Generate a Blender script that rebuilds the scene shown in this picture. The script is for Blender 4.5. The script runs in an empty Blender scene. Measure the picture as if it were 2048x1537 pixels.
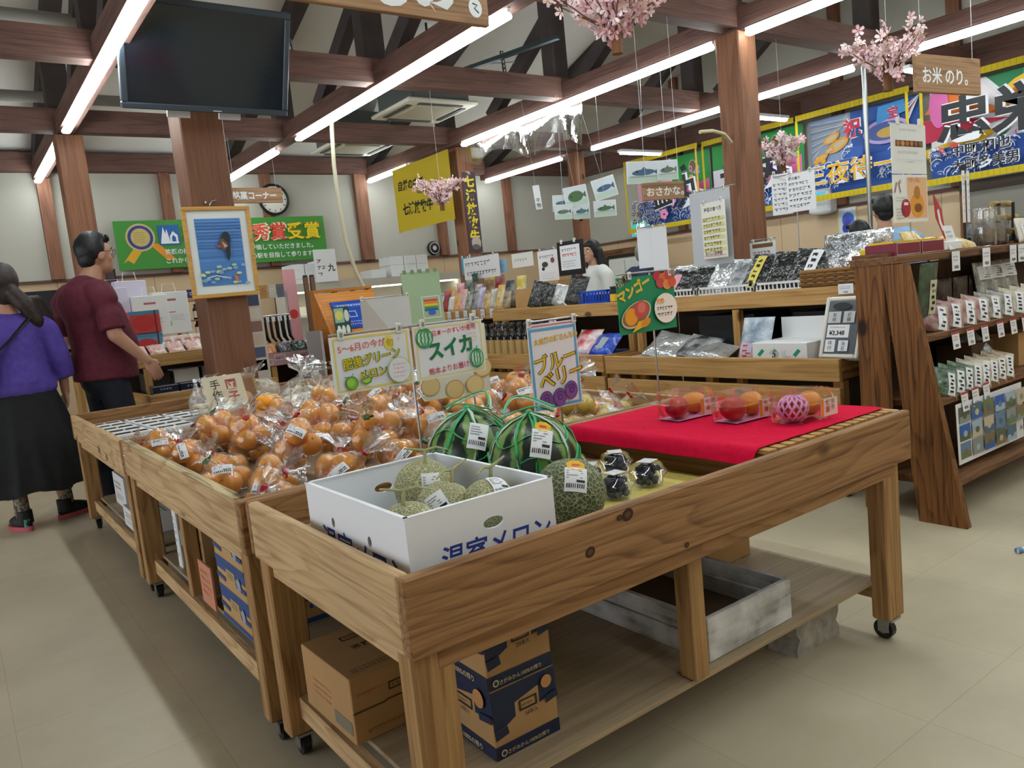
import bpy, math, random
from mathutils import Matrix, Vector, noise

# ---------------------------------------------------------------- camera, world, exposure
S = bpy.context.scene
COL = S.collection
cam_data = bpy.data.cameras.new('camera')
cam_data.sensor_width = 36.0
cam_data.lens = 27.273
cam_data.clip_start = 0.02
cam = bpy.data.objects.new('camera', cam_data)
COL.objects.link(cam)
cam.matrix_world = Matrix(((0.80059, 0.15063, -0.57997, 0.0), (-0.59076, 0.03645, -0.80602, 0.0),
                           (-0.10027, 0.98792, 0.11817, 1.15), (0, 0, 0, 1)))
S.camera = cam
S.view_settings.view_transform = 'Standard'
S.view_settings.look = 'None'
S.view_settings.gamma = 1.0
S.view_settings.use_curve_mapping = False
S.view_settings.exposure = 0.31
W = bpy.data.worlds.new('world')
S.world = W
W.use_nodes = True
W.node_tree.nodes['Background'].inputs[0].default_value = (0.92, 0.96, 1.0, 1)
W.node_tree.nodes['Background'].inputs[1].default_value = 2.6
LAMP_POWER = 26.0          # emission of the LED strips
try:
    S.cycles.use_denoising = True
    S.cycles.max_bounces = 7
    S.cycles.diffuse_bounces = 4
    S.cycles.glossy_bounces = 3
    S.cycles.transmission_bounces = 4
    S.cycles.transparent_max_bounces = 14
    S.cycles.caustics_reflective = False
    S.cycles.caustics_refractive = False
    S.cycles.sample_clamp_indirect = 4.0
except Exception:
    pass
PI = math.pi
RND = random.Random(11)

# ---------------------------------------------------------------- materials
def lin(h):
    h = h.lstrip('#')
    o = []
    for i in (0, 2, 4):
        c = int(h[i:i + 2], 16) / 255
        o.append(c / 12.92 if c <= 0.04045 else ((c + 0.055) / 1.055) ** 2.4)
    return (o[0], o[1], o[2], 1.0)
_M = {}
def mat(h, rough=0.55, metal=0.0, spec=0.4, name=None):
    """plain surface of one colour with a faint procedural mottling of its roughness"""
    k = (h, rough, metal, spec)
    if k in _M:
        return _M[k]
    m = bpy.data.materials.new(name or 'surface_' + h.strip('#'))
    m.use_nodes = True
    nt = m.node_tree
    b = nt.nodes['Principled BSDF']
    b.inputs['Base Color'].default_value = lin(h)
    b.inputs['Metallic'].default_value = metal
    b.inputs['Specular IOR Level'].default_value = spec
    n = nt.nodes.new('ShaderNodeTexNoise')
    n.inputs['Scale'].default_value = 40
    r = nt.nodes.new('ShaderNodeMapRange')
    r.inputs[3].default_value = max(0.02, rough - 0.06)
    r.inputs[4].default_value = min(1.0, rough + 0.06)
    nt.links.new(n.outputs['Fac'], r.inputs[0])
    nt.links.new(r.outputs[0], b.inputs['Roughness'])
    _M[k] = m
    return m
def emat(h, power, name):
    m = bpy.data.materials.new(name)
    m.use_nodes = True
    nt = m.node_tree
    for n in list(nt.nodes):
        nt.nodes.remove(n)
    e = nt.nodes.new('ShaderNodeEmission')
    e.inputs[0].default_value = lin(h)
    e.inputs[1].default_value = power
    o = nt.nodes.new('ShaderNodeOutputMaterial')
    nt.links.new(e.outputs[0], o.inputs[0])
    return m
def nodes_mat(name):
    m = bpy.data.materials.new(name)
    m.use_nodes = True
    return m, m.node_tree, m.node_tree.nodes['Principled BSDF']
def ramp(nt, stops):
    r = nt.nodes.new('ShaderNodeValToRGB')
    e = r.color_ramp.elements
    while len(e) < len(stops):
        e.new(0.5)
    for i, (p, c) in enumerate(stops):
        e[i].position = p
        e[i].color = lin(c) if isinstance(c, str) else c
    return r
def wood(name, light, dark, axis, knots=True, rough=0.62, ring=9.0, grey=None):
    """sawn softwood: stretched grain along one local axis, cathedral rings, fine pores and knots"""
    m, nt, b = nodes_mat(name)
    L = nt.links.new
    tc = nt.nodes.new('ShaderNodeTexCoord')
    oi = nt.nodes.new('ShaderNodeObjectInfo')
    off = nt.nodes.new('ShaderNodeVectorMath')
    off.operation = 'ADD'
    comb = nt.nodes.new('ShaderNodeVectorMath')
    comb.operation = 'SCALE'
    comb.inputs[0].default_value = (7.3, 5.1, 9.7)
    L(oi.outputs['Random'], comb.inputs['Scale'])
    L(tc.outputs['Object'], off.inputs[0])
    L(comb.outputs[0], off.inputs[1])
    def stretched(s):
        mp = nt.nodes.new('ShaderNodeMapping')
        sc = [1.0, 1.0, 1.0]
        sc['xyz'.index(axis)] = s
        mp.inputs['Scale'].default_value = sc
        L(off.outputs[0], mp.inputs['Vector'])
        return mp.outputs[0]
    # rings: noise field stretched along the grain, turned into bands
    n1 = nt.nodes.new('ShaderNodeTexNoise')
    n1.inputs['Scale'].default_value = 4.2
    n1.inputs['Detail'].default_value = 2.5
    L(stretched(0.13), n1.inputs['Vector'])
    mu = nt.nodes.new('ShaderNodeMath'); mu.operation = 'MULTIPLY'; mu.inputs[1].default_value = ring
    L(n1.outputs['Fac'], mu.inputs[0])
    fr = nt.nodes.new('ShaderNodeMath'); fr.operation = 'FRACT'
    L(mu.outputs[0], fr.inputs[0])
    r1 = ramp(nt, [(0.0, '#f0f0f0'), (0.5, '#cfcfcf'), (0.88, '#303030'), (1.0, '#f0f0f0')])
    L(fr.outputs[0], r1.inputs[0])
    n2 = nt.nodes.new('ShaderNodeTexNoise')
    n2.inputs['Scale'].default_value = 95
    n2.inputs['Detail'].default_value = 6
    L(stretched(0.03), n2.inputs['Vector'])
    mx = nt.nodes.new('ShaderNodeMath'); mx.operation = 'MULTIPLY_ADD'
    mx.inputs[1].default_value = 0.45
    L(r1.outputs[0], mx.inputs[0])
    m2 = nt.nodes.new('ShaderNodeMath'); m2.operation = 'MULTIPLY'; m2.inputs[1].default_value = 0.55
    r2 = ramp(nt, [(0.34, '#000000'), (0.66, '#ffffff')])
    L(n2.outputs['Fac'], r2.inputs[0]); L(r2.outputs[0], m2.inputs[0])
    L(m2.outputs[0], mx.inputs[2])
    cr = ramp(nt, [(0.10, dark), (0.75, light)])
    L(mx.outputs[0], cr.inputs[0])
    col = cr.outputs[0]
    if knots:
        v = nt.nodes.new('ShaderNodeTexVoronoi')
        v.inputs['Scale'].default_value = 4.6
        v.inputs['Randomness'].default_value = 1.0
        L(stretched(0.55), v.inputs['Vector'])
        kr = ramp(nt, [(0.07, '#ffffff'), (0.125, '#000000')])
        L(v.outputs['Distance'], kr.inputs[0])
        mk = nt.nodes.new('ShaderNodeMix'); mk.data_type = 'RGBA'
        L(kr.outputs[0], mk.inputs['Factor'])
        L(col, mk.inputs['A'])
        mk.inputs['B'].default_value = tuple(0.35 * c for c in lin(dark)[:3]) + (1,)
        col = mk.outputs['Result']
    n3 = nt.nodes.new('ShaderNodeTexNoise')
    n3.inputs['Scale'].default_value = 2.2
    n3.inputs['Detail'].default_value = 3
    L(off.outputs[0], n3.inputs['Vector'])
    hs = nt.nodes.new('ShaderNodeHueSaturation')
    mr = nt.nodes.new('ShaderNodeMapRange')
    mr.inputs[3].default_value = 0.78; mr.inputs[4].default_value = 1.2
    L(n3.outputs['Fac'], mr.inputs[0])
    L(mr.outputs[0], hs.inputs['Value'])
    L(col, hs.inputs['Color'])
    col = hs.outputs[0]
    if grey:
        g = nt.nodes.new('ShaderNodeMix'); g.data_type = 'RGBA'
        n4 = nt.nodes.new('ShaderNodeTexNoise'); n4.inputs['Scale'].default_value = 9; n4.inputs['Detail'].default_value = 8
        L(off.outputs[0], n4.inputs['Vector'])
        gr = ramp(nt, [(0.38, '#000000'), (0.62, '#ffffff')])
        L(n4.outputs['Fac'], gr.inputs[0]); L(gr.outputs[0], g.inputs['Factor'])
        L(col, g.inputs['A']); g.inputs['B'].default_value = lin(grey)
        col = g.outputs['Result']
    L(col, b.inputs['Base Color'])
    b.inputs['Roughness'].default_value = rough
    b.inputs['Specular IOR Level'].default_value = 0.3
    bp = nt.nodes.new('ShaderNodeBump')
    bp.inputs['Strength'].default_value = 0.25
    bp.inputs['Distance'].default_value = 0.004
    L(mx.outputs[0], bp.inputs['Height'])
    L(bp.outputs[0], b.inputs['Normal'])
    return m
def noisy(name, c1, c2, scale=8, rough=0.6, bump=0.0, detail=4, lo=0.35, hi=0.65, metal=0.0, spec=0.4, bscale=None, dist=0.003):
    m, nt, b = nodes_mat(name)
    L = nt.links.new
    tc = nt.nodes.new('ShaderNodeTexCoord')
    n = nt.nodes.new('ShaderNodeTexNoise')
    n.inputs['Scale'].default_value = scale
    n.inputs['Detail'].default_value = detail
    L(tc.outputs['Object'], n.inputs['Vector'])
    r = ramp(nt, [(lo, c1), (hi, c2)])
    L(n.outputs['Fac'], r.inputs[0])
    L(r.outputs[0], b.inputs['Base Color'])
    b.inputs['Roughness'].default_value = rough
    b.inputs['Metallic'].default_value = metal
    b.inputs['Specular IOR Level'].default_value = spec
    if bump:
        n2 = nt.nodes.new('ShaderNodeTexNoise')
        n2.inputs['Scale'].default_value = bscale or scale
        n2.inputs['Detail'].default_value = 3
        L(tc.outputs['Object'], n2.inputs['Vector'])
        bp = nt.nodes.new('ShaderNodeBump')
        bp.inputs['Strength'].default_value = bump
        bp.inputs['Distance'].default_value = dist
        L(n2.outputs['Fac'], bp.inputs['Height'])
        L(bp.outputs[0], b.inputs['Normal'])
    return m
def film(name, milky=0.10, rough=0.12, gloss=0.16, tint='#ffffff', bump=0.6, bscale=28):
    """clear crinkled plastic film: mostly see-through, glossy glints, a little milky"""
    m = bpy.data.materials.new(name)
    m.use_nodes = True
    nt = m.node_tree
    L = nt.links.new
    for n in list(nt.nodes):
        nt.nodes.remove(n)
    out = nt.nodes.new('ShaderNodeOutputMaterial')
    tr = nt.nodes.new('ShaderNodeBsdfTransparent'); tr.inputs[0].default_value = lin(tint)
    df = nt.nodes.new('ShaderNodeBsdfDiffuse'); df.inputs[0].default_value = lin('#f2f2f2')
    gl = nt.nodes.new('ShaderNodeBsdfGlossy'); gl.inputs[0].default_value = (1, 1, 1, 1); gl.inputs['Roughness'].default_value = rough
    tc = nt.nodes.new('ShaderNodeTexCoord')
    n = nt.nodes.new('ShaderNodeTexNoise'); n.inputs['Scale'].default_value = bscale; n.inputs['Detail'].default_value = 3
    n.inputs['Distortion'].default_value = 1.2
    L(tc.outputs['Object'], n.inputs['Vector'])
    bp = nt.nodes.new('ShaderNodeBump'); bp.inputs['Strength'].default_value = bump; bp.inputs['Distance'].default_value = 0.01
    L(n.outputs['Fac'], bp.inputs['Height'])
    L(bp.outputs[0], gl.inputs['Normal'])
    m1 = nt.nodes.new('ShaderNodeMixShader'); m1.inputs[0].default_value = milky
    L(tr.outputs[0], m1.inputs[1]); L(df.outputs[0], m1.inputs[2])
    lw = nt.nodes.new('ShaderNodeLayerWeight'); lw.inputs['Blend'].default_value = 0.25
    L(bp.outputs[0], lw.inputs['Normal'])
    ma = nt.nodes.new('ShaderNodeMath'); ma.operation = 'MULTIPLY_ADD'; ma.inputs[1].default_value = 0.5; ma.inputs[2].default_value = gloss
    ma.use_clamp = True
    L(lw.outputs['Fresnel'], ma.inputs[0])
    m2 = nt.nodes.new('ShaderNodeMixShader')
    L(ma.outputs[0], m2.inputs[0]); L(m1.outputs[0], m2.inputs[1]); L(gl.outputs[0], m2.inputs[2])
    L(m2.outputs[0], out.inputs[0])
    return m
def foil(name, c1, c2, scale=14, rough=0.22, bump=1.0, bscale=22, metal=0.0):
    return noisy(name, c1, c2, scale, rough, bump, 5, 0.4, 0.6, metal, 0.7, bscale, 0.02)

# ---------------------------------------------------------------- mesh builder
_T = {}
_txt_curve = bpy.data.curves.new('lettering', 'FONT')
_txt_curve.resolution_u = 3
_txt_obj = bpy.data.objects.new('lettering', _txt_curve)
COL.objects.link(_txt_obj)
def glyphs(s, bold):
    k = (s, round(bold, 3))
    if k not in _T:
        _txt_curve.body = s
        _txt_curve.size = 1.0
        _txt_curve.offset = bold
        dg = bpy.context.evaluated_depsgraph_get()
        dg.update()
        me = bpy.data.meshes.new_from_object(_txt_obj.evaluated_get(dg))
        vs = [(v.co.x, v.co.y) for v in me.vertices]
        fs = [tuple(p.vertices) for p in me.polygons]
        bpy.data.meshes.remove(me)
        if vs:
            x0 = min(v[0] for v in vs); x1 = max(v[0] for v in vs)
        else:
            x0 = x1 = 0
        _T[k] = (vs, fs, x0, x1)
    return _T[k]
class MB:
    def __init__(self, M=None):
        self.v = []; self.f = []; self.fm = []; self.fs = []; self.mats = []
        self.M = M or Matrix()
    def mi(self, m):
        if m not in self.mats:
            self.mats.append(m)
        return self.mats.index(m)
    def add(self, vs, fs, m, smooth=False):
        o = len(self.v); M = self.M; k = self.mi(m)
        self.v.extend([tuple(M @ Vector(p)) for p in vs])
        for f in fs:
            self.f.append(tuple(i + o for i in f)); self.fm.append(k); self.fs.append(smooth)
    def box(self, c, s, m, rot=None, b=0.0, top=(1, 1)):
        """box of full size s about c; b = edge chamfer; top scales the upper face"""
        hx, hy, hz = s[0] / 2, s[1] / 2, s[2] / 2
        T = Matrix.Translation(c) @ (rot.to_4x4() if rot is not None else Matrix())
        if b <= 0:
            vs = []
            for z in (-1, 1):
                tx, ty = top if z > 0 else (1, 1)
                for x, y in ((-1, -1), (1, -1), (1, 1), (-1, 1)):
                    vs.append(T @ Vector((x * hx * tx, y * hy * ty, z * hz)))
            self.add(vs, [(3, 2, 1, 0), (4, 5, 6, 7), (0, 1, 5, 4), (1, 2, 6, 5), (2, 3, 7, 6), (3, 0, 4, 7)], m)
            return
        b = min(b, hx * .9, hy * .9, hz * .9)
        idx = {}; vs = []
        for x in (-1, 1):
            for y in (-1, 1):
                for z in (-1, 1):
                    for a in range(3):
                        p = [x * (hx - b), y * (hy - b), z * (hz - b)]
                        p[a] = (x * hx, y * hy, z * hz)[a]
                        idx[(x, y, z, a)] = len(vs); vs.append(T @ Vector(p))
        fs = []
        for a in range(3):
            o1, o2 = (a + 1) % 3, (a + 2) % 3
            for s_ in (-1, 1):
                q = []
                for u, w in ((-1, -1), (1, -1), (1, 1), (-1, 1)):
                    k = [0, 0, 0]; k[a] = s_; k[o1] = u; k[o2] = w
                    q.append(idx[(k[0], k[1], k[2], a)])
                fs.append(tuple(q if s_ > 0 else q[::-1]))
        for a in range(3):
            o1, o2 = (a + 1) % 3, (a + 2) % 3
            for u in (-1, 1):
                for w in (-1, 1):
                    def g(t, c_):
                        k = [0, 0, 0]; k[a] = t; k[o1] = u; k[o2] = w
                        return idx[(k[0], k[1], k[2], c_)]
                    q = [g(-1, o1), g(1, o1), g(1, o2), g(-1, o2)]
                    fs.append(tuple(q if u * w > 0 else q[::-1]))
        for x in (-1, 1):
            for y in (-1, 1):
                for z in (-1, 1):
                    t = [idx[(x, y, z, a)] for a in range(3)]
                    fs.append(tuple(t if x * y * z > 0 else t[::-1]))
        self.add(vs, fs, m)
    def span(self, a, b, m, ch=0.0):
        """box from corner a to corner b"""
        self.box([(a[i] + b[i]) / 2 for i in range(3)], [abs(b[i] - a[i]) for i in range(3)], m, None, ch)
    def bar(self, p, q, w, h, m, up=(0, 0, 1)):
        """rectangular bar from p to q: w sideways, h along up"""
        p = Vector(p); q = Vector(q); d = (q - p).normalized(); u = Vector(up)
        s = d.cross(u).normalized(); u = s.cross(d).normalized()
        vs = []
        for e in (p, q):
            for x, y in ((-1, -1), (1, -1), (1, 1), (-1, 1)):
                vs.append(e + s * x * w / 2 + u * y * h / 2)
        self.add(vs, [(0, 1, 2, 3), (7, 6, 5, 4), (4, 5, 1, 0), (5, 6, 2, 1), (6, 7, 3, 2), (7, 4, 0, 3)], m)
    def tube(self, pts, r, m, n=8, cap=True, smooth=True, flat=1.0):
        pts = [Vector(p) for p in pts]; k = len(pts)
        rs = r if isinstance(r, (list, tuple)) else [r] * k
        ref = Vector((0, 0, 1)); vs = []
        for i, p in enumerate(pts):
            d = (pts[min(i + 1, k - 1)] - pts[max(i - 1, 0)])
            d = d.normalized() if d.length > 1e-9 else Vector((0, 0, 1))
            if abs(d.dot(ref)) > 0.95:
                ref = Vector((1, 0, 0)) if abs(d.x) < 0.9 else Vector((0, 1, 0))
            s = d.cross(ref).normalized(); u = s.cross(d).normalized()
            for j in range(n):
                a = 2 * PI * j / n
                vs.append(p + s * math.cos(a) * rs[i] + u * math.sin(a) * rs[i] * flat)
        fs = [(i * n + j, i * n + (j + 1) % n, (i + 1) * n + (j + 1) % n, (i + 1) * n + j) for i in range(k - 1) for j in range(n)]
        self.add(vs, fs, m, smooth)
        if cap:
            self.add(vs[:n], [tuple(range(n - 1, -1, -1))], m)
            self.add(vs[-n:], [tuple(range(n))], m)
    def lathe(self, prof, m, n=24, c=(0, 0, 0), smooth=True, fn=None):
        vs = []; c = Vector(c)
        for r, z in prof:
            for j in range(n):
                a = 2 * PI * j / n
                p = Vector((r * math.cos(a), r * math.sin(a), z))
                vs.append(c + (fn(p, a) if fn else p))
        k = len(prof)
        fs = [(i * n + j, i * n + (j + 1) % n, (i + 1) * n + (j + 1) % n, (i + 1) * n + j) for i in range(k - 1) for j in range(n)]
        self.add(vs, fs, m, smooth)
    def ell(self, c, r, m, nu=16, nv=10, fn=None, rot=None):
        r = r if isinstance(r, (tuple, list)) else (r, r, r)
        c = Vector(c); vs = [None] * (2 + (nv - 1) * nu)
        def P(d):
            p = Vector((d.x * r[0], d.y * r[1], d.z * r[2]))
            if fn: p = fn(p, d)
            if rot is not None: p = rot @ p
            return c + p
        vs[0] = P(Vector((0, 0, -1))); vs[1] = P(Vector((0, 0, 1)))
        for i in range(1, nv):
            t = PI * i / nv - PI / 2
            for j in range(nu):
                a = 2 * PI * j / nu
                vs[2 + (i - 1) * nu + j] = P(Vector((math.cos(t) * math.cos(a), math.cos(t) * math.sin(a), math.sin(t))))
        fs = []
        for j in range(nu):
            j2 = (j + 1) % nu
            fs.append((0, 2 + j2, 2 + j)); b = 2 + (nv - 2) * nu
            fs.append((1, b + j, b + j2))
            for i in range(nv - 2):
                a = 2 + i * nu
                fs.append((a + j, a + j2, a + nu + j2, a + nu + j))
        self.add(vs, fs, m, True)
    def prism(self, pts, d, m, smooth=False):
        """extrude a planar polygon along d"""
        pts = [Vector(p) for p in pts]; d = Vector(d); n = len(pts)
        vs = pts + [p + d for p in pts]
        fs = [tuple(range(n - 1, -1, -1)), tuple(range(n, 2 * n))] + [(i, (i + 1) % n, n + (i + 1) % n, n + i) for i in range(n)]
        self.add(vs, fs, m, smooth)
    def grid(self, fn, nu, nv, m, smooth=True, closed=False):
        vs = [fn(i / nu, j / nv) for j in range(nv + 1) for i in range(nu + (0 if closed else 1))]
        w = nu + (0 if closed else 1)
        fs = [(j * w + i, j * w + (i + 1) % w, (j + 1) * w + (i + 1) % w, (j + 1) * w + i) for j in range(nv) for i in range(nu)]
        self.add(vs, fs, m, smooth)
    def build(self, name, parent=None, loc=None, kind=None):
        me = bpy.data.meshes.new(name)
        me.from_pydata(self.v, [], self.f)
        for m in self.mats:
            me.materials.append(m)
        me.polygons.foreach_set('material_index', self.fm)
        me.polygons.foreach_set('use_smooth', self.fs)
        me.update()
        o = bpy.data.objects.new(name, me)
        COL.objects.link(o)
        if parent is not None: o.parent = parent
        if loc is not None: o.location = loc
        if kind: o['kind'] = kind
        return o
class Pen:
    """draws flat marks on a plane of a mesh: o = lower left corner, ux = right, uy = up; each mark lies a hair above the last"""
    def __init__(self, mb, o, ux=(1, 0, 0), uy=(0, 0, 1), eps=0.0005):
        self.mb = mb; self.o = Vector(o); self.ux = Vector(ux).normalized(); self.uy = Vector(uy).normalized()
        self.n = self.ux.cross(self.uy); self.k = 1; self.eps = eps
    def P(self, x, y):
        return self.o + self.ux * x + self.uy * y + self.n * self.k * self.eps
    def poly(self, pts, m, hold=False):
        self.mb.add([self.P(*p) for p in pts], [tuple(range(len(pts)))], m)
        if not hold: self.k += 1
    def rect(self, x, y, w, h, m):
        self.poly([(x, y), (x + w, y), (x + w, y + h), (x, y + h)], m)
    def ell(self, x, y, rx, ry, m, n=20, rot=0.0):
        c, s = math.cos(rot), math.sin(rot)
        self.poly([(x + rx * math.cos(2 * PI * i / n) * c - ry * math.sin(2 * PI * i / n) * s,
                    y + rx * math.cos(2 * PI * i / n) * s + ry * math.sin(2 * PI * i / n) * c) for i in range(n)], m)
    def frame(self, x, y, w, h, t, m):
        for q in ((x, y, w, t), (x, y + h - t, w, t), (x, y + t, t, h - 2 * t), (x + w - t, y + t, t, h - 2 * t)):
            X, Y, A, B = q
            self.poly([(X, Y), (X + A, Y), (X + A, Y + B), (X, Y + B)], m, True)
        self.k += 1
    def stroke(self, pts, w, m):
        n = len(pts); L = []; Rr = []
        for i in range(n):
            a = Vector(pts[max(i - 1, 0)]); b = Vector(pts[min(i + 1, n - 1)])
            d = (b - a); d = d.normalized() if d.length > 1e-9 else Vector((1, 0))
            nn = Vector((-d.y, d.x)); ww = w[i] if isinstance(w, (list, tuple)) else w
            p = Vector(pts[i]); L.append(p + nn * ww / 2); Rr.append(p - nn * ww / 2)
        vs = [self.P(p.x, p.y) for p in L] + [self.P(p.x, p.y) for p in Rr]
        self.mb.add(vs, [(n + i, n + i + 1, i + 1, i) for i in range(n - 1)], m)
        self.k += 1
    def arc(self, x, y, r, a0, a1, w, m, n=10):
        self.stroke([(x + r * math.cos(a0 + (a1 - a0) * i / n), y + r * math.sin(a0 + (a1 - a0) * i / n)) for i in range(n + 1)], w, m)
    def text(self, x, y, s, size, m, bold=0.0, rot=0.0, sx=1.0, align='l', outline=None, ow=0.05, shear=0.0):
        for mm, bo in (((outline, bold + ow),) if outline else ()) + ((m, bold),):
            vs, fs, x0, x1 = glyphs(s, bo)
            if not fs: return
            w = (x1 - x0) * size * sx
            dx = {'l': 0, 'c': -w / 2, 'r': -w}[align]
            c, sn = math.cos(rot), math.sin(rot)
            P = []
            for a, b in vs:
                u = (a - x0 + b * shear) * size * sx + dx; v = b * size
                P.append(self.P(x + u * c - v * sn, y + u * sn + v * c))
            self.mb.add(P, fs, mm)
            self.k += 1
    def vtext(self, x, y, s, size, m, step=None, **kw):
        for i, ch in enumerate(s):
            self.text(x, y - i * (step or size * 1.05), ch, size, m, align='c', **kw)
    def scribble(self, x, y, w, h, m, seed=0, lines=1, lw=None):
        """rows of small handwriting too small to read"""
        r = random.Random(seed)
        lh = h / lines
        for i in range(lines):
            yy = y + h - (i + 0.55) * lh; xx = x
            while xx < x + w * r.uniform(.85, 1.0) - lh * .4:
                cw = lh * r.uniform(.45, .7)
                pts = [(xx + cw * r.random(), yy + lh * .6 * (r.random() - .5)) for _ in range(4)]
                self.stroke(pts, lw or lh * .1, m); self.k -= 1
                self.stroke([(xx, yy + lh * .2), (xx + cw, yy + lh * .22)], lw or lh * .1, m); self.k -= 1
                xx += cw * 1.3
        self.k += 1

# ---------------------------------------------------------------- things
def tag(o, label, cat, group=None):
    o['label'] = label; o['category'] = cat
    if group: o['group'] = group
    return o
def thing(name, label, cat, loc=(0, 0, 0), rz=0.0, group=None, rot=None):
    o = bpy.data.objects.new(name, None)
    o.empty_display_size = 0.05
    COL.objects.link(o)
    o.location = loc
    o.rotation_euler = rot if rot is not None else (0, 0, rz)
    return tag(o, label, cat, group)
def solo(name, mb, label, cat, loc=(0, 0, 0), rz=0.0, group=None, rot=None):
    o = mb.build(name)
    o.location = loc
    o.rotation_euler = rot if rot is not None else (0, 0, rz)
    return tag(o, label, cat, group)
def dup(root, loc, rz=0.0, label=None, group=None, scale=None, rot=None):
    """copy of a thing with copies of its parts and sub-parts; mesh data is shared"""
    r = root.copy(); COL.objects.link(r)
    r.location = loc
    r.rotation_euler = rot if rot is not None else (0, 0, rz)
    if scale: r.scale = (scale,) * 3 if not isinstance(scale, (tuple, list)) else scale
    if label: r['label'] = label
    if group: r['group'] = group
    for ch in list(root.children):
        c = ch.copy(); COL.objects.link(c); c.parent = r
        for g in ch.children:
            d = g.copy(); COL.objects.link(d); d.parent = c
    return r
NROT = Matrix.Rotation
def RZ(a): return Matrix.Rotation(a, 3, 'Z')
def RX(a): return Matrix.Rotation(a, 3, 'X')
def RY(a): return Matrix.Rotation(a, 3, 'Y')
FX = -PI / 2       # turn that makes a sheet face the aisle on its left (its right edge points to -Y)

# ---------------------------------------------------------------- shared materials
TWX = wood('table_wood_x', '#a0774e', '#6e4b2d', 'x', True, .6, 24); TWY = wood('table_wood_y', '#c9a97e', '#9f7e55', 'y', True, .6, 22); TWZ = wood('table_wood_z', '#ae8858', '#86603a', 'z', True, .6, 20)
PLY = wood('plywood_shelf', '#a8957a', '#8f7b60', 'x', False, 0.55, 4.0)
LWX = wood('pale_shelf_wood_x', '#c39a62', '#a27a45', 'x'); LWY = wood('pale_shelf_wood_y', '#b98d52', '#98703a', 'y'); LWZ = wood('pale_shelf_wood_z', '#bd945b', '#9a713c', 'z')
DWX = wood('stained_wood_x', '#80593a', '#503522', 'x', True, .6, 14); DWY = wood('stained_wood_y', '#80593a', '#503522', 'y', True, .6, 14); DWZ = wood('stained_wood_z', '#85582f', '#4a2c16', 'z', True, 0.6, 22)
BMX = wood('beam_wood_x', '#6f5148', '#553d37', 'x', False, 0.7); BMY = wood('beam_wood_y', '#6f5148', '#553d37', 'y', False, 0.7)
BMZ = wood('post_wood_z', '#8a5f49', '#6a4636', 'z', False, 0.65); COLZ = wood('pillar_wood_z', '#8c5f45', '#6b4632', 'z', True, 0.55, 6)
RAF = noisy('dimmed_rafter_wood', '#413a3a', '#4b4241', 6, 0.75)  # posts, rafters and braces: dimness above the lamps put into a darker colour
SGNX = wood('sign_board_wood', '#a88463', '#7d5f45', 'x', True, 0.7, 7)
GRW = wood('weathered_crate_wood', '#b3b2b0', '#84817c', 'y', True, 0.85, 14, '#dcdddd')
GRX = wood('weathered_crate_wood_x', '#b5b4b2', '#7d7a76', 'x', True, 0.85, 14, '#d6d7d8')
WHITE = mat('#e6e8ea', 0.5); PAPER = mat('#e9ebf0', 0.45); BLACK = mat('#141516', 0.5); DARK = mat('#25282b', 0.5)
STEEL = mat('#a9abac', 0.3, 0.9); CHROME = mat('#c4c6c8', 0.22, 1.0); CLIP = mat('#dfe0d8', 0.3); INK = mat('#1a1a1e', 0.5)
RED = mat('#c8362f', 0.5); GREEN = mat('#0f7a4a', 0.5); YEL = mat('#e3c21e', 0.5); BLUE = mat('#1f4fae', 0.5); PINK = mat('#e884a8', 0.6)
CARD = noisy('cardboard', '#b28d5c', '#bd9866', 5, 0.75); CARDD = noisy('brown_cardboard', '#a58054', '#b18b5c', 5, 0.75)
NAVY = mat('#1f2f5a', 0.55); GREY = mat('#8d9094', 0.5); LGREY = mat('#c4c7ca', 0.5)
FILM = film('bag_film', .05, .14, .07); FILM2 = film('clear_tub', 0.0, 0.05, 0.04, bump=0.05); SHEETFILM = film('clear_sheet', 0.03, 0.08, 0.04, bump=0.5, bscale=6)
SKIN = noisy('skin', '#b98a72', '#c2947b', 12, 0.5); LED = emat('#eef8f8', LAMP_POWER, 'led_diffuser')
SEAWEED = foil('seaweed_in_film', '#0d100e', '#23282a', 9, 0.16, 1.0, 17); SILVER = foil('silver_film', '#a9adb0', '#e2e5e7', 7, 0.17, 1.0, 16, .55)
CLEARPK = foil('crinkled_clear_pack', '#b9b4a8', '#e3e3e0', 12, 0.25, 0.9, 26)

# ---------------------------------------------------------------- the room
floor_m, nt, b = nodes_mat('vinyl_floor_tiles')
L_ = nt.links.new
tc = nt.nodes.new('ShaderNodeTexCoord')
br = nt.nodes.new('ShaderNodeTexBrick')
br.offset = 0.0
br.inputs['Scale'].default_value = 1.0
br.inputs['Brick Width'].default_value = 0.45; br.inputs['Row Height'].default_value = 0.45
br.inputs['Mortar Size'].default_value = 0.0016
br.inputs['Color1'].default_value = lin('#c9bea4'); br.inputs['Color2'].default_value = lin('#c4b99f'); br.inputs['Mortar'].default_value = lin('#b7aa90')
L_(tc.outputs['Object'], br.inputs['Vector'])
n = nt.nodes.new('ShaderNodeTexNoise'); n.inputs['Scale'].default_value = 1.3; n.inputs['Detail'].default_value = 8; n.inputs['Roughness'].default_value = 0.65
L_(tc.outputs['Object'], n.inputs['Vector'])
rr = ramp(nt, [(0.3, '#dcdcdc'), (0.7, '#ffffff')]); L_(n.outputs['Fac'], rr.inputs[0])
mm = nt.nodes.new('ShaderNodeMix'); mm.data_type = 'RGBA'; mm.blend_type = 'MULTIPLY'; mm.inputs['Factor'].default_value = 1
L_(br.outputs['Color'], mm.inputs['A']); L_(rr.outputs[0], mm.inputs['B']); L_(mm.outputs['Result'], b.inputs['Base Color'])
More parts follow.
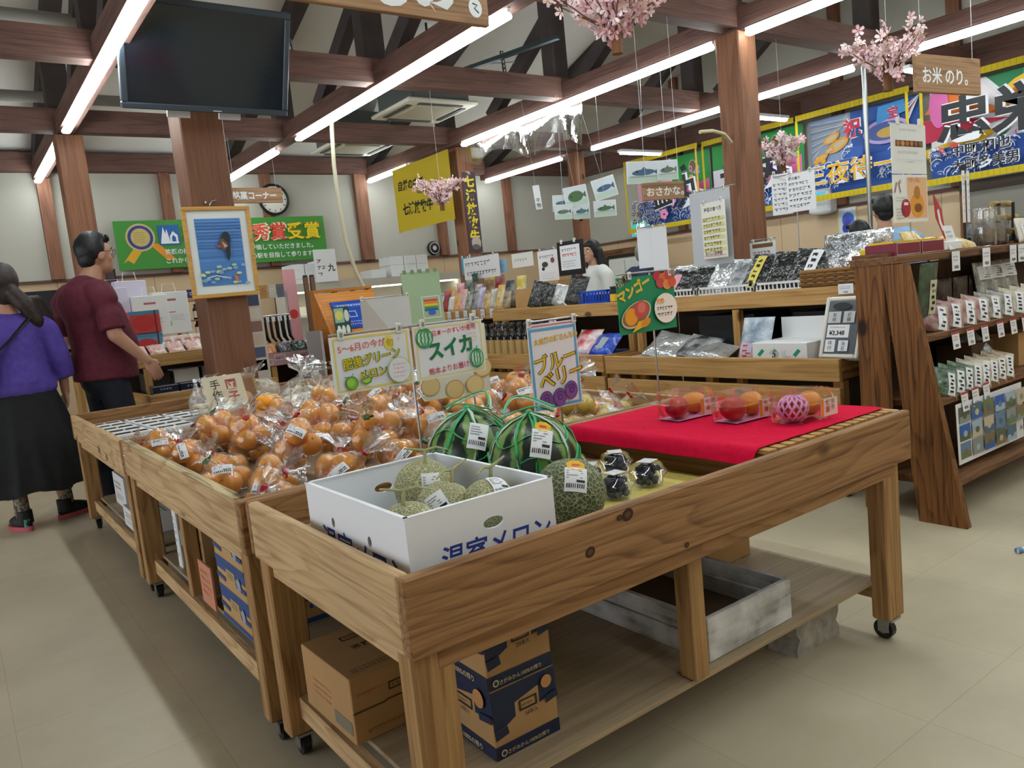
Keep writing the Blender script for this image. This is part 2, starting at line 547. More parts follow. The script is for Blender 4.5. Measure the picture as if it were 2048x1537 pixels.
mr = nt.nodes.new('ShaderNodeMapRange'); mr.inputs[3].default_value = 0.24; mr.inputs[4].default_value = 0.5
L_(n.outputs['Fac'], mr.inputs[0]); L_(mr.outputs[0], b.inputs['Roughness'])
b.inputs['Specular IOR Level'].default_value = 0.35

WALLM = noisy('grey_white_wall', '#b3b0a6', '#b8b5ab', 2, 0.8)
WAINS, nt, b = nodes_mat('beige_wall_panels')
tc = nt.nodes.new('ShaderNodeTexCoord'); br = nt.nodes.new('ShaderNodeTexBrick'); br.offset = 0
mp = nt.nodes.new('ShaderNodeMapping'); mp.inputs['Rotation'].default_value = (PI / 2, 0, 0)
br.inputs['Scale'].default_value = 1; br.inputs['Brick Width'].default_value = 0.91; br.inputs['Row Height'].default_value = 4; br.inputs['Mortar Size'].default_value = 0.004
br.inputs['Color1'].default_value = lin('#d3b794'); br.inputs['Color2'].default_value = lin('#d0b491'); br.inputs['Mortar'].default_value = lin('#a08465')
add = nt.nodes.new('ShaderNodeCombineXYZ'); sp = nt.nodes.new('ShaderNodeSeparateXYZ'); su = nt.nodes.new('ShaderNodeMath'); su.operation = 'ADD'
nt.links.new(tc.outputs['Object'], sp.inputs[0]); nt.links.new(sp.outputs[0], su.inputs[0]); nt.links.new(sp.outputs[1], su.inputs[1])
nt.links.new(su.outputs[0], add.inputs[0]); nt.links.new(sp.outputs[2], add.inputs[1]); nt.links.new(add.outputs[0], br.inputs['Vector'])
nt.links.new(br.outputs['Color'], b.inputs['Base Color']); b.inputs['Roughness'].default_value = 0.55
CEILM = noisy('grey_ceiling_board', '#dedcd8', '#e2e0dc', 1.5, 0.85)

XL, XR, Y0, Y1 = -3.6, 8.1, -2.4, 9.0
def roof(y): return 2.96 + 0.35 * (9.0 - y) if y > 3.4 else 4.92 - 0.35 * (3.4 - y)
m = MB(); m.span((XL - .1, Y0 - .1, -0.1), (XR + .1, Y1 + .1, 0), floor_m); m.build('floor', kind='structure')
def wall(name, a, b_, pts_hi, thick):
    m = MB()
    m.prism([(a[0], a[1], 0), (b_[0], b_[1], 0), (b_[0], b_[1], 1.70), (a[0], a[1], 1.70)], thick, WAINS)
    m.prism([(a[0], a[1], 1.70), (b_[0], b_[1], 1.70)] + pts_hi, thick, WALLM)
    m.build(name, kind='structure')
wall('wall_back', (XL, Y1), (XR, Y1), [(XR, Y1, 2.97), (XL, Y1, 2.97)], (0, .1, 0))
wall('wall_right', (XR, Y1), (XR, Y0), [(XR, Y0, roof(Y0)), (XR, 3.4, roof(3.4)), (XR, Y1, roof(Y1))], (.1, 0, 0))
# added unseen shop window in the left wall, put in for its daylight
m = MB(); WY0, WY1, WZ0, WZ1 = .2, 7.4, .08, 2.45
m.prism([(XL, WY1, WZ1), (XL, WY1, 0), (XL, Y1, 0), (XL, Y1, roof(Y1)), (XL, WY1, roof(WY1))], (-.1, 0, 0), WALLM)
m.prism([(XL, Y0, 0), (XL, WY0, 0), (XL, WY0, WZ1), (XL, WY0, roof(WY0)), (XL, Y0, roof(Y0))], (-.1, 0, 0), WALLM)
m.prism([(XL, WY0, WZ1), (XL, WY1, WZ1), (XL, WY1, roof(WY1)), (XL, 3.4, roof(3.4)), (XL, WY0, roof(WY0))], (-.1, 0, 0), WALLM)
m.prism([(XL, WY0, 0), (XL, WY1, 0), (XL, WY1, WZ0), (XL, WY0, WZ0)], (-.1, 0, 0), WALLM)
m.build('wall_left', kind='structure')
m = MB(); al = mat('#8a8c8d', .4, .6)
for k in range(7):
    y = WY0 + (WY1 - WY0) * k / 6
    m.box((XL - .05, y, (WZ0 + WZ1) / 2), (.06, .06, WZ1 - WZ0), al)
for z in (WZ0 + .03, 1.95, WZ1 - .03): m.box((XL - .05, (WY0 + WY1) / 2, z), (.06, WY1 - WY0, .06), al)
m.box((XL - .05, (WY0 + WY1) / 2, (WZ0 + WZ1) / 2), (.006, WY1 - WY0 - .02, WZ1 - WZ0 - .02), film('window_glass', 0, .02, .02, bump=0))
m.build('window_2', kind='structure')
pl_ = bpy.data.lights.new('daylight_portal', 'AREA'); pl_.shape = 'RECTANGLE'; pl_.size = WZ1 - WZ0; pl_.size_y = WY1 - WY0; pl_.cycles.is_portal = True
po = bpy.data.objects.new('daylight_portal', pl_); COL.objects.link(po); po.location = (XL - .12, (WY0 + WY1) / 2, (WZ0 + WZ1) / 2); po.rotation_euler = (0, -PI / 2, 0)
wall('wall_near', (XR, Y0), (XL, Y0), [(XL, Y0, roof(Y0)), (XR, Y0, roof(Y0))], (0, -.1, 0))
m = MB()
m.prism([(XL, Y0, roof(Y0)), (XL, 3.4, roof(3.4)), (XL, Y1, roof(Y1)), (XL, Y1, roof(Y1) + .1), (XL, 3.4, roof(3.4) + .1), (XL, Y0, roof(Y0) + .1)], (XR - XL, 0, 0), CEILM)
m.build('ceiling', kind='structure')
_tn = [0]
def trim(p, q, w, h, mt, up=(0, 0, 1), name='trim'):
    _tn[0] += 1
    m = MB(); c = (Vector(p) + Vector(q)) / 2
    m.bar(Vector(p) - c, Vector(q) - c, w, h, mt, up)
    return m.build('%s_%d' % (name, _tn[0]), loc=c, kind='structure')
GX = (-0.8, 0.98, 2.79, 4.55, 6.32)
GY = (7.03, 5.2, 3.4)
trim((XL, 8.985, 1.705), (XR, 8.985, 1.705), .03, .03, BMX)
trim((XR - .015, 9, 1.705), (XR - .015, Y0, 1.705), .03, .03, BMY)
trim((XL, 8.94, 2.86), (XR, 8.94, 2.86), .12, .18, BMX)
trim((XR - .06, 9, 2.86), (XR - .06, Y0, 2.86), .12, .26, BMY)
for x, w in ((-2.2, .11), (-1.1, .11), (0.0, .11), (1.03, .12), (2.16, .11), (3.25, .11), (4.44, .16), (5.57, .12), (6.70, .12)):
    trim((x, 8.965, 1.72), (x, 8.965, 2.80), w, .07, BMZ, (0, 1, 0))
for y in (7.0, 5.9, 4.75, 3.55, 1.2):
    trim((XR - .03, y, 1.72), (XR - .03, y, roof(y)), .06, .12, BMZ, (0, 1, 0))
for y in GY + (1.6, -.2):                                   # tie beams across
    trim((XL, y, 2.81), (XR, y, 2.81), .13, .17, BMX)
for x in GX:                                                # chords along the lamps, rafters, posts and braces
    trim((x + .03, Y0, 2.775), (x + .03, 9, 2.775), .12, .14, BMY)
    for y in GY:
        trim((x + .03, y + .06, 2.85), (x + .03, y + .06, roof(y + .06) - .02), .17, .13, RAF, (0, 1, 0))
    trim((x + .05, 8.95, roof(8.95) - .09), (x + .05, 3.4, roof(3.4) - .09), .12, .15, RAF)
    trim((x + .03, 6.25, 2.83), (x + .03, 5.27, 3.45), .09, .12, RAF)
    trim((x + .03, 4.95, 2.83), (x + .03, 3.5, 3.75), .09, .12, RAF)
def pillar(x, y, w, top, mt=COLZ):
    _tn[0] += 1
    m = MB(); m.box((0, 0, top / 2), (w, w, top), mt, None, .008)
    return m.build('trim_%d' % _tn[0], loc=(x, y, 0), kind='structure')
pillar(1.03, 7.05, .19, 2.70); pillar(4.69, 7.05, .19, 2.70); pillar(6.35, 7.08, .15, 2.70); pillar(4.57, 3.4, .19, 2.70); pillar(1.53, 5.33, .27, 2.74, wood('brown_pillar', '#7b533d', '#65432f', 'z', False, .5, 3))
for y in (7.03, 5.2):                                       # pale service pipes above the beams
    m = MB(); m.tube([(XL, 0, 0), (2.4, 0, 0)], .045, mat('#8f8c86', .6), 10)
    m.build('trim_%d' % (200 + int(y)), loc=(0, y + .5, 3.12), kind='structure')
# kitchen opening and the framed window far right in the beige wall
m = MB()
m.span((-.03, 0, 0), (.02, 1.05, 1.50), mat('#3a342e', .6))
m.span((-.05, -.06, 1.50), (.03, 1.11, 1.60), DWY); m.span((-.05, -.06, 0), (.03, 0, 1.5), DWY); m.span((-.05, 1.05, 0), (.03, 1.11, 1.5), DWY)
m.build('door_1', loc=(XR - .03, 7.62, 0), kind='structure')
m = MB()
m.span((-.02, -.8, 0), (.02, .9, .55), mat('#8f8b82', .15)); m.span((-.04, -.9, .5), (.03, .98, .6), mat('#4b3d33', .6)); m.span((-.04, .9, -.3), (.03, .98, .5), DWZ)
m.build('window_1', loc=(XR - .03, 2.55, 1.15), kind='structure')

# ---------------------------------------------------------------- LED strips under the beams
def strip(x, y0, y1, label, along='y', z=2.66):
    t = thing('strip_lamp', label, 'lamp', (x, y0, z), 0, 'LED strips under the beams')
    n_ = y1 - y0
    hb = MB(); db = MB()
    s = (lambda a, b_, c: (a, b_, c)) if along == 'y' else (lambda a, b_, c: (b_, a, c))
    hb.box(s(0, n_ / 2, .036), s(.020, n_, .03), WHITE)
    db.box(s(0, n_ / 2, .006), s(.060, n_ - .01, .032), LED, None, .010)
    hb.build('housing', t); db.build('diffuser', t)
LN = {.98: 'first', 2.79: 'second', 4.53: 'third', 6.3: 'fourth'}
BAY = ((7.27, 8.88, 'next to the back wall'), (3.55, 6.73, 'over the middle bays'), (.2, 3.28, 'nearest the viewer'))
for x in (.98, 2.79, 4.53, 6.3):
    for y0, y1, w in BAY:
        if x == 4.53 and w.startswith('next'):
            y0 = 7.9
        strip(x, y0, y1, 'white LED strip on the %s lamp beam from the left, %s' % (LN.get(x, 'leftmost'), w))
    strip(x, -2.2, -.1, 'white LED strip on the %s lamp beam, behind the viewer' % LN.get(x, 'leftmost'))
for y, w in ((6.88, 'behind the fish counter sign'), (5.07, 'right of the bare wooden pillar'), (3.43, 'behind the rice and seaweed sign')):
    if True:
        t = thing('strip_lamp', 'short crosswise LED strip ' + w, 'lamp', (6.9, y, 2.66), 0, 'LED strips under the beams')
        h_ = MB(); h_.box((.35, 0, .035), (.72, .075, .03), WHITE); h_.build('housing', t)
        h_ = MB(); h_.box((.35, 0, .008), (.70, .045, .026), LED, None, .008); h_.build('diffuser', t)

# ---------------------------------------------------------------- display tables on castors
def caster(t, x, y):
    """swivel castor under a leg: plate and fork, with the wheel as its own piece"""
    g = MB(); g.box((x, y, .068), (.05, .05, .008), STEEL)
    for s in (-1, 1):
        g.box((x + s * .016, y + .008, .047), (.003, .034, .044), STEEL)
    o = g.build('caster', t)
    g = MB(); g.tube([(x - .011, y + .012, .031), (x + .011, y + .012, .031)], .03, BLACK, 16, True, False)
    g.tube([(x - .013, y + .012, .031), (x + .013, y + .012, .031)], .014, GREY, 10, True, False)
    g.build('wheel', o)
def display_table(label, x, y, w, d, mid=True, edge=None, back=True):
    t = thing('display_table', label, 'table', (x, y, 0), 0, 'wooden display tables with raised rims')
    r = MB(); r.box((w / 2, .0135, .6195), (w, .027, .145), TWX, None, .004)
    if y < 1.5:                                             # the front board has a few dark knots
        p = Pen(r, (-x, 0, 0), eps=.0003)
        for (kx, kz), kr in (((0.964,0.624), .011), ((1.073,0.673), .013), ((1.242,0.561), .006), ((1.049,0.673), .006)):
            p.ell(kx, kz, kr * 1.25, kr, mat('#3a2413', .8), 14, .3); p.ell(kx, kz, kr * .7, kr * .5, mat('#5d3f24', .8), 10, .3)
    r.build('rim_board', t)
    if back:
        r = MB(); r.box((w / 2, d - .0135, .622), (w, .027, .14), TWX, None, .004); r.build('rim_board', t)
    for xx in (.0135, w - .0135):
        r = MB(); r.box((xx, d / 2, .6195), (.027, d - .056, .1445), TWY, None, .004)
        if edge and xx < .1:
            r.box((xx, d / 2, .6935), (.029, d - .06, .004), edge)
        r.build('rim_board', t)
    r = MB(); r.box((w / 2, d / 2, .592), (w - .056, d - .056, .014), PLY); r.build('tray_bottom', t)
    r = MB()
    r.box((w / 2, .035, .526), (w - .12, .024, .044), TWX, None, .002); r.box((w / 2, d - .035, .526), (w - .12, .024, .044), TWX)
    r.box((.035, d / 2, .526), (.024, d - .16, .044), TWY); r.box((w - .035, d / 2, .526), (.024, d - .16, .044), TWY)
    r.build('apron', t)
    for xx in (.052, w - .075):
        for yy in (.052, d - .052):
            l = MB(); l.box((xx, yy, .31), (.085, .055, .474), TWZ, None, .004)
            l.build('leg', t)
            caster(t, xx, yy)
    if mid:
        l = MB(); l.box((w * .465, .085, .3475), (.05, .05, .313), TWZ, None, .003); l.build('leg', t)
        if edge: l = MB(); l.box((.06, d * .55, .3475), (.045, .045, .313), TWZ, None, .003); l.build('leg', t)
    s = MB(); s.box((w / 2, d / 2 + .01, .182), (w - .16, d - .13, .013), PLY); s.build('lower_shelf', t)
    for xx in (.055, w - .065):
        s = MB(); s.box((xx, d / 2, .145), (.022, d - .12, .058), TWY); s.build('shelf_bearer', t)
    return t
TOPCHIP = wood('chipped_rim_edge', '#c9b489', '#6f5a3c', 'y', True, .7, 14)
display_table('front wooden display table holding melons, watermelons and the red cloth', .553, 1.134, 1.675, .845)
display_table('middle wooden display table heaped with bagged oranges', .538, 1.985, 1.70, 1.615, True, TOPCHIP)
display_table('far left wooden display table with white sweet packs beside two shoppers', .535, 3.605, 1.68, 1.585)

# ---------------------------------------------------------------- under the front table
def carton(name, label, loc, s, rz, base, draw=None, group=None):
    m = MB(); w, d, h = s
    m.box((w / 2, d / 2, h / 2), s, base, None, .002)
    front = Pen(m, (0, 0, 0)); left = Pen(m, (0, d, 0), (0, -1, 0)); top = Pen(m, (0, 0, h), (1, 0, 0), (0, 1, 0))
    m.box((w / 2, d / 2, h + .0004), (.004, d, .0012), mat('#8b6a3e'))
    if draw: draw(front, left, top, w, d, h)
    return solo(name, m, label, 'box', loc, rz, group)
def draw_a(f, l, t, w, d, h):
    k = mat('#4a3a22'); o = mat('#b5673f')
    f.frame(w * .36, h * .62, w * .30, h * .13, .004, k); f.scribble(w * .39, h * .645, w * .24, h * .08, k, 1); f.text(w * .48, h * .54, '24本', .014, k)
    f.stroke([(0, h * .48), (w * .3, h * .48), (w * .34, h * .5), (w * .7, h * .5), (w * .74, h * .52), (w, h * .52)], .0035, k)
    f.scribble(w * .05, h * .66, w * .25, h * .12, o, 5); f.scribble(w * .12, h * .1, w * .8, h * .1, mat('#8a673c'), 3)
    t.frame(w * .3, d * .72, w * .38, d * .1, .004, k); t.scribble(w * .34, d * .735, w * .3, d * .06, k, 9); t.scribble(w * .3, d * .45, w * .4, d * .16, k, 4); t.scribble(w * .08, d * .06, w * .5, d * .1, k, 8, 2)
    l.scribble(d * .2, h * .3, d * .4, h * .3, o, 2, 3); l.rect(d * .62, h * .12, d * .34, h * .2, mat('#77705f'))
carton('cardboard_carton', 'plain brown cardboard carton on the low shelf, nearest table corner', (.60, 1.555, .189), (.255, .27, .155), .02, CARDD, draw_a)
def draw_b(f, l, t, w, d, h):
    k = mat('#17233f')
    for p, ww in ((f, w), (l, d)):
        p.poly([(0, h * .93), (0, h * .42), (ww * .22, h * .46), (ww * .34, h * .52), (ww * .34, h * .72), (ww * .72, h * .82), (ww * .72, h * .55), (ww, h * .62), (ww, h)], k)
        p.poly([(0, h), (ww, h), (ww, h * .9), (0, h * .9)], k)
        p.rect(0, 0, ww, h * .2, k)
        p.frame(ww * .40, h * .56, ww * .28, h * .16, .004, mat('#2a2419')); p.scribble(ww * .43, h * .6, ww * .2, h * .07, INK, 4)
        p.text(ww * .47, h * .47, '24本入', .012, INK)
        p.stroke([(0, h * .36), (ww * .2, h * .40)], .02, k); p.stroke([(ww * .8, h * .56), (ww, h * .60)], .016, k)
        p.text(ww * .16, h * .055, 'さがみかん100%の搾り', ww * .066, mat('#c9b48a'), .01)
        p.ell(ww * .1, h * .095, ww * .045, ww * .045, mat('#c9b48a')); p.ell(ww * .1, h * .095, ww * .028, ww * .028, k)
        p.ell(ww * .83, h * .84, ww * .085, ww * .085, mat('#b98352'))
carton('juice_carton', 'navy and tan fruit juice carton on the front table shelf, lower of two', (.79, 1.285, .189), (.168, .24, .15), -.01, CARDD, draw_b, 'navy juice cartons')
carton('juice_carton', 'navy and tan fruit juice carton, upper of two under the front table', (.79, 1.29, .340), (.168, .24, .15), -.01, CARDD, draw_b, 'navy juice cartons')
def crate(label, loc, w, d, h, rz=0):
    t = thing('wooden_crate', label, 'crate', loc, rz)
    a = MB(); a.box((w / 2, .008, h / 2), (w, .016, h), GRX, None, .002); a.build('end_board', t)
    a = MB(); a.box((w / 2, d - .008, h / 2), (w, .016, h), GRX, None, .002); a.build('end_board', t)
    for x in (.007, w - .007):
        a = MB()
        a.box((x, d / 2, h * .26), (.014, d - .034, h * .50), GRW); a.box((x, d / 2, h * .78), (.014, d - .034, h * .42), GRW)
        a.build('side_slat', t)
    a = MB(); a.box((w / 2, d / 2, .008), (w - .03, d - .034, .01), mat('#5d4a38', .8)); a.build('base_board', t)
crate('grey weathered wooden crate lying open on the front table shelf', (1.405, 1.235, .189), .345, .56, .113)
carton('cardboard_carton', 'tan carton standing behind the grey weathered crate', (1.80, 1.62, .189), (.285, .2, .15), 0, CARD)
m = MB()
CONC = noisy('rough_concrete', '#97948e', '#bab7b1', 30, .95, .8, 6, .35, .65, 0, .2, 60, .006)
m.prism([(-.11, -.05, 0), (.11, -.05, 0), (.11, -.05, .025), (.095, -.05, .05), (.11, -.05, .075), (.11, -.05, .112), (-.11, -.05, .112), (-.11, -.05, .075), (-.095, -.05, .05), (-.11, -.05, .025)], (0, .1, 0), CONC)
solo('concrete_block', m, 'grey concrete block on the floor propping up the front table shelf', 'block', (1.98, 1.36, 0))

# under the middle and far tables
def draw_c(f, l, t, w, d, h):
    k = mat('#2c4a86')
    for p, ww in ((f, w), (l, d)):
        p.rect(0, h * .72, ww, h * .28, k); p.rect(0, 0, ww, h * .16, k)
        p.rect(ww * .36, h * .52, ww * .3, h * .36, mat('#b99a68')); p.scribble(ww * .39, h * .56, ww * .24, h * .26, INK, 6, 3)
        p.stroke([(0, h * .5), (ww * .3, h * .44)], .014, k); p.stroke([(ww * .7, h * .54), (ww, h * .5)], .014, k); p.ell(ww * .8, h * .62, .018, .022, mat('#8f9bb5'))
    t.rect(w * .3, d * .3, w * .3, d * .3, mat('#c3a572'))
for k, (z, w_) in enumerate(((.189, 'bottom'), (.288, 'middle'), (.387, 'top'))):
    carton('drinks_carton', 'blue and tan drinks carton under the middle table, %s of its stack' % w_, (.612, 2.30 + .004 * k, z), (.26, .30, .098), .0, CARD, draw_c, 'blue and tan drinks cartons')
m = MB(); m.box((0, 0, .075), (.006, .16, .15), mat('#c8876a', .8)); Pen(m, (-.003, .08, 0), (0, -1, 0)).scribble(.02, .03, .12, .10, mat('#b06a50'), 4, 4)
solo('orange_card', m, 'salmon coloured card leaning beside the blue and tan cartons', 'card', (.60, 2.72, .190), 0)
for k, (y, h, c, lab) in enumerate(((2.86, .27, '#a98a5c', 'thin tan carton on edge under the middle table, next to the salmon card'), (2.945, .29, '#b2925f', 'taller tan carton on edge under the middle table'), (3.03, .28, '#9c7f55', 'dull tan carton on edge, next to the black case'))):
    m = MB(); m.box((.15, 0, h / 2), (.3, .07, h), mat(c, .75), None, .002); Pen(m, (0, .035, 0), (0, -1, 0)).scribble(.012, .05, .045, h * .7, mat('#7b6a4a'), k, 5); Pen(m, (0, .035, 0), (0, -1, 0)).rect(0, 0, .07, .04, mat('#b3714f'))
    solo('flat_carton', m, lab, 'box', (.625, y, .1885))
m = MB(); m.box((.14, 0, .14), (.28, .10, .28), BLACK, None, .006); m.box((-.004, 0, .15), (.006, .02, .06), GREY)
solo('black_case', m, 'black case standing under the middle table near its far leg', 'case', (.63, 3.14, .1885))
m = MB(); m.box((.12, 0, .13), (.24, .05, .26), WHITE, None, .004); Pen(m, (0, .025, 0), (0, -1, 0)).scribble(.006, .04, .04, .18, GREY, 8, 6)
solo('white_packet', m, 'narrow white packet beside the black case under the middle table', 'packet', (.63, 3.26, .1885))
def draw_w(f, l, t, w, d, h):
    l.scribble(d * .15, h * .5, d * .6, h * .3, INK, 3, 2); l.scribble(d * .15, h * .2, d * .7, h * .2, GREY, 4, 2)
carton('white_carton', 'white printed carton low under the far left table, nearest the aisle', (.60, 3.90, .189), (.25, .36, .10), 0, mat('#d9dadb'), draw_w, 'white printed cartons')
carton('white_carton', 'white printed carton under the far left table, behind the shopper in the skirt', (.66, 4.55, .189), (.25, .32, .18), 0, mat('#dcdcdc'), draw_w, 'white printed cartons')

# ---------------------------------------------------------------- melon box
MBOX = mat('#eef1f8', .55); INKB = mat('#2b3f94', .6)
t = thing('melon_box', 'open white corrugated box of netted melons with blue lettering', 'box', (.602, 1.20, .5995))
bw, bd, bh = .336, .462, .172
m = MB(); th = .005
m.box((bw / 2, bd / 2, .003), (bw, bd, .006), MBOX)
# front wall with a hand hole, left wall with two air holes (cut through, air holes backed by dark plates)
def holed(mb, M, w, h, holes, mt):
    """board in its own x-z plane with elliptical holes cut by bridging a ring of quads"""
    old = mb.M; mb.M = M
    xs = [0]
    for hx, hz, rx, rz_ in holes:
        xs += [hx - rx * 1.5, hx + rx * 1.5]
    xs.append(w)
    for i in range(0, len(xs) - 1, 2):
        mb.box(((xs[i] + xs[i + 1]) / 2, 0, h / 2), (xs[i + 1] - xs[i], th, h), mt)
    for hx, hz, rx, rz_ in holes:
        a, b_ = hx - rx * 1.5, hx + rx * 1.5
        an = sorted([2 * PI * k / 20 for k in range(20)] + [math.atan2(cz - hz, cx - hx) % (2 * PI) for cx in (a, b_) for cz in (0, h)])
        n_ = len(an)
        for y in (-th / 2, th / 2):
            ring = [(hx + rx * math.cos(q), y, hz + rz_ * math.sin(q)) for q in an]
            out = []
            for q in an:
                c_, s_ = math.cos(q), math.sin(q)
                tt = min((rx * 1.5) / max(abs(c_), 1e-9), ((h - hz) if s_ > 0 else hz) / max(abs(s_), 1e-9))
                out.append((hx + c_ * tt, y, hz + s_ * tt))
            mb.add(ring + out, [(k, (k + 1) % n_, n_ + (k + 1) % n_, n_ + k) for k in range(n_)], mt)
        n_ = 24
        ring0 = [(hx + rx * math.cos(2 * PI * k / n_), -th / 2, hz + rz_ * math.sin(2 * PI * k / n_)) for k in range(n_)]
        ring1 = [(p[0], th / 2, p[2]) for p in ring0]
        mb.add(ring0 + ring1, [(k, (k + 1) % n_, n_ + (k + 1) % n_, n_ + k) for k in range(n_)], mt)
    mb.M = old
holed(m, Matrix.Translation((th, th / 2, 0)), bw - 2 * th, bh, [(bw * .54, bh * .70, .024, .011)], MBOX)
holed(m, Matrix.Translation((th, bd - th / 2, 0)), bw - 2 * th, bh, [(bw * .54, bh * .70, .024, .011)], MBOX)
LM = Matrix.Translation((th / 2, bd, 0)) @ NROT(-PI / 2, 4, 'Z')
holed(m, LM, bd, bh, [(bd * .29, bh * .62, .008, .011), (bd * .66, bh * .58, .008, .011)], MBOX)
m.box((bw - th / 2, bd / 2, bh / 2), (th, bd, bh), MBOX)
m.box((bw / 2, .004, bh + .0015), (bw + .004, .009, .003), MBOX); m.box((bw / 2, bd - .004, bh + .0015), (bw + .004, .009, .003), MBOX)
m.box((.004, bd / 2, bh + .0015), (.009, bd, .003), MBOX); m.box((bw - .004, bd / 2, bh + .0015), (.009, bd, .003), MBOX)
p = Pen(m, (0, 0, 0)); p.text(.062, .058, '温室メロン', .052, INKB, .018, shear=.12)
p = Pen(m, (0, bd, 0), (0, -1, 0)); p.text(.07, .028, '温室メロン', .078, INKB, .012)
for hy, hz in ((.29, .62), (.66, .58)): m.box((th + .0015, bd * (1 - hy), bh * hz), (.002, .03, .034), mat('#3c3f44', .8))  # dark plates put the shade inside the air holes into the colour
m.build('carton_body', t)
NETM, nt, b = nodes_mat('netted_melon_rind')
tc = nt.nodes.new('ShaderNodeTexCoord'); nz = nt.nodes.new('ShaderNodeTexNoise'); nz.inputs['Scale'].default_value = 30
mxv = nt.nodes.new('ShaderNodeMix'); mxv.data_type = 'VECTOR'; mxv.inputs['Factor'].default_value = .012
vo = nt.nodes.new('ShaderNodeTexVoronoi'); vo.feature = 'DISTANCE_TO_EDGE'; vo.inputs['Scale'].default_value = 130
nt.links.new(tc.outputs['Object'], nz.inputs['Vector']); nt.links.new(tc.outputs['Object'], mxv.inputs['A']); nt.links.new(nz.outputs['Color'], mxv.inputs['B']); nt.links.new(mxv.outputs['Result'], vo.inputs['Vector'])
rp = ramp(nt, [(.04, '#cdc59c'), (.16, '#8f9366')]); nt.links.new(vo.outputs['Distance'], rp.inputs[0]); nt.links.new(rp.outputs[0], b.inputs['Base Color'])
r2 = ramp(nt, [(.03, '#ffffff'), (.2, '#000000')]); nt.links.new(vo.outputs['Distance'], r2.inputs[0]); bp = nt.nodes.new('ShaderNodeBump'); bp.inputs['Distance'].default_value = .002
nt.links.new(r2.outputs[0], bp.inputs['Height']); nt.links.new(bp.outputs[0], b.inputs['Normal']); b.inputs['Roughness'].default_value = .6
GNET = NETM.copy(); GNET.name = 'dark_netted_rind'
for nd in GNET.node_tree.nodes:
    if nd.type == 'VALTORGB' and abs(nd.color_ramp.elements[0].position - .04) < .001:
        nd.color_ramp.elements[0].color = lin('#a5a581'); nd.color_ramp.elements[1].color = lin('#4f5f3c')
        nd.color_ramp.elements[0].position = .02; nd.color_ramp.elements[1].position = .1
    if nd.type == 'TEX_VORONOI': nd.inputs['Scale'].default_value = 95
STEMM = noisy('dry_melon_stem', '#8d9566', '#b1ab7b', 40, .8)
def price_tag(parent, M, w=.045, h=.06, seed=0, sticker=None, curve=.06):
    """paper label bent over a rounded fruit; M places its centre, outward is local -Y"""
    g = MB(M)
    def sp(x, z): return (x, (x * x + z * z) / (2 * curve) , z)
    g.grid(lambda u, v: sp((u - .5) * w, (v - .5) * h), 4, 4, PAPER)
    r = random.Random(seed)
    def mark(x, z, a, b_, mt):
        q = [sp(x, z), sp(x + a, z), sp(x + a, z + b_), sp(x, z + b_)]
        g.add([(e[0], e[1] - .0006, e[2]) for e in q], [(0, 1, 2, 3)], mt)
    for i in range(9):
        mark(-w * .42 + i * w * .095, -h * .36, w * .035 + r.random() * w * .03, h * .16, INK)
    for i in range(4):
        mark(-w * .42, h * (.02 + .1 * i), w * r.uniform(.4, .8), h * .045, GREY)
    mark(w * .02, -h * .14, w * .38, h * .1, INK)
    o = g.build('price_label', parent)
    if sticker:
        s = MB(M)
        s.lathe([(0, 0), (.016, 0), (.0165, .001)], YEL, 12, (0, 0, 0))
        s.v = []; s.f = []; s.fm = []; s.fs = []
        n_ = 16
        s.add([sp(.020 * math.cos(2 * PI * k / n_) * (1 + .12 * (k % 2)), h * .62 + .014 * math.sin(2 * PI * k / n_) * (1 + .12 * (k % 2))) for k in range(n_)], [tuple(range(n_))], mat('#e8b21c', .4))
        q = [sp(-.009, h * .6), sp(.009, h * .6), sp(.009, h * .66), sp(-.009, h * .66)]
        s.add([(e[0], e[1] - .0008, e[2]) for e in q], [(0, 1, 2, 3)], RED)
        s.build('sticker', parent)
def melon(label, loc, r, mt, stem=True, tilt=(0, 0), tag_dir=None, sticker=None, seed=0, cat='melon', group=None):
    t = thing('netted_melon', label, cat, loc, 0, group)
    g = MB(); rot = RX(tilt[0]) @ RY(tilt[1])
    g.ell((0, 0, r * .97), (r, r, r * .97), mt, 32, 20, lambda p, d: p * (1 - .05 * max(0, d.z - .9) * 8), rot)
    g.build('rind', t)
    if stem:
        s = MB(); top = Vector((0, 0, r * .97)) + rot @ Vector((0, 0, r * .92))
        s.tube([top, top + Vector((.002, 0, .014)), top + Vector((.006, .004, .028))], [.005, .004, .0045], STEMM, 7)
        e = top + Vector((.006, .004, .026)); sg = 1 if seed % 2 else -1
        s.tube([e + Vector((-.045 * sg, .012, .012)), e + Vector((-.02 * sg, .003, .006)), e, e + Vector((.025 * sg, -.008, .004)), e + Vector((.05 * sg, -.02, -.006))], [.0022, .003, .004, .003, .002], STEMM, 6)
        s.build('stem', t)
    if tag_dir:
        yaw, pitch, roll = tag_dir
        M = Matrix.Translation((0, 0, r * .97)) @ NROT(yaw, 4, 'Z') @ NROT(-pitch, 4, 'X') @ Matrix.Translation((0, -r - .0012, 0)) @ NROT(roll, 4, 'Y')
        price_tag(t, M, .042 if r < .07 else .05, .058, seed, sticker, r)
    return t
zb = .6065
melon('netted melon in the white box with dark blue sticker, farthest at the back', (.83, 1.535, zb + .055), .068, NETM, True, (.25, 0), (-.25, .25, .12), None, 1, group='melons in the box')
melon('netted melon in the middle of the white box, label slanting', (.80, 1.40, zb + .038), .064, NETM, True, (.1, .35), (-.72, .42, -.55), None, 2, group='melons in the box')
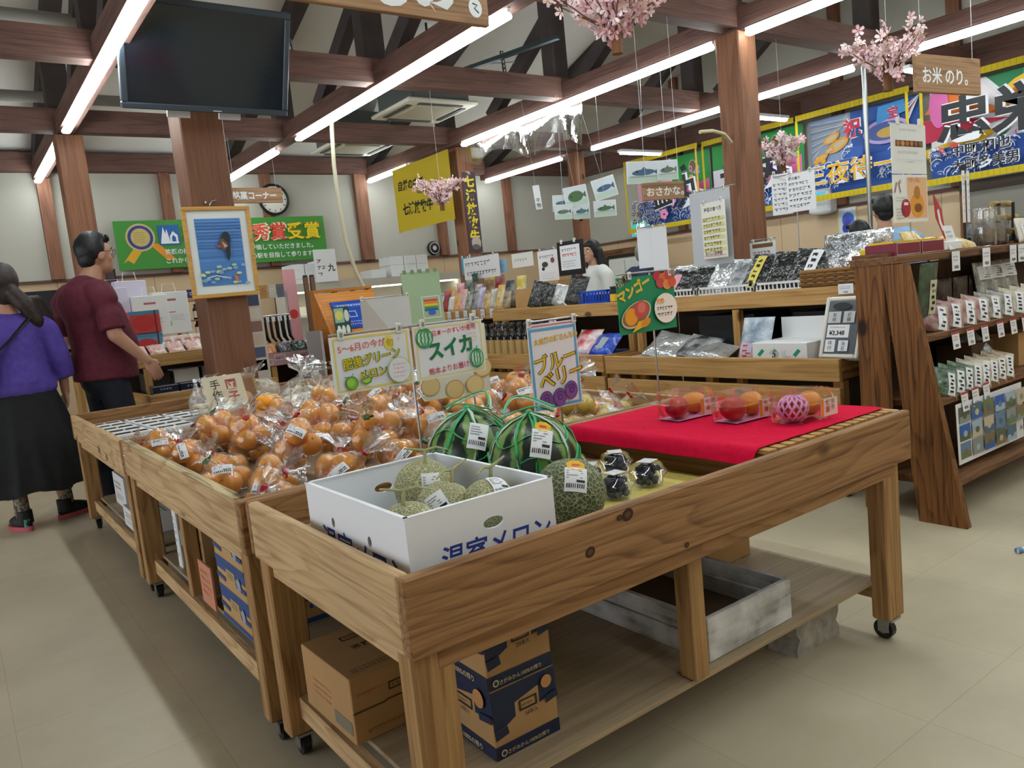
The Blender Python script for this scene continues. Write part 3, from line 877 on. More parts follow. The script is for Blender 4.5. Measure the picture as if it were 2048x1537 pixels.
melon('netted melon in the left corner of the white box, stem up and no label', (.690, 1.36, zb + .022), .066, NETM, True, (0, -.1), None, None, 3, group='melons in the box')
melon('netted melon at the right inside wall of the white box, pale round label', (.868, 1.33, zb + .045), .060, NETM, True, (-.2, .3), (.3, .95, .4), None, 4, group='melons in the box')
m = MB(); m.grid(lambda u, v: ((u - .5) * .2, (v - .5) * .3, .012 * math.sin(9 * u) * math.cos(7 * v) + .014), 12, 12, mat('#e8ebe9', .5))
solo('packing_sheet', m, 'crumpled white packing sheet under the melons in the box', 'packing', (.74, 1.42, .6066))
melon('large dark green netted melon with yellow sticker beside the white box', (1.10, 1.345, .5995), .083, GNET, False, (0, 0), (-.45, .62, .25), True, 6)

# ---------------------------------------------------------------- watermelons in green string nets
WMM, nt, b = nodes_mat('watermelon_rind')
tc = nt.nodes.new('ShaderNodeTexCoord'); sp = nt.nodes.new('ShaderNodeSeparateXYZ'); nt.links.new(tc.outputs['Object'], sp.inputs[0])
at = nt.nodes.new('ShaderNodeMath'); at.operation = 'ARCTAN2'; nt.links.new(sp.outputs[1], at.inputs[0]); nt.links.new(sp.outputs[0], at.inputs[1])
ns = nt.nodes.new('ShaderNodeTexNoise'); ns.inputs['Scale'].default_value = 26; ns.inputs['Detail'].default_value = 4; nt.links.new(tc.outputs['Object'], ns.inputs['Vector'])
ma = nt.nodes.new('ShaderNodeMath'); ma.operation = 'MULTIPLY_ADD'; ma.inputs[1].default_value = 11 / 1.0; nt.links.new(at.outputs[0], ma.inputs[0])
ms = nt.nodes.new('ShaderNodeMath'); ms.operation = 'MULTIPLY'; ms.inputs[1].default_value = 5.0; nt.links.new(ns.outputs['Fac'], ms.inputs[0]); nt.links.new(ms.outputs[0], ma.inputs[2])
si = nt.nodes.new('ShaderNodeMath'); si.operation = 'SINE'; nt.links.new(ma.outputs[0], si.inputs[0])
rp = ramp(nt, [(.30, '#6d8f45'), (.46, '#4f7634'), (.62, '#16291c'), (1.0, '#132219')])
mr = nt.nodes.new('ShaderNodeMapRange'); mr.inputs[1].default_value = -1; mr.inputs[2].default_value = 1; nt.links.new(si.outputs[0], mr.inputs[0]); nt.links.new(mr.outputs[0], rp.inputs[0])
nt.links.new(rp.outputs[0], b.inputs['Base Color']); b.inputs['Roughness'].default_value = .32
STRG = mat('#35a86b', .35); STRW = mat('#cfe0d6', .35)
def watermelon(label, loc, r, rz, tagd, sticker, seed):
    t = thing('watermelon', label, 'watermelon', loc, rz)
    g = MB(); g.ell((0, 0, 0), (r, r, r * .96), WMM, 40, 24); o = g.build('rind', t, (0, 0, r * .96))
    rr = random.Random(seed); cz = r * .96
    g = MB(); top = Vector((0, 0, cz + r * .99))
    def on(a, e, k=1.015):
        return Vector((r * k * math.cos(e) * math.cos(a), r * k * math.cos(e) * math.sin(a), cz + r * .96 * k * math.sin(e)))
    na = 8
    for k in range(na):
        a = 2 * PI * k / na + rr.uniform(-.1, .1); tw = rr.uniform(-.35, .35)
        pts = [top + Vector((0, 0, .006))] + [on(a + tw * (i / 9) ** 1.3, PI / 2 - .12 - i * .19) for i in range(1, 11)]
        for w_ in range(2):
            off = Vector((rr.uniform(-.006, .006), rr.uniform(-.006, .006), .002 + .002 * w_))
            g.tube([p_ + off * (1 + .4 * math.sin(3 * i + k)) for i, p_ in enumerate(pts)], [.0035 + .0015 * math.sin(i * 1.7 + k + w_) for i in range(len(pts))], STRG if (k + w_) % 3 else STRW, 6, True, True, .5)
    for e in (.62, .1):
        pts = [on(2 * PI * i / 32, e + .16 * math.cos(na * PI * i / 32 + 1)) for i in range(33)]
        g.tube(pts, .003, STRG, 6, False, True, .5)
    g.build('net', t)
    h = MB()                                                # carrying handle: loose loop of the same cord, fallen to one side
    for w_ in range(3):
        pts = [top + Vector((.10 * math.sin(PI * i / 10) * (1 if w_ < 2 else -.5) + .008 * w_, -.07 * (i / 5 - 1), .012 + .028 * math.sin(PI * i / 10) - .007 * w_)) for i in range(11)]
        h.tube(pts, .0038, STRG if w_ != 1 else STRW, 6, True, True, .6)
    h.ell(top + Vector((0, 0, .008)), (.009, .009, .008), STRG, 8, 6)
    h.build('handle', t)
    yaw, pitch, roll = tagd
    M = Matrix.Translation((0, 0, cz)) @ NROT(yaw - rz, 4, 'Z') @ NROT(-pitch, 4, 'X') @ Matrix.Translation((0, -r - .007, 0)) @ NROT(roll, 4, 'Y')
    price_tag(t, M, .052, .075, seed, sticker, .14)
watermelon('striped watermelon in green net, behind, with no yellow sticker', (1.155, 1.835, .5995), .118, .5, (-.35, .52, .35), False, 4)
watermelon('striped watermelon in green net, in front, with yellow sticker', (1.185, 1.585, .5995), .118, 1.2, (-.42, .52, .30), True, 9)

# ---------------------------------------------------------------- yellow sheet and blueberry tubs
m = MB(); m.grid(lambda u, v: (u * .50, v * .62, .0015 + .0012 * math.sin(21 * u) * math.sin(15 * v)), 16, 16, noisy('yellow_print_sheet', '#cdbb62', '#b3ad6e', 45, .55, 0, 3, .55, .62))
solo('yellow_sheet', m, 'yellow printed sheet spread under the blueberry tubs', 'sheet', (1.16, 1.178, .5996))
TUBP = film('tub_plastic', .0, .05, .03, bump=.02)
BERRY = noisy('blueberry_skin', '#141b33', '#3d4a6a', 25, .5)
def tub(label, loc, rz):
    t = thing('blueberry_tub', label, 'tub', loc, rz, 'blueberry tubs')
    g = MB(); g.lathe([(.030, 0), (.037, .004), (.044, .030), (.050, .032), (.051, .036)], TUBP, 24); g.build('tub', t)
    g = MB(); g.lathe([(.052, .036), (.051, .039), (.046, .040), (.040, .058), (.030, .064), (0, .065)], TUBP, 24)
    g.build('lid', t)
    g = MB(); r = random.Random(int(loc[0] * 1000))
    for k in range(52):
        a = r.random() * 2 * PI; q = math.sqrt(r.random()) * .028; z = .012 + .016 * (k % 3)
        g.ell((q * math.cos(a), q * math.sin(a), z + .012 * (1 - q / .028)), .0085, BERRY, 8, 6)
    o = g.build('berries', t); o['kind'] = 'stuff'
    g = MB(); g.box((0, 0, .0662), (.045, .040, .0012), mat('#c9ccd4', .3)); p_ = Pen(g, (-.0225, -.02, .0668), (1, 0, 0), (0, 1, 0)); p_.poly([(.008, .008), (.02, .008), (.012, .03)], PAPER)
    g.build('label_card', t)
for k, (x, y, lab) in enumerate(((1.315, 1.425, 'in the front row nearest the dark melon'), (1.45, 1.44, 'in the front row nearest the red cloth'), (1.345, 1.555, 'middle row beside the watermelon'), (1.485, 1.60, 'middle row by the red cloth edge'), (1.405, 1.70, 'in the back row by the wooden crates'))):
    tub('clear tub of blueberries on the yellow sheet, ' + lab, (x, y, .6035), .3 * k)

# ---------------------------------------------------------------- slatted boxes, red cloth, mango packs
def slat_box(label, loc, w, d, h):
    t = thing('slatted_box', label, 'crate', loc, 0, 'slatted boxes under the red cloth')
    a = MB()
    n_ = 7
    for k in range(n_):
        a.box(((k + .5) * w / n_, d / 2, h - .006), (w / n_ - .012, d, .012), LWY, None, .001)
    a.build('top_slats', t)
    for y in (.008, d / 3, 2 * d / 3, d - .008):
        a = MB(); a.box((w / 2, y, (h - .012) / 2), (w - .02, .014, h - .013), LWX); a.build('divider', t)
    a = MB(); a.box((.012, d / 2, (h - .012) / 2), (.012, d - .02, h - .014), DWY); a.build('back_board', t)
slat_box('pale slatted box under the red cloth, beside the blueberry tubs', (1.60, 1.170, .5996), .30, .768, .094)
slat_box('pale slatted box under the red cloth, at the far end of the table', (1.905, 1.170, .5996), .288, .768, .094)
REDC = noisy('red_felt_cloth', '#cb1038', '#d3163f', 60, .9, .15, 3, .35, .65, 0, .08)
def cloth(u, v):
    x = 1.555 + u * .655; y = 1.20 + v * .72; z = .6965
    z += .0012 * math.sin(x * 60) * math.sin(y * 31)
    e = (1.598 - x)
    if e > 0:                                                # the edge droops past the slats
        z -= .5 * e + 9 * e * e; x += .4 * e
    return (x, y, z + .0015)
m = MB(); m.grid(cloth, 40, 24, REDC); m.grid(lambda u, v: tuple(Vector(cloth(u, v)) - Vector((0, 0, .0012))), 40, 24, REDC)
solo('red_cloth', m, 'bright red felt cloth spread over the slatted boxes', 'cloth')
MANGO = noisy('mango_skin', '#a3182a', '#d96a25', 9, .35, 0, 2, .4, .68); MANGOY = noisy('golden_mango_skin', '#d98a22', '#c8402a', 9, .35, 0, 2, .4, .7)
NETP = mat('#e59fcb', .55)
def mango(label, loc, r, mt, rz):
    m_ = MB(); m_.ell((0, 0, r[2]), r, mt, 24, 16, lambda p, d: Vector((p.x, p.y + .12 * p.x * abs(d.x), p.z * (1 + .08 * d.x))))
    m_.tube([(r[0] * .9, 0, r[2] * 1.15), (r[0] * 1.08, 0, r[2] * 1.3)], [.004, .003], STEMM, 6)
    solo('mango', m_, label, 'mango', loc, rz)
def mango_pack(label, x, y, rz, seed):
    t = thing('mango_pack', label, 'fruit pack', (x, y, .7005), rz, 'clear mango packs on the red cloth')
    w, d = .19, .125
    def shell(z0, z1, r0, r1, lip, cap, name):
        g = MB(); n_ = 40
        def ring(sc, z):
            o = []
            for k in range(n_):
                a = 2 * PI * k / n_; c, s = math.cos(a), math.sin(a); p = 5
                q = (abs(c) ** p + abs(s) ** p) ** (-1 / p)
                rib = 1 + .012 * (k % 2)
                o.append((w / 2 * sc * c * q * rib, d / 2 * sc * s * q * rib, z))
            return o
        rows = [ring(r0, z0), ring((r0 + r1) / 2, (z0 + z1) / 2), ring(r1, z1)] + ([ring(lip, z1)] if lip else [])
        vs = [v for r_ in rows for v in r_]
        g.add(vs, [(i * n_ + j, i * n_ + (j + 1) % n_, (i + 1) * n_ + (j + 1) % n_, (i + 1) * n_ + j) for i in range(len(rows) - 1) for j in range(n_)], FILM2, False)
        if cap == 'b': g.add(rows[0], [tuple(range(n_ - 1, -1, -1))], FILM2)
        else: g.add(rows[2], [tuple(range(n_))], FILM2)
        g.build(name, t)
    shell(.0, .052, .84, .94, 1.08, 'b', 'tray')
    g = MB(); n_ = 40
    shell(.054, .086, .98, .86, None, 't', 'lid')
    g = MB(); g.box((0, 0, .055), (w * 1.1, d * 1.1, .0012), FILM2); g.v = []; g.f = []; g.fm = []; g.fs = []
    for k in range(n_):
        a = 2 * PI * k / n_; a2 = 2 * PI * (k + 1) / n_
        def q_(a_, s_):
            c, s = math.cos(a_), math.sin(a_); q = (abs(c) ** 5 + abs(s) ** 5) ** (-.2)
            return (w / 2 * s_ * c * q, d / 2 * s_ * s * q, .0545)
        g.add([q_(a, 1.10), q_(a2, 1.10), q_(a2, .96), q_(a, .96)], [(0, 1, 2, 3)], FILM2)
    g.build('flange', t)
    g = MB(); g.box((w * .24, -d * .49, .034), (.075, .0012, .05), mat('#e7d2cd', .4)); p_ = Pen(g, (w * .24 - .0375, -d * .49 - .0006, .009)); p_.rect(0, 0, .012, .05, mat('#e08a2a')); p_.vtext(.028, .032, '七浦', .018, RED, bold=.02); p_.vtext(.052, .034, '完熟', .016, mat('#7a4a2a'))
    g.build('label_card', t)
mango_pack('clear pack of two mangoes, one crimson and one golden, leftmost on the red cloth', 1.86, 1.66, -.06, 1)
mango('crimson mango in the leftmost clear pack', (1.815, 1.655, .7035), (.048, .036, .034), MANGO, .4)
mango('golden mango in the leftmost clear pack', (1.905, 1.665, .7035), (.046, .036, .034), MANGOY, -.3)
mango_pack('clear pack of orange red mangoes, middle one on the red cloth', 1.90, 1.475, -.06, 2)
mango('orange red mango in the middle clear pack, at its left end', (1.855, 1.47, .7035), (.048, .038, .036), MANGO, .1)
mango('orange red mango in the middle clear pack, by the label', (1.948, 1.475, .7035), (.045, .037, .036), MANGOY, .2)
mango_pack('clear pack with mango in a pink foam net, nearest on the red cloth', 1.955, 1.31, -.06, 3)
mango('mango without a net in the nearest clear pack', (2.005, 1.315, .7035), (.043, .036, .036), MANGOY, .1)
mango('mango wrapped in the pink foam net', (1.918, 1.31, .7045), (.043, .033, .032), MANGO, .1)
m = MB()
for s_ in (-1, 1):
    for k in range(12):
        pts = []
        for i in range(13):
            e = -1.2 + 2.4 * i / 12; a = 2 * PI * k / 12 + s_ * .55 * e
            pts.append((.047 * math.cos(e) * math.cos(a) ** 1, .039 * math.cos(e) * math.sin(a), .037 + .037 * math.sin(e)))
        m.tube(pts, .0035, NETP, 6)
solo('foam_net', m, 'pink foam fruit net around a mango in the nearest pack', 'fruit net', (1.918, 1.31, .703), .1)
for x, y, lab in ((1.815, 1.655, 'leftmost'), (1.855, 1.47, 'middle')):
    m = MB(); m.grid(lambda u, v: ((u - .5) * .15, (v - .5) * .09, .0025 + .0018 * math.sin(25 * u) * math.sin(22 * v)), 14, 8, NETP)
    solo('foam_pad', m, 'flat pink foam net lying under the mangoes of the %s pack' % lab, 'fruit net', (x + .04, y, .7003), -.06)

# ---------------------------------------------------------------- oranges in tied bags
ORM = noisy('orange_peel', '#f2980a', '#f7a818', 18, .36, .35, 3, .3, .7, 0, .5, 160, .0015)
YCM = noisy('yellow_citrus_peel', '#d9b21c', '#e3c334', 14, .38, .35, 3, .3, .7, 0, .5, 150, .0015)
def citrus_proto(name, m_, r, label, group):
    g = MB(); g.ell((0, 0, 0), (r, r, r * .93), m_, 20, 12, lambda p, d: p * (1 - .06 * max(0, abs(d.z) - .93) * 14))
    g.tube([(0, 0, r * .86), (0, 0, r * .90)], .004, mat('#6d7a35'), 6)
    return solo(name, g, label, 'orange' if name == 'orange' else 'citrus', (0, 0, 0), 0, group)
OR_LABEL = 'orange inside a tied clear bag heaped on the middle display table'
orange0 = citrus_proto('orange', ORM, .037, OR_LABEL, 'bagged oranges')
citron0 = citrus_proto('yellow_citrus', YCM, .034, 'yellow citrus fruit in a clear bag, right rear of the middle table', 'yellow citrus fruit')
VAR = []
def bag_mesh(cs, r, nd, seed, flare=.045):
    nd = Vector(nd).normalized(); q = Vector((0, 0, 1)).rotation_difference(nd).to_matrix()
    rr = random.Random(seed); sv = Vector((seed * 3.1, seed * 1.7, 0)); g = MB()
    def rad(d):
        ray = 0; h = 0
        for c in cs:
            b_ = d.dot(c); h = max(h, b_ + r); disc = b_ * b_ - c.length_squared + (r + .003) ** 2
            if disc > 0: ray = max(ray, b_ + math.sqrt(disc))
        x = max(ray + .002, .28 * ray + .72 * h * .93)
        return x + .006 * abs(noise.noise(d * 5 + sv)) + .004 * noise.noise(d * 13 + sv)
    N = 30; rows = []
    top = rad(nd); nl = top + .022
    for i in range(17):
        th = PI - (PI - .42) * i / 16
        row = []
        for j in range(N):
            a = 2 * PI * j / N
            d = q @ Vector((math.sin(th) * math.cos(a), math.sin(th) * math.sin(a), math.cos(th)))
            k = rad(d)
            pull = max(0, 1 - th / 1.0)
            p = d * k
            ax = nd * (p.dot(nd)); p = ax + (p - ax) * (1 - .55 * pull)
            row.append(p + nd * .012 * pull)
        rows.append(row)
    side = q @ Vector((1, 0, 0)); up2 = q @ Vector((0, 1, 0))
    bend = Vector((rr.uniform(-.03, .03), rr.uniform(-.03, .03), -.012))
    for rad_, hgt, pl in ((.013, 0, .1), (.009, .008, .1), (.016, .018, .25), (.030, .036, .45), (flare, .056, .6), (flare * 1.15, .074, .7)):
        row = []
        for j in range(N):
            a = 2 * PI * j / N
            w = rad_ * (1 + pl * math.sin(5 * a + seed) * .6 + pl * .4 * math.sin(8 * a + 2 * seed))
            fl = 1 - .55 * min(1, hgt / .05)                 # the torn mouth lies flat
            row.append(nd * (nl + hgt) + side * math.cos(a) * w + up2 * math.sin(a) * w * fl + bend * (hgt / .07) ** 2)
        rows.append(row)
    vs = [p for r_ in rows for p in r_]
    g.add(vs, [(i * N + j, i * N + (j + 1) % N, (i + 1) * N + (j + 1) % N, (i + 1) * N + j) for i in range(len(rows) - 1) for j in range(N)], FILM, True)
    return g, nd * (nl + .006), nd
RO = .037
CL = ([(-.037, -.02, 0), (.037, -.022, 0), (0, .044, 0), (0, 0, .058)], [(-.038, -.037, 0), (.038, -.037, 0), (-.037, .038, .004), (.038, .037, 0)],
      [(-.037, -.016, 0), (.038, -.02, .004), (.002, .046, 0)], [(-.038, -.03, 0), (.037, -.034, .002), (0, .036, 0), (-.02, 0, .056), (.042, .02, .05)])
NDS = ((.8, .2, .55), (-.7, .4, .6), (.25, .5, .9), (-.35, -.55, .75))
def bag_proto(i, name, label, group, fruit_r, tape):
    cs = [Vector(c) * (fruit_r / RO) for c in CL[i % 4]]
    g, np_, nd = bag_mesh(cs, fruit_r, NDS[i % 4], i + 1)
    o = solo(name, g, label, 'bag', (0, 0, 0), 0, group)
    t = MB(); q = Vector((0, 0, 1)).rotation_difference(nd).to_matrix()
    t.box(np_, (.019, .019, .010), tape, q, .002); t.box(np_ + q @ Vector((.015, 0, 0)), (.016, .003, .009), tape, q)
    t.build('tape', o)
    return o, cs
TAPES = {'red': mat('#c4222c', .35), 'green': mat('#1d6b3a', .35)}
BAGS = {}
def place_bag(i, tape, loc, rz, label, group, price, tilt=(0, 0)):
    if (i, tape) not in BAGS:
        o, cs = bag_proto(i, 'orange_bag', label, group, RO, TAPES[tape]); BAGS[(i, tape)] = (o, cs); first = True
    else:
        first = False
    o, cs = BAGS[(i, tape)]
    e = (tilt[0], tilt[1], rz)
    if first:
        o.location = loc; o.rotation_euler = e
    else:
        ch = [c for c in o.children if c.name.startswith('tape')]
        r = o.copy(); COL.objects.link(r); r.location = loc; r.rotation_euler = e; r['label'] = label; r['group'] = group
        for c in ch:
            k = c.copy(); COL.objects.link(k); k.parent = r
        o = r
    from mathutils import Euler
    E_ = Euler(e).to_matrix()
    for c in cs:
        k = orange0.copy(); COL.objects.link(k); k.location = Vector(loc) + E_ @ c
        k.rotation_euler = (RND.uniform(-1.2, 1.2), RND.uniform(-1.2, 1.2), RND.uniform(0, 6))
    if price:
        # sticker lies on the film, on the aisle side of the bag
        d = E_.inverted() @ Vector(price).normalized()
        rad_ = max(c.dot(d) for c in cs) + RO + .007
        M = Matrix.Translation(d * rad_) @ Vector((0, -1, 0)).rotation_difference(d).to_matrix().to_4x4() @ NROT(RND.uniform(-.5, .5), 4, 'Y')
        price_tag(o, M, .062, .030, RND.randint(0, 999), None, .09)
bags = []
nx, ny = 7, 7
for j in range(ny):
    for i in range(nx):
        x = .665 + i * .222 + (.07 if j % 2 else 0) + RND.uniform(-.022, .022); y = 2.125 + j * .212 + RND.uniform(-.02, .02)
        if x > 2.14 or (x > 1.62 and y < 2.3): continue
        bags.append((x, y, .600 + .040 + RND.uniform(0, .004)))
for j in range(6):
    for i in range(6):
        x = .83 + i * .225 + (.06 if j % 2 else 0) + RND.uniform(-.03, .03); y = 2.26 + j * .215 + RND.uniform(-.03, .03)
        if x > 2.05 or (x > 1.45 and y < 2.45): continue
        if x < .95 and j in (0, 2): continue
        bags.append((x, y, .705 + RND.uniform(0, .012) + (.012 if .9 < x < 1.7 else 0)))
for k, (x, y, z) in enumerate(bags):
    lower = z < .68
    tape = 'green' if k % 5 == 2 else 'red'
    front = y < 2.28 or x < .8
    price = None
    if (front and k % 2 == 0) or k % 4 == 1:
        price = (-.35 + RND.uniform(-.2, .2), -.75, .62)
    lab = 'clear orange bag tied with %s tape, %s%s' % (tape, 'bottom layer of the heap' if lower else 'top of the heap', ', with white price sticker' if price else '')
    place_bag(2 if lower and x > .8 and 2.3 < y < 3.3 and x < 1.9 else RND.randrange(4), tape, (x, y, z), RND.uniform(0, 6.28), lab, lab + ', middle table', price, (RND.uniform(-.25, .25), RND.uniform(-.25, .25)) if not lower else (0, 0))
orange0.location = Vector((1.02, 3.16, .80)); orange0['label'] = 'single orange lying loose on top of the heap of bags'; del orange0['group']
# yellow citrus bags
yb = None
for k, (x, y, z, rz) in enumerate(((1.80, 2.12, .640, .3), (1.98, 2.11, .640, 1.5), (2.10, 2.25, .640, 2.6), (1.90, 2.24, .70, .9))):
    lab = 'clear bag of yellow citrus along the right rear rim, ' + ('leftmost', 'second from left', 'by the right hand rim', 'lying on the others')[k]
    if yb is None:
        yb, ycs = bag_proto(1, 'citrus_bag', lab, 'bags of yellow citrus', .034, TAPES['red'])
        yb.location = (x, y, z); yb.rotation_euler = (0, 0, rz)
    else:
        dup(yb, (x, y, z), rz, lab)
    for c in ycs:
        o = citron0.copy() if (k or c is not ycs[0]) else citron0
        if o is not citron0: COL.objects.link(o)
        o.location = Vector((x, y, z)) + RZ(rz) @ c
        o.rotation_euler = (RND.uniform(-1, 1), RND.uniform(-1, 1), 0)

# ---------------------------------------------------------------- far left table: white packs, cards, bottles, clear bags
def sweet_pack(label, loc, rz=0):
    t = thing('sweet_pack', label, 'pack', loc, rz, 'white sweet packs')
    g = MB(); g.box((0, 0, .016), (.185, .125, .032), WHITE, None, .003); g.build('carton', t)
    g = MB(); p = Pen(g, (-.0925, -.0625, .0325), (1, 0, 0), (0, 1, 0)); p.rect(.012, .030, .160, .062, mat('#33363a', .2)); p.stroke([(.09, .03), (.10, .092)], .012, LGREY)
    g.build('window', t); g = MB(); Pen(g, (-.0925, -.0625, 0)).scribble(.02, .006, .13, .018, GREY, 2); g.build('front_print', t)
    return t
sp0 = None
for c in range(3):
    for r_ in range(5 if c < 2 else 3):
        x = .675 + .205 * c + .008 * r_; y = 4.98 - .155 * r_ - .02 * c
        lab = 'white dark windowed sweet pack, %s column from the aisle, row %s from the back' % (('first', 'second', 'third')[c], ('one', 'two', 'three', 'four', 'five')[r_])
        if sp0 is None: sp0 = sweet_pack(lab, (x, y, .5995), .02)
        else: dup(sp0, (x, y, .5995), .02 * (r_ - 1), lab)
m = MB(); m.box((0, 0, .012), (.17, .12, .024), LGREY, None, .004); Pen(m, (-.085, -.06, .024), (1, 0, 0), (0, 1, 0)).rect(.02, .02, .12, .07, WHITE)
solo('white_pack', m, 'plain white pack without windows, nearest on the far left table', 'pack', (.74, 4.02, .5995), .1)
m = MB(); m.ell((0, 0, .03), (.07, .05, .03), foil('dark_red_pack', '#5d1224', '#a2405a', 12, .3), 14, 8)
solo('red_pack', m, 'small dark red snack pack beside the white packs', 'pack', (1.0, 4.1, .5995))
def board_sheet(name, label, cat, loc, rz, w, h, base, draw, lean=0.0, t_=.004, group=None, both=None):
    g = MB(); g.box((0, 0, h / 2), (w, t_, h), base); p = Pen(g, (-w / 2, -t_ / 2, 0))
    if draw: draw(p, w, h)
    return solo(name, g, label, cat, loc, 0, group, (lean, 0, rz))
def dr_card(p, w, h):
    p.vtext(w * .28, h * .76, '手作り', w * .26, mat('#4a4335'), bold=.02); p.vtext(w * .68, h * .72, '団子', w * .3, mat('#a8434a'), bold=.02); p.rect(w * .1, h * .05, w * .8, h * .22, mat('#b98a62'))
board_sheet('printed_card', 'cream printed card leaning among the bags, left of its brown neighbour', 'card', (1.1,3.9,0.634), .1, .20, .26, mat('#cfc4a8'), dr_card, -.35)
def dr_brown(p, w, h):
    p.rect(w * .06, h * .3, w * .88, h * .6, noisy('wood_print', '#9a6d45', '#7d5433', 5)); p.ell(w * .5, h * .55, w * .3, h * .12, mat('#c79a6a')); p.scribble(w * .1, h * .06, w * .8, h * .2, mat('#5b3d28'), 4, 2)
board_sheet('printed_card', 'brown picture card leaning beside the cream card', 'card', (1.188,3.95,0.619), .1, .19, .27, mat('#a98662'), dr_brown, -.4)
def bottle(label, loc, h, r, body, cap, lab=None, group=None, name='bottle', cat='bottle', neck=.35):
    t = thing(name, label, cat, loc, 0, group)
    g = MB(); g.lathe([(0, 0), (r * .92, 0), (r, h * .03), (r, h * .62), (r * .9, h * .70), (r * neck, h * .80), (r * neck, h * .92), (0, h * .92)], body, 14); g.build('body', t)
    g = MB(); g.lathe([(r * neck * 1.2, h * .9), (r * neck * 1.2, h), (0, h)], cap, 12); g.build('cap', t)
    if lab:
        g = MB(); g.lathe([(r * 1.01, h * .12), (r * 1.01, h * .55)], lab, 14); g.build('paper_label', t)
    return t
CLR = film('clear_bottle', .12, .08, .2, bump=.1)
b0 = None
for k, (px_, lab) in enumerate(((0, 'leftmost'), (1, 'second from left'), (2, 'third from left'), (3, 'rightmost'))):
    loc = (1.215 + .062 * k, 5.03 + .02 * (k % 2), .5995)
    if b0 is None: b0 = bottle('clear plastic bottle with white cap on the far left table, ' + lab, loc, .21, .029, CLR, WHITE, None, 'clear bottles')
    else: dup(b0, loc, 0, 'clear plastic bottle with white cap on the far left table, ' + lab)
def veg_bag(label, loc, s, rz, inner, seed):
    t = thing('produce_bag', label, 'bag', loc, rz, 'clear produce bags')
    cs = [Vector((-.05, 0, 0)) * s, Vector((.05, .01, 0)) * s, Vector((0, .03, .05)) * s]
    g, np_, nd = bag_mesh(cs, .05 * s, (.2, -.1, 1), seed, .06 * s); g.build('bag_film', t, (0, 0, .063 * s))
    g = MB(); r = random.Random(seed)
    for k in range(16):
        g.ell(((r.random() - .5) * .13 * s, (r.random() - .5) * .07 * s, (.035 + .06 * r.random()) * s), (.024 * s, .018 * s, .014 * s), inner, 8, 6, None, RZ(r.random() * 3))
    o = g.build('contents', t); o['kind'] = 'stuff'
PALE = mat('#d9cfae', .6); PEACH = mat('#e2b98a', .6)
for k, (x, y, s, inn, lab) in enumerate(((1.40, 3.80, 1.35, PALE, 'pale food, right of the printed cards'), (1.62, 3.78, 1.3, PEACH, 'peach coloured food, next to the pillar'), (1.85, 3.80, 1.25, PALE, 'pale food, behind the green melon sign'), (2.04, 3.85, 1.2, PEACH, 'peach coloured food, at the right rim'), (1.30, 4.08, 1.4, PALE, 'pale food, behind the cards'), (1.55, 4.10, 1.5, PALE, 'pale food in the second row, before the pillar'), (1.82, 4.1, 1.4, PEACH, 'peach coloured food in the second row, at the right'), (2.05, 4.15, 1.2, PALE, 'pale food in the second row, at the right rim'), (1.14, 4.55, 1.1, PALE, 'pale food, between packs and bottles'))):
    veg_bag('clear tied bag of %s' % lab, (x, y, .5995), s, k, inn, 20 + k)

# ---------------------------------------------------------------- sign stands on the front table
def stand(label, base, pole_top, bar, sheets, cat='sign stand', name='sign_stand', rz=0.0, group=None, pr=.0035, clips=None):
    """pole with foot, cross bar, spring clips and hanging paper signs; sheets = (x, ztop, w, h, base material, draw, yaw)"""
    t = thing(name, label, cat, base, rz, group)
    H = pole_top - base[2]
    g = MB(); g.lathe([(0, 0), (.04, 0), (.04, .003), (.008, .006), (0, .006)], STEEL, 16); g.build('foot', t)
    g = MB(); g.tube([(0, 0, .003), (0, 0, H)], pr, STEEL, 8); g.build('pole', t)
    if bar:
        g = MB(); g.tube([(bar[0], -.003, H), (bar[1], -.003, H)], pr * .9, STEEL, 8); g.build('cross_bar', t)
    for k, (x, zt, w, h, base_m, draw, yaw) in enumerate(sheets):
        z = zt - base[2]
        cx, sy = math.cos(yaw), math.sin(yaw)
        g = MB(Matrix.Translation((x, -.009 - .003 * k, z - h)) @ NROT(yaw, 4, 'Z'))
        g.box((w / 2, 0, h / 2), (w, .0016, h), base_m)
        p = Pen(g, (0, -.0008, 0))
        if draw: draw(p, w, h)
        g.build('paper_sign', t)
        for xx in (clips or (.14, .86)):
            c = MB(Matrix.Translation((x, -.009 - .003 * k, z - h)) @ NROT(yaw, 4, 'Z'))
            c.box((w * xx, -.003, h + .004), (.016, .008, .028), CLIP, None, .002); c.box((w * xx, -.007, h + .004), (.008, .003, .012), GREY)
            c.build('clip', t)
    return t
SGN = mat('#e4e6ee', .4); SGY = mat('#e0d26a', .5); LG = mat('#7cb338', .5); DG = mat('#2d7d33', .5); PKT = mat('#e89ab0', .5); PURP = mat('#7d4f9a', .5); DPUR = mat('#4a2a63', .5); SKYB = mat('#5aa7d8', .5)
def fruit_melon(p, x, y, r):
    p.ell(x, y, r * 1.12, r * 1.1, mat('#3a5c3a')); p.ell(x, y, r, r, LG); p.ell(x - r * .15, y + r * .1, r * .65, r * .65, mat('#9ccf52')); p.stroke([(x - r * 1.2, y + r * 1.05), (x, y + r * 1.0), (x + r * .4, y + r * 1.5)], r * .14, mat('#4a8a8a'))
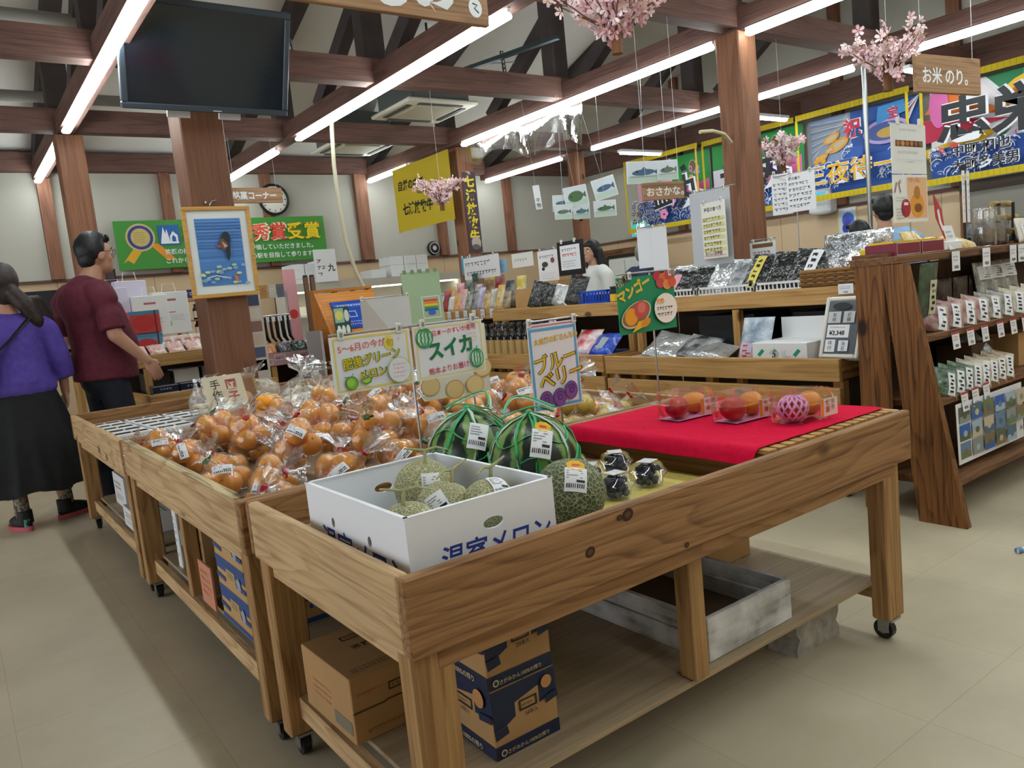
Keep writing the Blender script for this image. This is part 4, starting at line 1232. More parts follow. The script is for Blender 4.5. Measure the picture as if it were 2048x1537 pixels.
def dr_melon(p, w, h):
    p.frame(w * .035, h * .03, w * .93, h * .94, .0055, SGY)
    p.text(w * .09, h * .715, '5〜6月の今が', h * .155, mat('#e0523e'), .006, .05); p.ell(w * .715, h * .79, w * .062, h * .13, SGY); p.text(w * .675, h * .735, '旬', h * .15, mat('#c9a312'), .03); p.text(w * .82, h * .80, '〃', h * .1, PKT, .02)
    p.text(w * .13, h * .42, '肥後グリーン', h * .205, YEL, .012, .10, .92, 'l', mat('#4d7f22'), .05)
    p.text(w * .30, h * .205, 'メロン', h * .19, YEL, .012, .08, 1, 'l', mat('#4d7f22'), .05)
    fruit_melon(p, w * .20, h * .17, h * .11)
    p.poly([(w * .30, h * .20), (w * .45, h * .22), (w * .43, h * .13), (w * .36, h * .10)], mat('#4d8a2a')); p.poly([(w * .31, h * .19), (w * .43, h * .21), (w * .41, h * .15), (w * .36, h * .13)], mat('#a8d04a'))
    p.ell(w * .80, h * .28, w * .15, h * .235, mat('#a6c98a')); p.ell(w * .80, h * .28, w * .142, h * .222, SGN); p.scribble(w * .72, h * .12, w * .17, h * .3, PKT, 3, 4)
def fruit_wm(p, x, y, rx, ry):
    g2 = mat('#2f9a5f'); p.ell(x, y, rx, ry, g2); p.ell(x, y, rx * .92, ry * .93, mat('#dcebe0'))
    for k in range(5):
        q = -.85 + .425 * k
        p.stroke([(x + rx * q * math.cos(e) + rx * .05 * math.sin(9 * e + k), y + ry * .93 * math.sin(e)) for e in [(-1.45 + 2.9 * i / 12) for i in range(13)]], rx * (.2 if k % 2 else .14), g2)
    p.stroke([(x - rx * .1, y + ry), (x + rx * .1, y + ry * 1.25)], rx * .14, g2)
def dr_wm(p, w, h):
    p.frame(w * .03, h * .03, w * .95, h * .94, .0055, mat('#e3d79a'))
    p.text(w * .27, h * .79, '日本一のすいか産地', h * .115, mat('#d63b4a'), .012, .05, .95)
    p.text(w * .19, h * .37, 'スイカ', h * .36, mat('#10774a'), .045, .08, .95)
    p.text(w * .17, h * .085, '熊本よりお届け', h * .135, mat('#c8324a'), .008, .06, .95)
    fruit_wm(p, w * .15, h * .77, w * .12, h * .185); fruit_wm(p, w * .86, h * .27, w * .10, h * .185)
    p.scribble(w * .76, h * .58, w * .13, h * .2, mat('#e0b878'), 4, 3)
def dr_cant(p, w, h):
    o = mat('#e3c98f'); p.frame(0, 0, w, h, .004, mat('#e6dcb0'))
    for x, y in ((.1, .2), (.45, .1), (.8, .85), (.9, .35), (.75, .12)):
        p.ell(w * x, h * y, w * .14, h * .14, mat('#c2a766')); p.ell(w * x, h * y, w * .125, h * .125, o)
    for x, y in ((.12, .36), (.62, .3), (.86, .6)): p.poly([(w * x, h * y), (w * (x + .09), h * (y + .03)), (w * (x + .03), h * (y + .09))], LG)
    p.scribble(w * .2, h * .34, w * .55, h * .14, GREY, 6, 2)
def dr_blue(p, w, h):
    p.rect(w * .05, h * .965, w * .9, h * .018, mat('#c9788a')); p.frame(w * .02, h * .015, w * .96, h * .93, .0085, SKYB)
    p.text(w * .10, h * .76, '大自然の姉さんちの', w * .108, mat('#d4ac28'), .035, .07, .95)
    p.text(w * .11, h * .43, 'ブルー', w * .30, YEL, .012, .16, 1.0, 'l', mat('#5b4636'), .035)
    p.text(w * .16, h * .235, 'ベリー', w * .31, YEL, .012, .16, 1.0, 'l', mat('#5b4636'), .035)
    for x, y in ((.25, .115), (.51, .125), (.75, .185)):
        p.ell(w * x, h * y, w * .135, w * .15, DPUR); p.ell(w * x, h * y, w * .125, w * .14, PURP); p.ell(w * x, h * y, w * .05, w * .05, DPUR); p.ell(w * x, h * y, w * .03, w * .03, PURP); p.arc(w * x, h * y, w * .09, .4, 2.6, w * .012, DPUR)
def dr_mango(p, w, h):
    p.text(w * .0, h * .80, '七浦産', h * .15, INK, .02, .45, outline=mat('#e9dfb8'), ow=.05); 
    p.text(w * .03, h * .55, 'マンゴー', h * .23, YEL, .035, .35, .95, 'l', mat('#e8d9a0'), .02)
    for x, y, c in ((.70, .97, '#b5324a'), (.80, .93, '#d8702f'), (.90, .97, '#c4453f'), (.74, .84, '#c04a4a'), (.86, .80, '#e08a4a'), (.95, .84, '#d65a38')):
        p.ell(w * x, h * y, w * .075, h * .09, mat(c))
    p.ell(w * .28, h * .33, w * .27, h * .21, mat('#cfc5ae'), 24, .35); p.ell(w * .28, h * .34, w * .25, h * .185, mat('#8a6a48'), 24, .35)
    p.ell(w * .19, h * .30, w * .11, h * .15, mat('#e8a022'), 20, .5); p.ell(w * .36, h * .41, w * .12, h * .15, mat('#c8534a'), 20, .6); p.ell(w * .37, h * .44, w * .07, h * .09, mat('#dd7468'), 16, .6)
    p.poly([(w * .18, h * .02), (w * .48, h * .14), (w * .46, h * .24), (w * .30, h * .2)], mat('#e9b52a')); p.ell(w * .42, h * .17, w * .09, h * .07, mat('#d8932a'), 16, .4)
    p.ell(w * .79, h * .38, w * .205, h * .27, mat('#f0ece2')); p.text(w * .62, h * .47, '完熟', h * .11, mat('#e0982a'), .02); p.scribble(w * .63, h * .22, w * .31, h * .22, INK, 7, 2)
stand('twin paper signs for melon and watermelon on one thin pole behind the white box', (1.036, 1.905, .5996), 1.083, (-.235, .235),
      [(-.238, 1.078, .236, .150, SGN, dr_melon, -.01), (.006, 1.080, .232, .152, SGN, dr_wm, .0)])
stand('small melon pattern paper sign on a pole behind the watermelon sign', (1.33, 2.06, .5996), 1.07, (-.12, .06), [(-.185, 1.06, .245, .215, mat('#e2e0d4', .4), dr_cant, 0)], clips=(.3, .7))
stand('blueberry paper sign with blue border on a pole behind the watermelons', (1.555, 1.905, .5996), 1.05, (-.11, .10), [(-.115, 1.042, .198, .272, SGN, dr_blue, .0)], clips=(.04, .96))
stand('green mango picture sign on a pole behind the red cloth', (2.06, 1.958, .5996), 1.17, (-.17, .12), [(-.178, 1.158, .29, .198, mat('#1f8a5f', .3), dr_mango, .0)], clips=(.22, .92))

# ---------------------------------------------------------------- on the picture pillar
t = thing('television', 'dark flat television tilted forward high on the brown pillar', 'television', (1.493, 4.90, 2.40), 0, None, (.44, 0, 0))
TVB = mat('#39434d', .45); TVS = mat('#17222c', .12, 0, .6)
g = MB(); tw, thh = .965, .60
g.box((0, .03, thh / 2), (tw - .06, .05, thh - .06), BLACK, None, .01)
for c, s in (((0, 0, .0175), (tw, .045, .035)), ((0, 0, thh - .0175), (tw, .045, .035)), ((-tw / 2 + .0175, 0, thh / 2), (.035, .045, thh - .07)), ((tw / 2 - .0175, 0, thh / 2), (.035, .045, thh - .07))):
    g.box(c, s, TVB, None, .006)
g.build('bezel', t)
g = MB(); g.box((0, -.008, thh / 2), (tw - .07, .012, thh - .07), TVS); g.build('screen', t)
g = MB(); p = Pen(g, (.02, -.0225, .004)); p.rect(0, .004, .05, .006, LGREY); g.build('logo_bar', t)
g = MB(); g.box((0, .11, thh * .5), (.22, .12, .25), BLACK); g.build('bracket', t)
for x_ in (-.16, .14):
    g = MB(); g.box((x_, .05, -.02), (.13, .02, .06), LGREY); g.build('foot_plate', t)
def dr_bird(p, w, h):
    for k in range(14):
        p.rect(0, h * (.32 + .048 * k), w, h * .025, mat(('#4f83c6', '#5a8fd2', '#4678ba')[k % 3], .3))
    for k in range(24):
        p.ell(w * RND.random(), h * RND.random() * .3, w * .06, h * .02, mat(('#a9cfa8', '#8db4d6', '#c9d5a0', '#7fa7c9')[k % 4], .3))
    k_ = mat('#1d2a33'); br_ = mat('#6b5142')
    p.ell(w * .62, h * .70, w * .10, h * .10, k_); p.poly([(w * .58, h * .62), (w * .70, h * .68), (w * .68, h * .45), (w * .63, h * .36), (w * .59, h * .40)], k_)
    p.poly([(w * .46, h * .68), (w * .56, h * .70), (w * .66, h * .60), (w * .56, h * .52), (w * .47, h * .56)], br_); p.poly([(w * .52, h * .66), (w * .64, h * .58), (w * .56, h * .56)], mat('#c8a48c'))
    p.ell(w * .44, h * .58, w * .035, h * .02, RED); p.poly([(w * .70, h * .16), (w * .78, h * .12), (w * .79, h * .05), (w * .72, h * .05)], mat('#c9743a')); p.stroke([(w * .1, h * .12), (w * .3, h * .15), (w * .62, h * .1)], h * .012, WHITE)
t = thing('framed_picture', 'light wood framed photograph of a diving bird over blue water', 'picture', (1.52, 5.15, 1.30), 0, None, (.03, 0, 0))
fw, fh = .425, .572; FRW = wood('light_frame_wood', '#cfa25e', '#b5863f', 'x', False, .45)
g = MB()
for c, s in (((0, 0, .0125), (fw, .028, .025)), ((0, 0, fh - .0125), (fw, .028, .025)), ((-fw / 2 + .0125, 0, fh / 2), (.025, .028, fh - .05)), ((fw / 2 - .0125, 0, fh / 2), (.025, .028, fh - .05))):
    g.box(c, s, FRW, None, .003)
g.build('frame', t)
g = MB(); g.box((0, .004, fh / 2), (fw - .04, .006, fh - .04), mat('#dfe6e6', .5)); g.build('mount', t)
g = MB(); g.box((0, 0, fh / 2), (fw - .14, .004, fh - .15), mat('#4f83c6', .3)); dr_bird(Pen(g, (-(fw - .14) / 2, -.002, .075)), fw - .14, fh - .15); g.build('photograph', t)
m = MB(); m.box((0, 0, 0), (.012, .15, .22), DWZ); solo('wooden_plaque', m, 'small brown wooden plaque on the pillar side, left of the framed picture', 'plaque', (1.388, 5.27, 1.72))
m = MB(); m.tube([(0, 0, 0), (.02, -.005, .03), (.05, 0, .035)], .004, CHROME, 6); m.ell((-.02, 0, .02), (.008, .008, .012), CHROME, 8, 6); solo('picture_hook', m, 'metal hook above the framed picture', 'hook', (1.50, 5.188, 1.885))

# ---------------------------------------------------------------- hanging wooden signs
def wood_sign(label, loc, w, h, rz, draw, up, group=None, thick=.022, roll=0.0):
    t = thing('hanging_sign', label, 'sign', loc, rz, group)
    g = MB(NROT(roll, 4, 'Y')); g.box((0, 0, 0), (w, thick, h), SGNX, None, .003); g.build('board', t)
    g = MB(NROT(roll, 4, 'Y')); draw(Pen(g, (-w / 2, -thick / 2, -h / 2)), w, h); g.build('lettering', t)
    for s in (-1, 1):
        g = MB(); g.tube([(s * w * .4, 0, h / 2), (s * w * .4, 0, h / 2 + up)], .0015, LGREY, 5); g.build('cord', t)
    return t
WP = mat('#e4e8ea', .6)
def dr_kuda(p, w, h):
    p.text(w * .05, h * .16, 'くだもの', h * .70, WP, .06, sx=1.08); p.ell(w * .935, h * .24, h * .12, h * .14, WP); p.stroke([(w * .922, h * .30), (w * .945, h * .28), (w * .93, h * .23), (w * .95, h * .17)], h * .025, INK)
kx = 2.227; kz = 2.36
wood_sign('brown wooden sign with big white lettering for fruit, hanging at the top edge', (kx - .55, 3.0, kz + .15), 1.10, .30, 0, dr_kuda, .15, None, .03)
def dr_kome(p, w, h): p.text(w * .09, h * .28, 'お米 のり。', h * .46, WP, .02, sx=.98)
wood_sign('brown wooden sign for rice and seaweed hanging at the right', (4.457,2,2.045), .56, .19, -.13, dr_kome, .62)
def dr_saka(p, w, h): p.text(w * .09, h * .26, 'おさかな。', h * .55, WP, .02, sx=1.02)
wood_sign('brown wooden sign for fish hanging below the fish paintings', (3.767,3.41,1.678), .29, .108, -.33, dr_saka, 2.735 - 1.678 - .054)
def dr_mei(p, w, h): p.text(w * .04, h * .28, '銘菓コーナー', h * .55, WP, .03, sx=.9)
wood_sign('pale wooden sign for the sweets corner right of the picture pillar', (2.454,7.02,2.229), .47, .134, 0, dr_mei, 2.73 - 2.229 - .067)

# ---------------------------------------------------------------- artificial cherry blossom bunches
BLO = mat('#fbe6ea', .6); BLO2 = mat('#f6cdd8', .6); TWIG = mat('#6b4a3a', .7)
def cherry(label, loc, spread, height, seed, up, nb=11, fs=.024):
    nb = int(nb * 1.5)
    t = thing('cherry_blossom_bunch', label, 'flower bunch', loc, seed * .7, 'hanging cherry blossom bunches')
    r = random.Random(seed)
    g = MB(); g.tube([(0, 0, -.05), (0, 0, .03)], .019, DWZ, 12); g.build('bamboo_holder', t)
    tw = MB(); fl = MB()
    def flower(c, s, mt):
        ax = Vector((r.uniform(-1, 1), r.uniform(-1, 1), r.uniform(-.8, 1))).normalized(); q = Vector((0, 0, 1)).rotation_difference(ax).to_matrix(); o = r.random() * 6
        for k in range(5):
            a = o + 2 * PI * k / 5
            def P(rad, da, z): return Vector(c) + q @ Vector((rad * s * math.cos(a + da), rad * s * math.sin(a + da), z * s))
            fl.add([P(.08, 0, 0), P(.6, -.5, .22), P(1, -.22, .4), P(1, .22, .4), P(.6, .5, .22), P(.55, 0, .1)], [(0, 1, 5), (1, 2, 5), (2, 3, 5), (3, 4, 5), (4, 0, 5)], mt, True)
        fl.ell(Vector(c) + q @ Vector((0, 0, .1 * s)), s * .12, YEL, 6, 4)
    for b_ in range(nb):
        a = 2 * PI * b_ / nb + r.uniform(-.3, .3); L = r.uniform(.55, 1.0); out = spread * L * r.uniform(.5, 1)
        pts = [Vector((0, 0, 0))]
        for k in range(1, 6):
            f_ = k / 5
            pts.append(Vector((math.cos(a) * out * f_ + r.uniform(-.012, .012), math.sin(a) * out * f_ + r.uniform(-.012, .012), height * L * f_ ** .8 * (1.15 - out / spread * .5))))
        tw.tube(pts, [.004, .0035, .003, .0025, .002, .0015], TWIG, 5)
        for k in range(9):
            f_ = .18 + .82 * k / 8; i = min(4, int(f_ * 5)); q_ = pts[i].lerp(pts[i + 1], f_ * 5 - i)
            flower(q_ + Vector((r.uniform(-1, 1), r.uniform(-1, 1), r.uniform(-1, 1))) * fs * .8, fs * r.uniform(.75, 1.1), BLO if r.random() < .65 else BLO2)
    for k in range(14):
        flower((r.uniform(-.05, .05), r.uniform(-.05, .05), r.uniform(.0, .07)), fs * .95, BLO2)
    tw.build('twigs', t); o = fl.build('blossoms', t); o['kind'] = 'stuff'
    g = MB(); g.tube([(0, 0, .03), (.0, 0, up)], .001, LGREY, 4); g.build('cord', t)
cherry('large pink blossom bunch cut by the top edge, near the middle', (2.033,2,1.979), .25, .25, 3, .5, 15, .026)
cherry('large pink blossom bunch beside the rice and seaweed sign', (3.366,1.75,1.877), .26, .25, 5, .62, 12, .025)
cherry('small pink blossom bunch right of the bare wooden pillar', (5.03,3.4,1.859), .25, .25, 7, 2.73 - 1.859, 12, .027)
cherry('small pink blossom bunch in front of the yellow banner', (3.252,5.2,1.872), .30, .27, 9, 2.74 - 1.872, 12, .026)

# ---------------------------------------------------------------- cloth banners
def cloth_panel(mb, w, h, mt, amp=.008, n_=14, k=2.5):
    mb.grid(lambda u, v: (u * w, .004 + 0 * amp * math.sin(k * 2 * PI * u) * (1 - .4 * v), v * h), n_, 3, mt)
    mb.grid(lambda u, v: (u * w, .010, v * h), 1, 1, mt)
def waves(p, x0, y0, x1, y1, seed, base='#2a57a8'):
    r = random.Random(seed); p.rect(x0, y0, x1 - x0, y1 - y0, mat(base)); W_ = mat('#e9edf5'); L1 = mat('#7d9fd6'); D1 = mat('#1c3f86'); L2 = mat('#b9b4dc')
    for k in range(int((x1 - x0) * (y1 - y0) * 95)):
        x = r.uniform(x0 + .03, x1 - .03); y = r.uniform(y0 + .02, y1 - .04); R_ = r.uniform(.035, .085); a = r.uniform(-.6, 1.2)
        for i, mt in enumerate((W_, D1, L1, W_)):
            rr_ = R_ * (1 - .24 * i)
            p.arc(x, y, rr_, a, a + r.uniform(2.0, 3.4), R_ * .11, mt, 8)
        if k % 4 == 0:
            for i in range(4): p.ell(x + r.uniform(-.05, .05), y + R_ + r.uniform(-.01, .02), .013, .012, W_ if i % 2 else L2, 8)
def blossom5(p, x, y, r, c):
    for k in range(5): p.ell(x + r * .6 * math.cos(2 * PI * k / 5), y + r * .6 * math.sin(2 * PI * k / 5), r * .42, r * .42, c, 10)
def fringe(p, w, h):
    f = mat('#cdb516', .7); f2 = mat('#b39a10', .7)
    p.rect(-.01, -.055, w + .02, .06, f); p.rect(-.01, h - .005, w + .02, .06, f)
    for k in range(int(w / .05)):
        p.stroke([(k * .05 + .02, h + .0), (k * .05 + .022, h + .05)], .006, f2); p.k -= 1; p.stroke([(k * .05 + .02, -.05), (k * .05 + .022, 0)], .006, f2); p.k -= 1
    p.k += 2
    p.rect(-.012, 0, .03, h, f)
BW = mat('#e8e8ee', .75)
def tackle(p, x, y, s):
    p.ell(x, y, s * .55, s * .7, mat('#d8d5d0')); p.ell(x, y, s * .5, s * .65, mat('#6b5a33')); p.ell(x - s * .3, y - s * .25, s * .25, s * .36, mat('#e08fb4')); p.ell(x - s * .3, y - s * .25, s * .12, s * .2, mat('#7d3f6a'))
    p.poly([(x - s * 1.9, y + s * .2), (x - s * 1.2, y + s * .45), (x - s * .9, y - s * .2), (x - s * 1.6, y - s * .4)], mat('#23232b')); p.ell(x - s * 1.15, y - s * .9, s * .5, s * .55, mat('#7a7f86')); p.poly([(x - s * 1.4, y - s * .5), (x - s * .9, y - s * .45), (x - s * .8, y - s * .9), (x - s * 1.45, y - s * .95)], mat('#2a2a31'))
    p.ell(x + s * .6, y - s * .8, s * .5, s * .25, mat('#a993cf')); p.ell(x + s * .8, y - s * .3, s * .25, s * .3, mat('#8fa6c8'))
    for q in (-.3, 0, .3): p.ell(x + s * q * .7 - s * .2, y - s * 1.25 + s * .15 * abs(q), s * .14, s * .3, mat('#e0b04a'), 10, q)
def dr_b1(p, w, h):
    p.rect(0, 0, w, h, mat('#1f8a3a')); p.poly([(w * .45, h * .45), (w * .98, h * .58), (w * .98, h * .3), (w * .45, h * .2)], mat('#e86fa8')); p.rect(0, h * .42, w * .5, h * .58, mat('#d9a6c0'))
    tackle(p, w * .78, h * .80, .11); waves(p, 0, 0, w, h * .42, 3)
    for x, y in ((.5, .15), (.62, .32), (.9, .12), (.35, .43)): blossom5(p, w * x, h * y, .07, mat('#e98fb8'))
    p.text(w * .38, h * .25, '皿', .34, INK, .03, .15, outline=BW, ow=.03); p.text(w * .70, h * .24, '丸', .40, INK, .03, .12, outline=BW, ow=.03)
    for i, s in enumerate(('井上康三', '中倉林市', '森崎大造')): p.text(w * .06, h * (.30 - .115 * i), s, .085, INK, .012, sx=1.15, outline=BW, ow=.03)
    fringe(p, w, h); p.rect(w - .03, 0, .03, h, mat('#e0a51e'))
def dr_b2(p, w, h):
    p.rect(0, 0, w, h, mat('#218c3c')); p.rect(0, h * .3, w * .95, h * .35, mat('#e5ddea')); p.poly([(w * .5, h * .28), (w * .98, h * .3), (w * .98, h * .62), (w * .6, h * .5)], mat('#e874ae')); p.ell(w * .72, h * .52, .1, .08, mat('#7d3fa8'))
    tackle(p, w * .72, h * .86, .10); waves(p, 0, 0, w, h * .33, 8)
    p.text(w * .18, h * .33, '永', .42, INK, .03, .05, outline=BW, ow=.03); p.text(w * .60, h * .30, '丸', .42, INK, .03, .1, outline=BW, ow=.03); blossom5(p, w * .42, h * .33, .1, mat('#e66fae'))
    p.text(w * .1, h * .08, '吉田浩二', .1, INK, .012, outline=BW, ow=.03); fringe(p, w, h)
def dr_b3(p, w, h):
    p.rect(0, 0, w, h, mat('#1d4c98')); p.rect(0, h * .38, w * .40, h * .62, mat('#8295b4'))
    r = random.Random(5)
    for k in range(16): p.stroke([(w * .02, h * (.5 + .03 * k)), (w * (.1 + .02 * k), h * (.62 + .02 * k)), (w * .38, h * (.98 - .01 * k))], .008, mat(('#b9bfc9', '#c4a878', '#6f7f9e')[k % 3]))
    for x, y, a in ((.22, .72, .1), (.28, .62, .13), (.12, .5, .08), (.2, .58, .06)): p.ell(w * x, h * y, a, a * .45, mat('#d89a3a'), 16, .4); p.ell(w * x, h * y, a * .7, a * .25, mat('#c9b48a'), 16, .4)
    for k in range(7): p.ell(w * .1 + .05 * math.cos(k), h * .46 + .04 * math.sin(k), .025, .02, mat('#e3a52c'), 8)
    p.ell(w * .72, h * .66, w * .2, h * .15, mat('#b8a4d8')); p.ell(w * .72, h * .66, w * .17, h * .11, mat('#4a5f9e')); p.ell(w * .74, h * .64, w * .1, h * .06, mat('#c9a34a'))
    p.poly([(w * .64, h * .76), (w * .90, h * .84), (w * .88, h * .98), (w * .66, h * .96)], mat('#3f8fd0')); p.text(w * .74, h * .80, '宝', .12, mat('#c62f44'), .03, outline=BW, ow=.03)
    for k in range(5): p.stroke([(w * .9, h * .7 + .04 * k), (w, h * .98)], .012, (BW, mat('#c8cfe0'), mat('#b5404a'))[k % 3])
    waves(p, 0, 0, w, h * .42, 12); waves(p, w * .42, h * .40, w * .6, h * .52, 13)
    p.text(w * .44, h * .66, '祝', .19, mat('#c9243c'), .035, outline=BW, ow=.03)
    p.text(w * .07, h * .15, '三夜待一', .235, mat('#e6ae1c'), .012, sx=1.08, outline=BW, ow=.025); fringe(p, w, h); p.rect(w - .03, 0, .03, h, mat('#d9bf1e'))
def dr_b4(p, w, h):
    p.rect(0, 0, w, h, BW)
    cx, cy = w * .55, h * .5
    for k, c in enumerate(('#e874b8', '#c02a4a', '#efc021', '#1b7a4a', '#f0e9ee', '#e87a2a', '#c02a4a', '#efc021', '#1b6a3a', '#e874b8', '#ffffff', '#c02a4a', '#2a2a30', '#d83a5a')):
        a = 2 * PI * k / 14 + .2
        p.poly([(cx + .1 * math.cos(a), cy + .1 * math.sin(a)), (cx + w * .62 * math.cos(a), max(0, min(h, cy + h * .75 * math.sin(a)))), (cx + w * .62 * math.cos(a + .36), max(0, min(h, cy + h * .75 * math.sin(a + .36))))], mat(c))
    p.ell(w * .62, h * .74, .26, .17, mat('#efc21e')); p.ell(w * .60, h * .70, .2, .13, mat('#e8892a')); p.ell(w * .58, h * .66, .14, .09, mat('#e0dde8'))
    p.ell(w * .06, h * .8, .09, .2, mat('#e874b8')); p.rect(w * .86, h * .12, w * .14, h * .16, mat('#1a6b45'))
    waves(p, 0, 0, w * .62, h * .34, 21); waves(p, w * .6, 0, w, h * .2, 22)
    p.text(w * .74, h * .79, '祝', .18, mat('#d8438f'), .04, outline=BW, ow=.03)
    p.text(w * .09, h * .40, '忠栄', .43, INK, .028, sx=1.12, outline=BW, ow=.02)
    p.text(w * .18, h * .215, '中町和也', .115, INK, .02, sx=1.12, outline=BW, ow=.03); p.text(w * .18, h * .055, '大町多美男', .115, INK, .02, sx=1.0, outline=BW, ow=.03); p.text(w * .1, h * .27, '贈', .06, RED, .02); p.ell(w * .2, h * .33, .035, .022, RED)
    fringe(p, w, h)
def banner(label, yl, yr, z0, z1, dr):
    g = MB(); w, h = yl - yr, z1 - z0
    cloth_panel(g, w, h, BW); p = Pen(g, (0, .003, 0), eps=.0009); dr(p, w, h)
    return solo('fishing_banner', g, label, 'banner', (8.0, yl, z0), FX, 'festive fishing boat banners')
banner('festive banner farthest along the wall, green top, behind the fish sign', 7.70, 6.44, 1.82, 2.67, dr_b1)
banner('festive banner with green top just right of the bare wooden pillar', 6.40, 5.14, 1.82, 2.67, dr_b2)
banner('blue festive banner with yellow lettering and a treasure ship', 5.06, 3.85, 1.83, 2.66, dr_b3)
banner('white festive banner with huge black lettering, nearest at the right', 3.76, 2.32, 1.80, 2.66, dr_b4)

ya, yb_ = 8.139, 6.91
g = MB(); w, h = ya - yb_, 2.665 - 1.953
g.grid(lambda u, v: (u * w, .004, v * h), 1, 1, mat('#c9b021', .6)); p = Pen(g, (0, .003, 0), eps=.001)
p.text(w * .08, h * .66, '自然の中で', h * .165, INK, .03, -.05, shear=.1); p.text(w * .42, h * .52, 'のびのび育てた', h * .105, INK, .02, 0, .8); p.text(w * .12, h * .27, '七浦放牧牛', h * .19, INK, .035, -.03, shear=.1)
solo('yellow_banner', g, 'plain yellow cloth banner with black brush lettering under a lamp beam', 'banner', (4.46, ya, 2.665 - h), FX)
g = MB(); w, h = .17, .84; g.grid(lambda u, v: (u * w, .002, v * h), 1, 4, mat('#4a3b47', .6)); p = Pen(g, (0, .001, 0), eps=.0008)
p.vtext(w / 2, h * .83, '七浦放牧牛', .125, mat('#e6d21e'), .142, bold=.04); p.ell(w * .55, h * .12, .06, .07, mat('#b8aaa6')); p.ell(w * .5, h * .07, .05, .03, mat('#6a5d58'))
solo('vertical_banner', g, 'narrow dark vertical banner with yellow lettering on a far pillar', 'banner', (4.625, 6.945, 1.597), 0)

# green award board on the back wall
g = MB(); w, h = 2.29, .505; g.box((w / 2, 0, h / 2), (w, .03, h), mat('#3f8a34', .5)); p = Pen(g, (0, -.015, 0), eps=.001)
for a, c in ((-.28, '#d9a52a'), (.32, '#e0902a')): p.poly([(.25 + a * .2, .26), (.25 + a * .2 + .10, .26), (.25 + a * .75 + .10, .06), (.25 + a * .75 + .05, .10), (.25 + a * .75, .07)], mat(c))
p.ell(.24, .33, .145, .145, mat('#c9b27a')); p.ell(.24, .33, .125, .125, mat('#2f3f86')); p.ell(.24, .33, .095, .095, mat('#c4b06a')); p.scribble(.18, .27, .12, .12, mat('#8d7a42'), 3, 5)
p.rect(.42, .24, .21, .21, mat('#1f5fa8')); p.poly([(.435, .27), (.47, .43), (.49, .36), (.505, .41), (.53, .27)], WHITE); p.poly([(.53, .27), (.53, .33), (.565, .385), (.61, .34), (.61, .27), (.59, .27), (.59, .32), (.565, .345), (.55, .32), (.55, .27)], WHITE); p.rect(.435, .255, .18, .02, WHITE)
p.vtext(.68, .37, '優良', .07, mat('#2a6a3a'), .09, bold=.02)
p.text(.46, .145, '笑顔の接待', .062, PAPER, .012); p.text(.46, .05, 'これからもこの道の駅を', .062, PAPER, .012)
for i, (ch, c, o) in enumerate((('優', '#e0523a', '#f0e6c8'), ('秀', '#e0523a', '#f0e6c8'), ('賞', '#d8402f', '#f2d6c0'), ('受', '#ecd01c', '#8a7a12'), ('賞', '#ecd01c', '#8a7a12'))):
    p.text(1.20 + .207 * i, .265, ch, .20, mat(c), .02, outline=mat(o), ow=.035)
p.text(1.30, .145, 'を評価していただきました。', .065, PAPER, .012, sx=1.02); p.text(1.30, .05, '道の駅を目指して参ります!', .065, PAPER, .012, sx=1.02)
solo('award_board', g, 'wide green award board with a gold rosette on the back wall', 'sign board', (1.585, 8.91, 1.765), 0)
t = thing('wall_clock', 'round dark rimmed wall clock above the green award board', 'clock', (3.31, 8.92, 2.47)); t.rotation_euler = (PI / 2, 0, 0)
g = MB(); g.lathe([(.16, -.02), (.18, 0), (.18, .02), (.155, .03), (.15, .015)], BLACK, 32); g.build('rim', t)
g = MB(); g.lathe([(0, .012), (.155, .012)], mat('#d9d5cc'), 32); p = Pen(g, (0, 0, .013), (1, 0, 0), (0, 1, 0))
for k in range(12): p.stroke([(.12 * math.sin(k * PI / 6), .12 * math.cos(k * PI / 6)), (.14 * math.sin(k * PI / 6), .14 * math.cos(k * PI / 6))], .01, INK)
g.build('dial', t); g = MB(); p = Pen(g, (0, 0, .018), (1, 0, 0), (0, 1, 0)); p.stroke([(0, 0), (.05, .06)], .012, INK); p.stroke([(0, 0), (-.03, .11)], .008, INK); g.build('hands', t)
g = MB(); g.lathe([(0, .0), (.09, 0), (.09, .03), (.06, .045), (0, .04)], BLACK, 20); g.lathe([(.068, .046), (.078, .046)], LGREY, 20); g.lathe([(0, .047), (.03, .046)], LGREY, 14)
o = solo('wall_speaker', g, 'round black and white speaker set in the back wall', 'speaker', (5.407,8.99,1.819)); o.rotation_euler = (PI / 2, 0, 0)

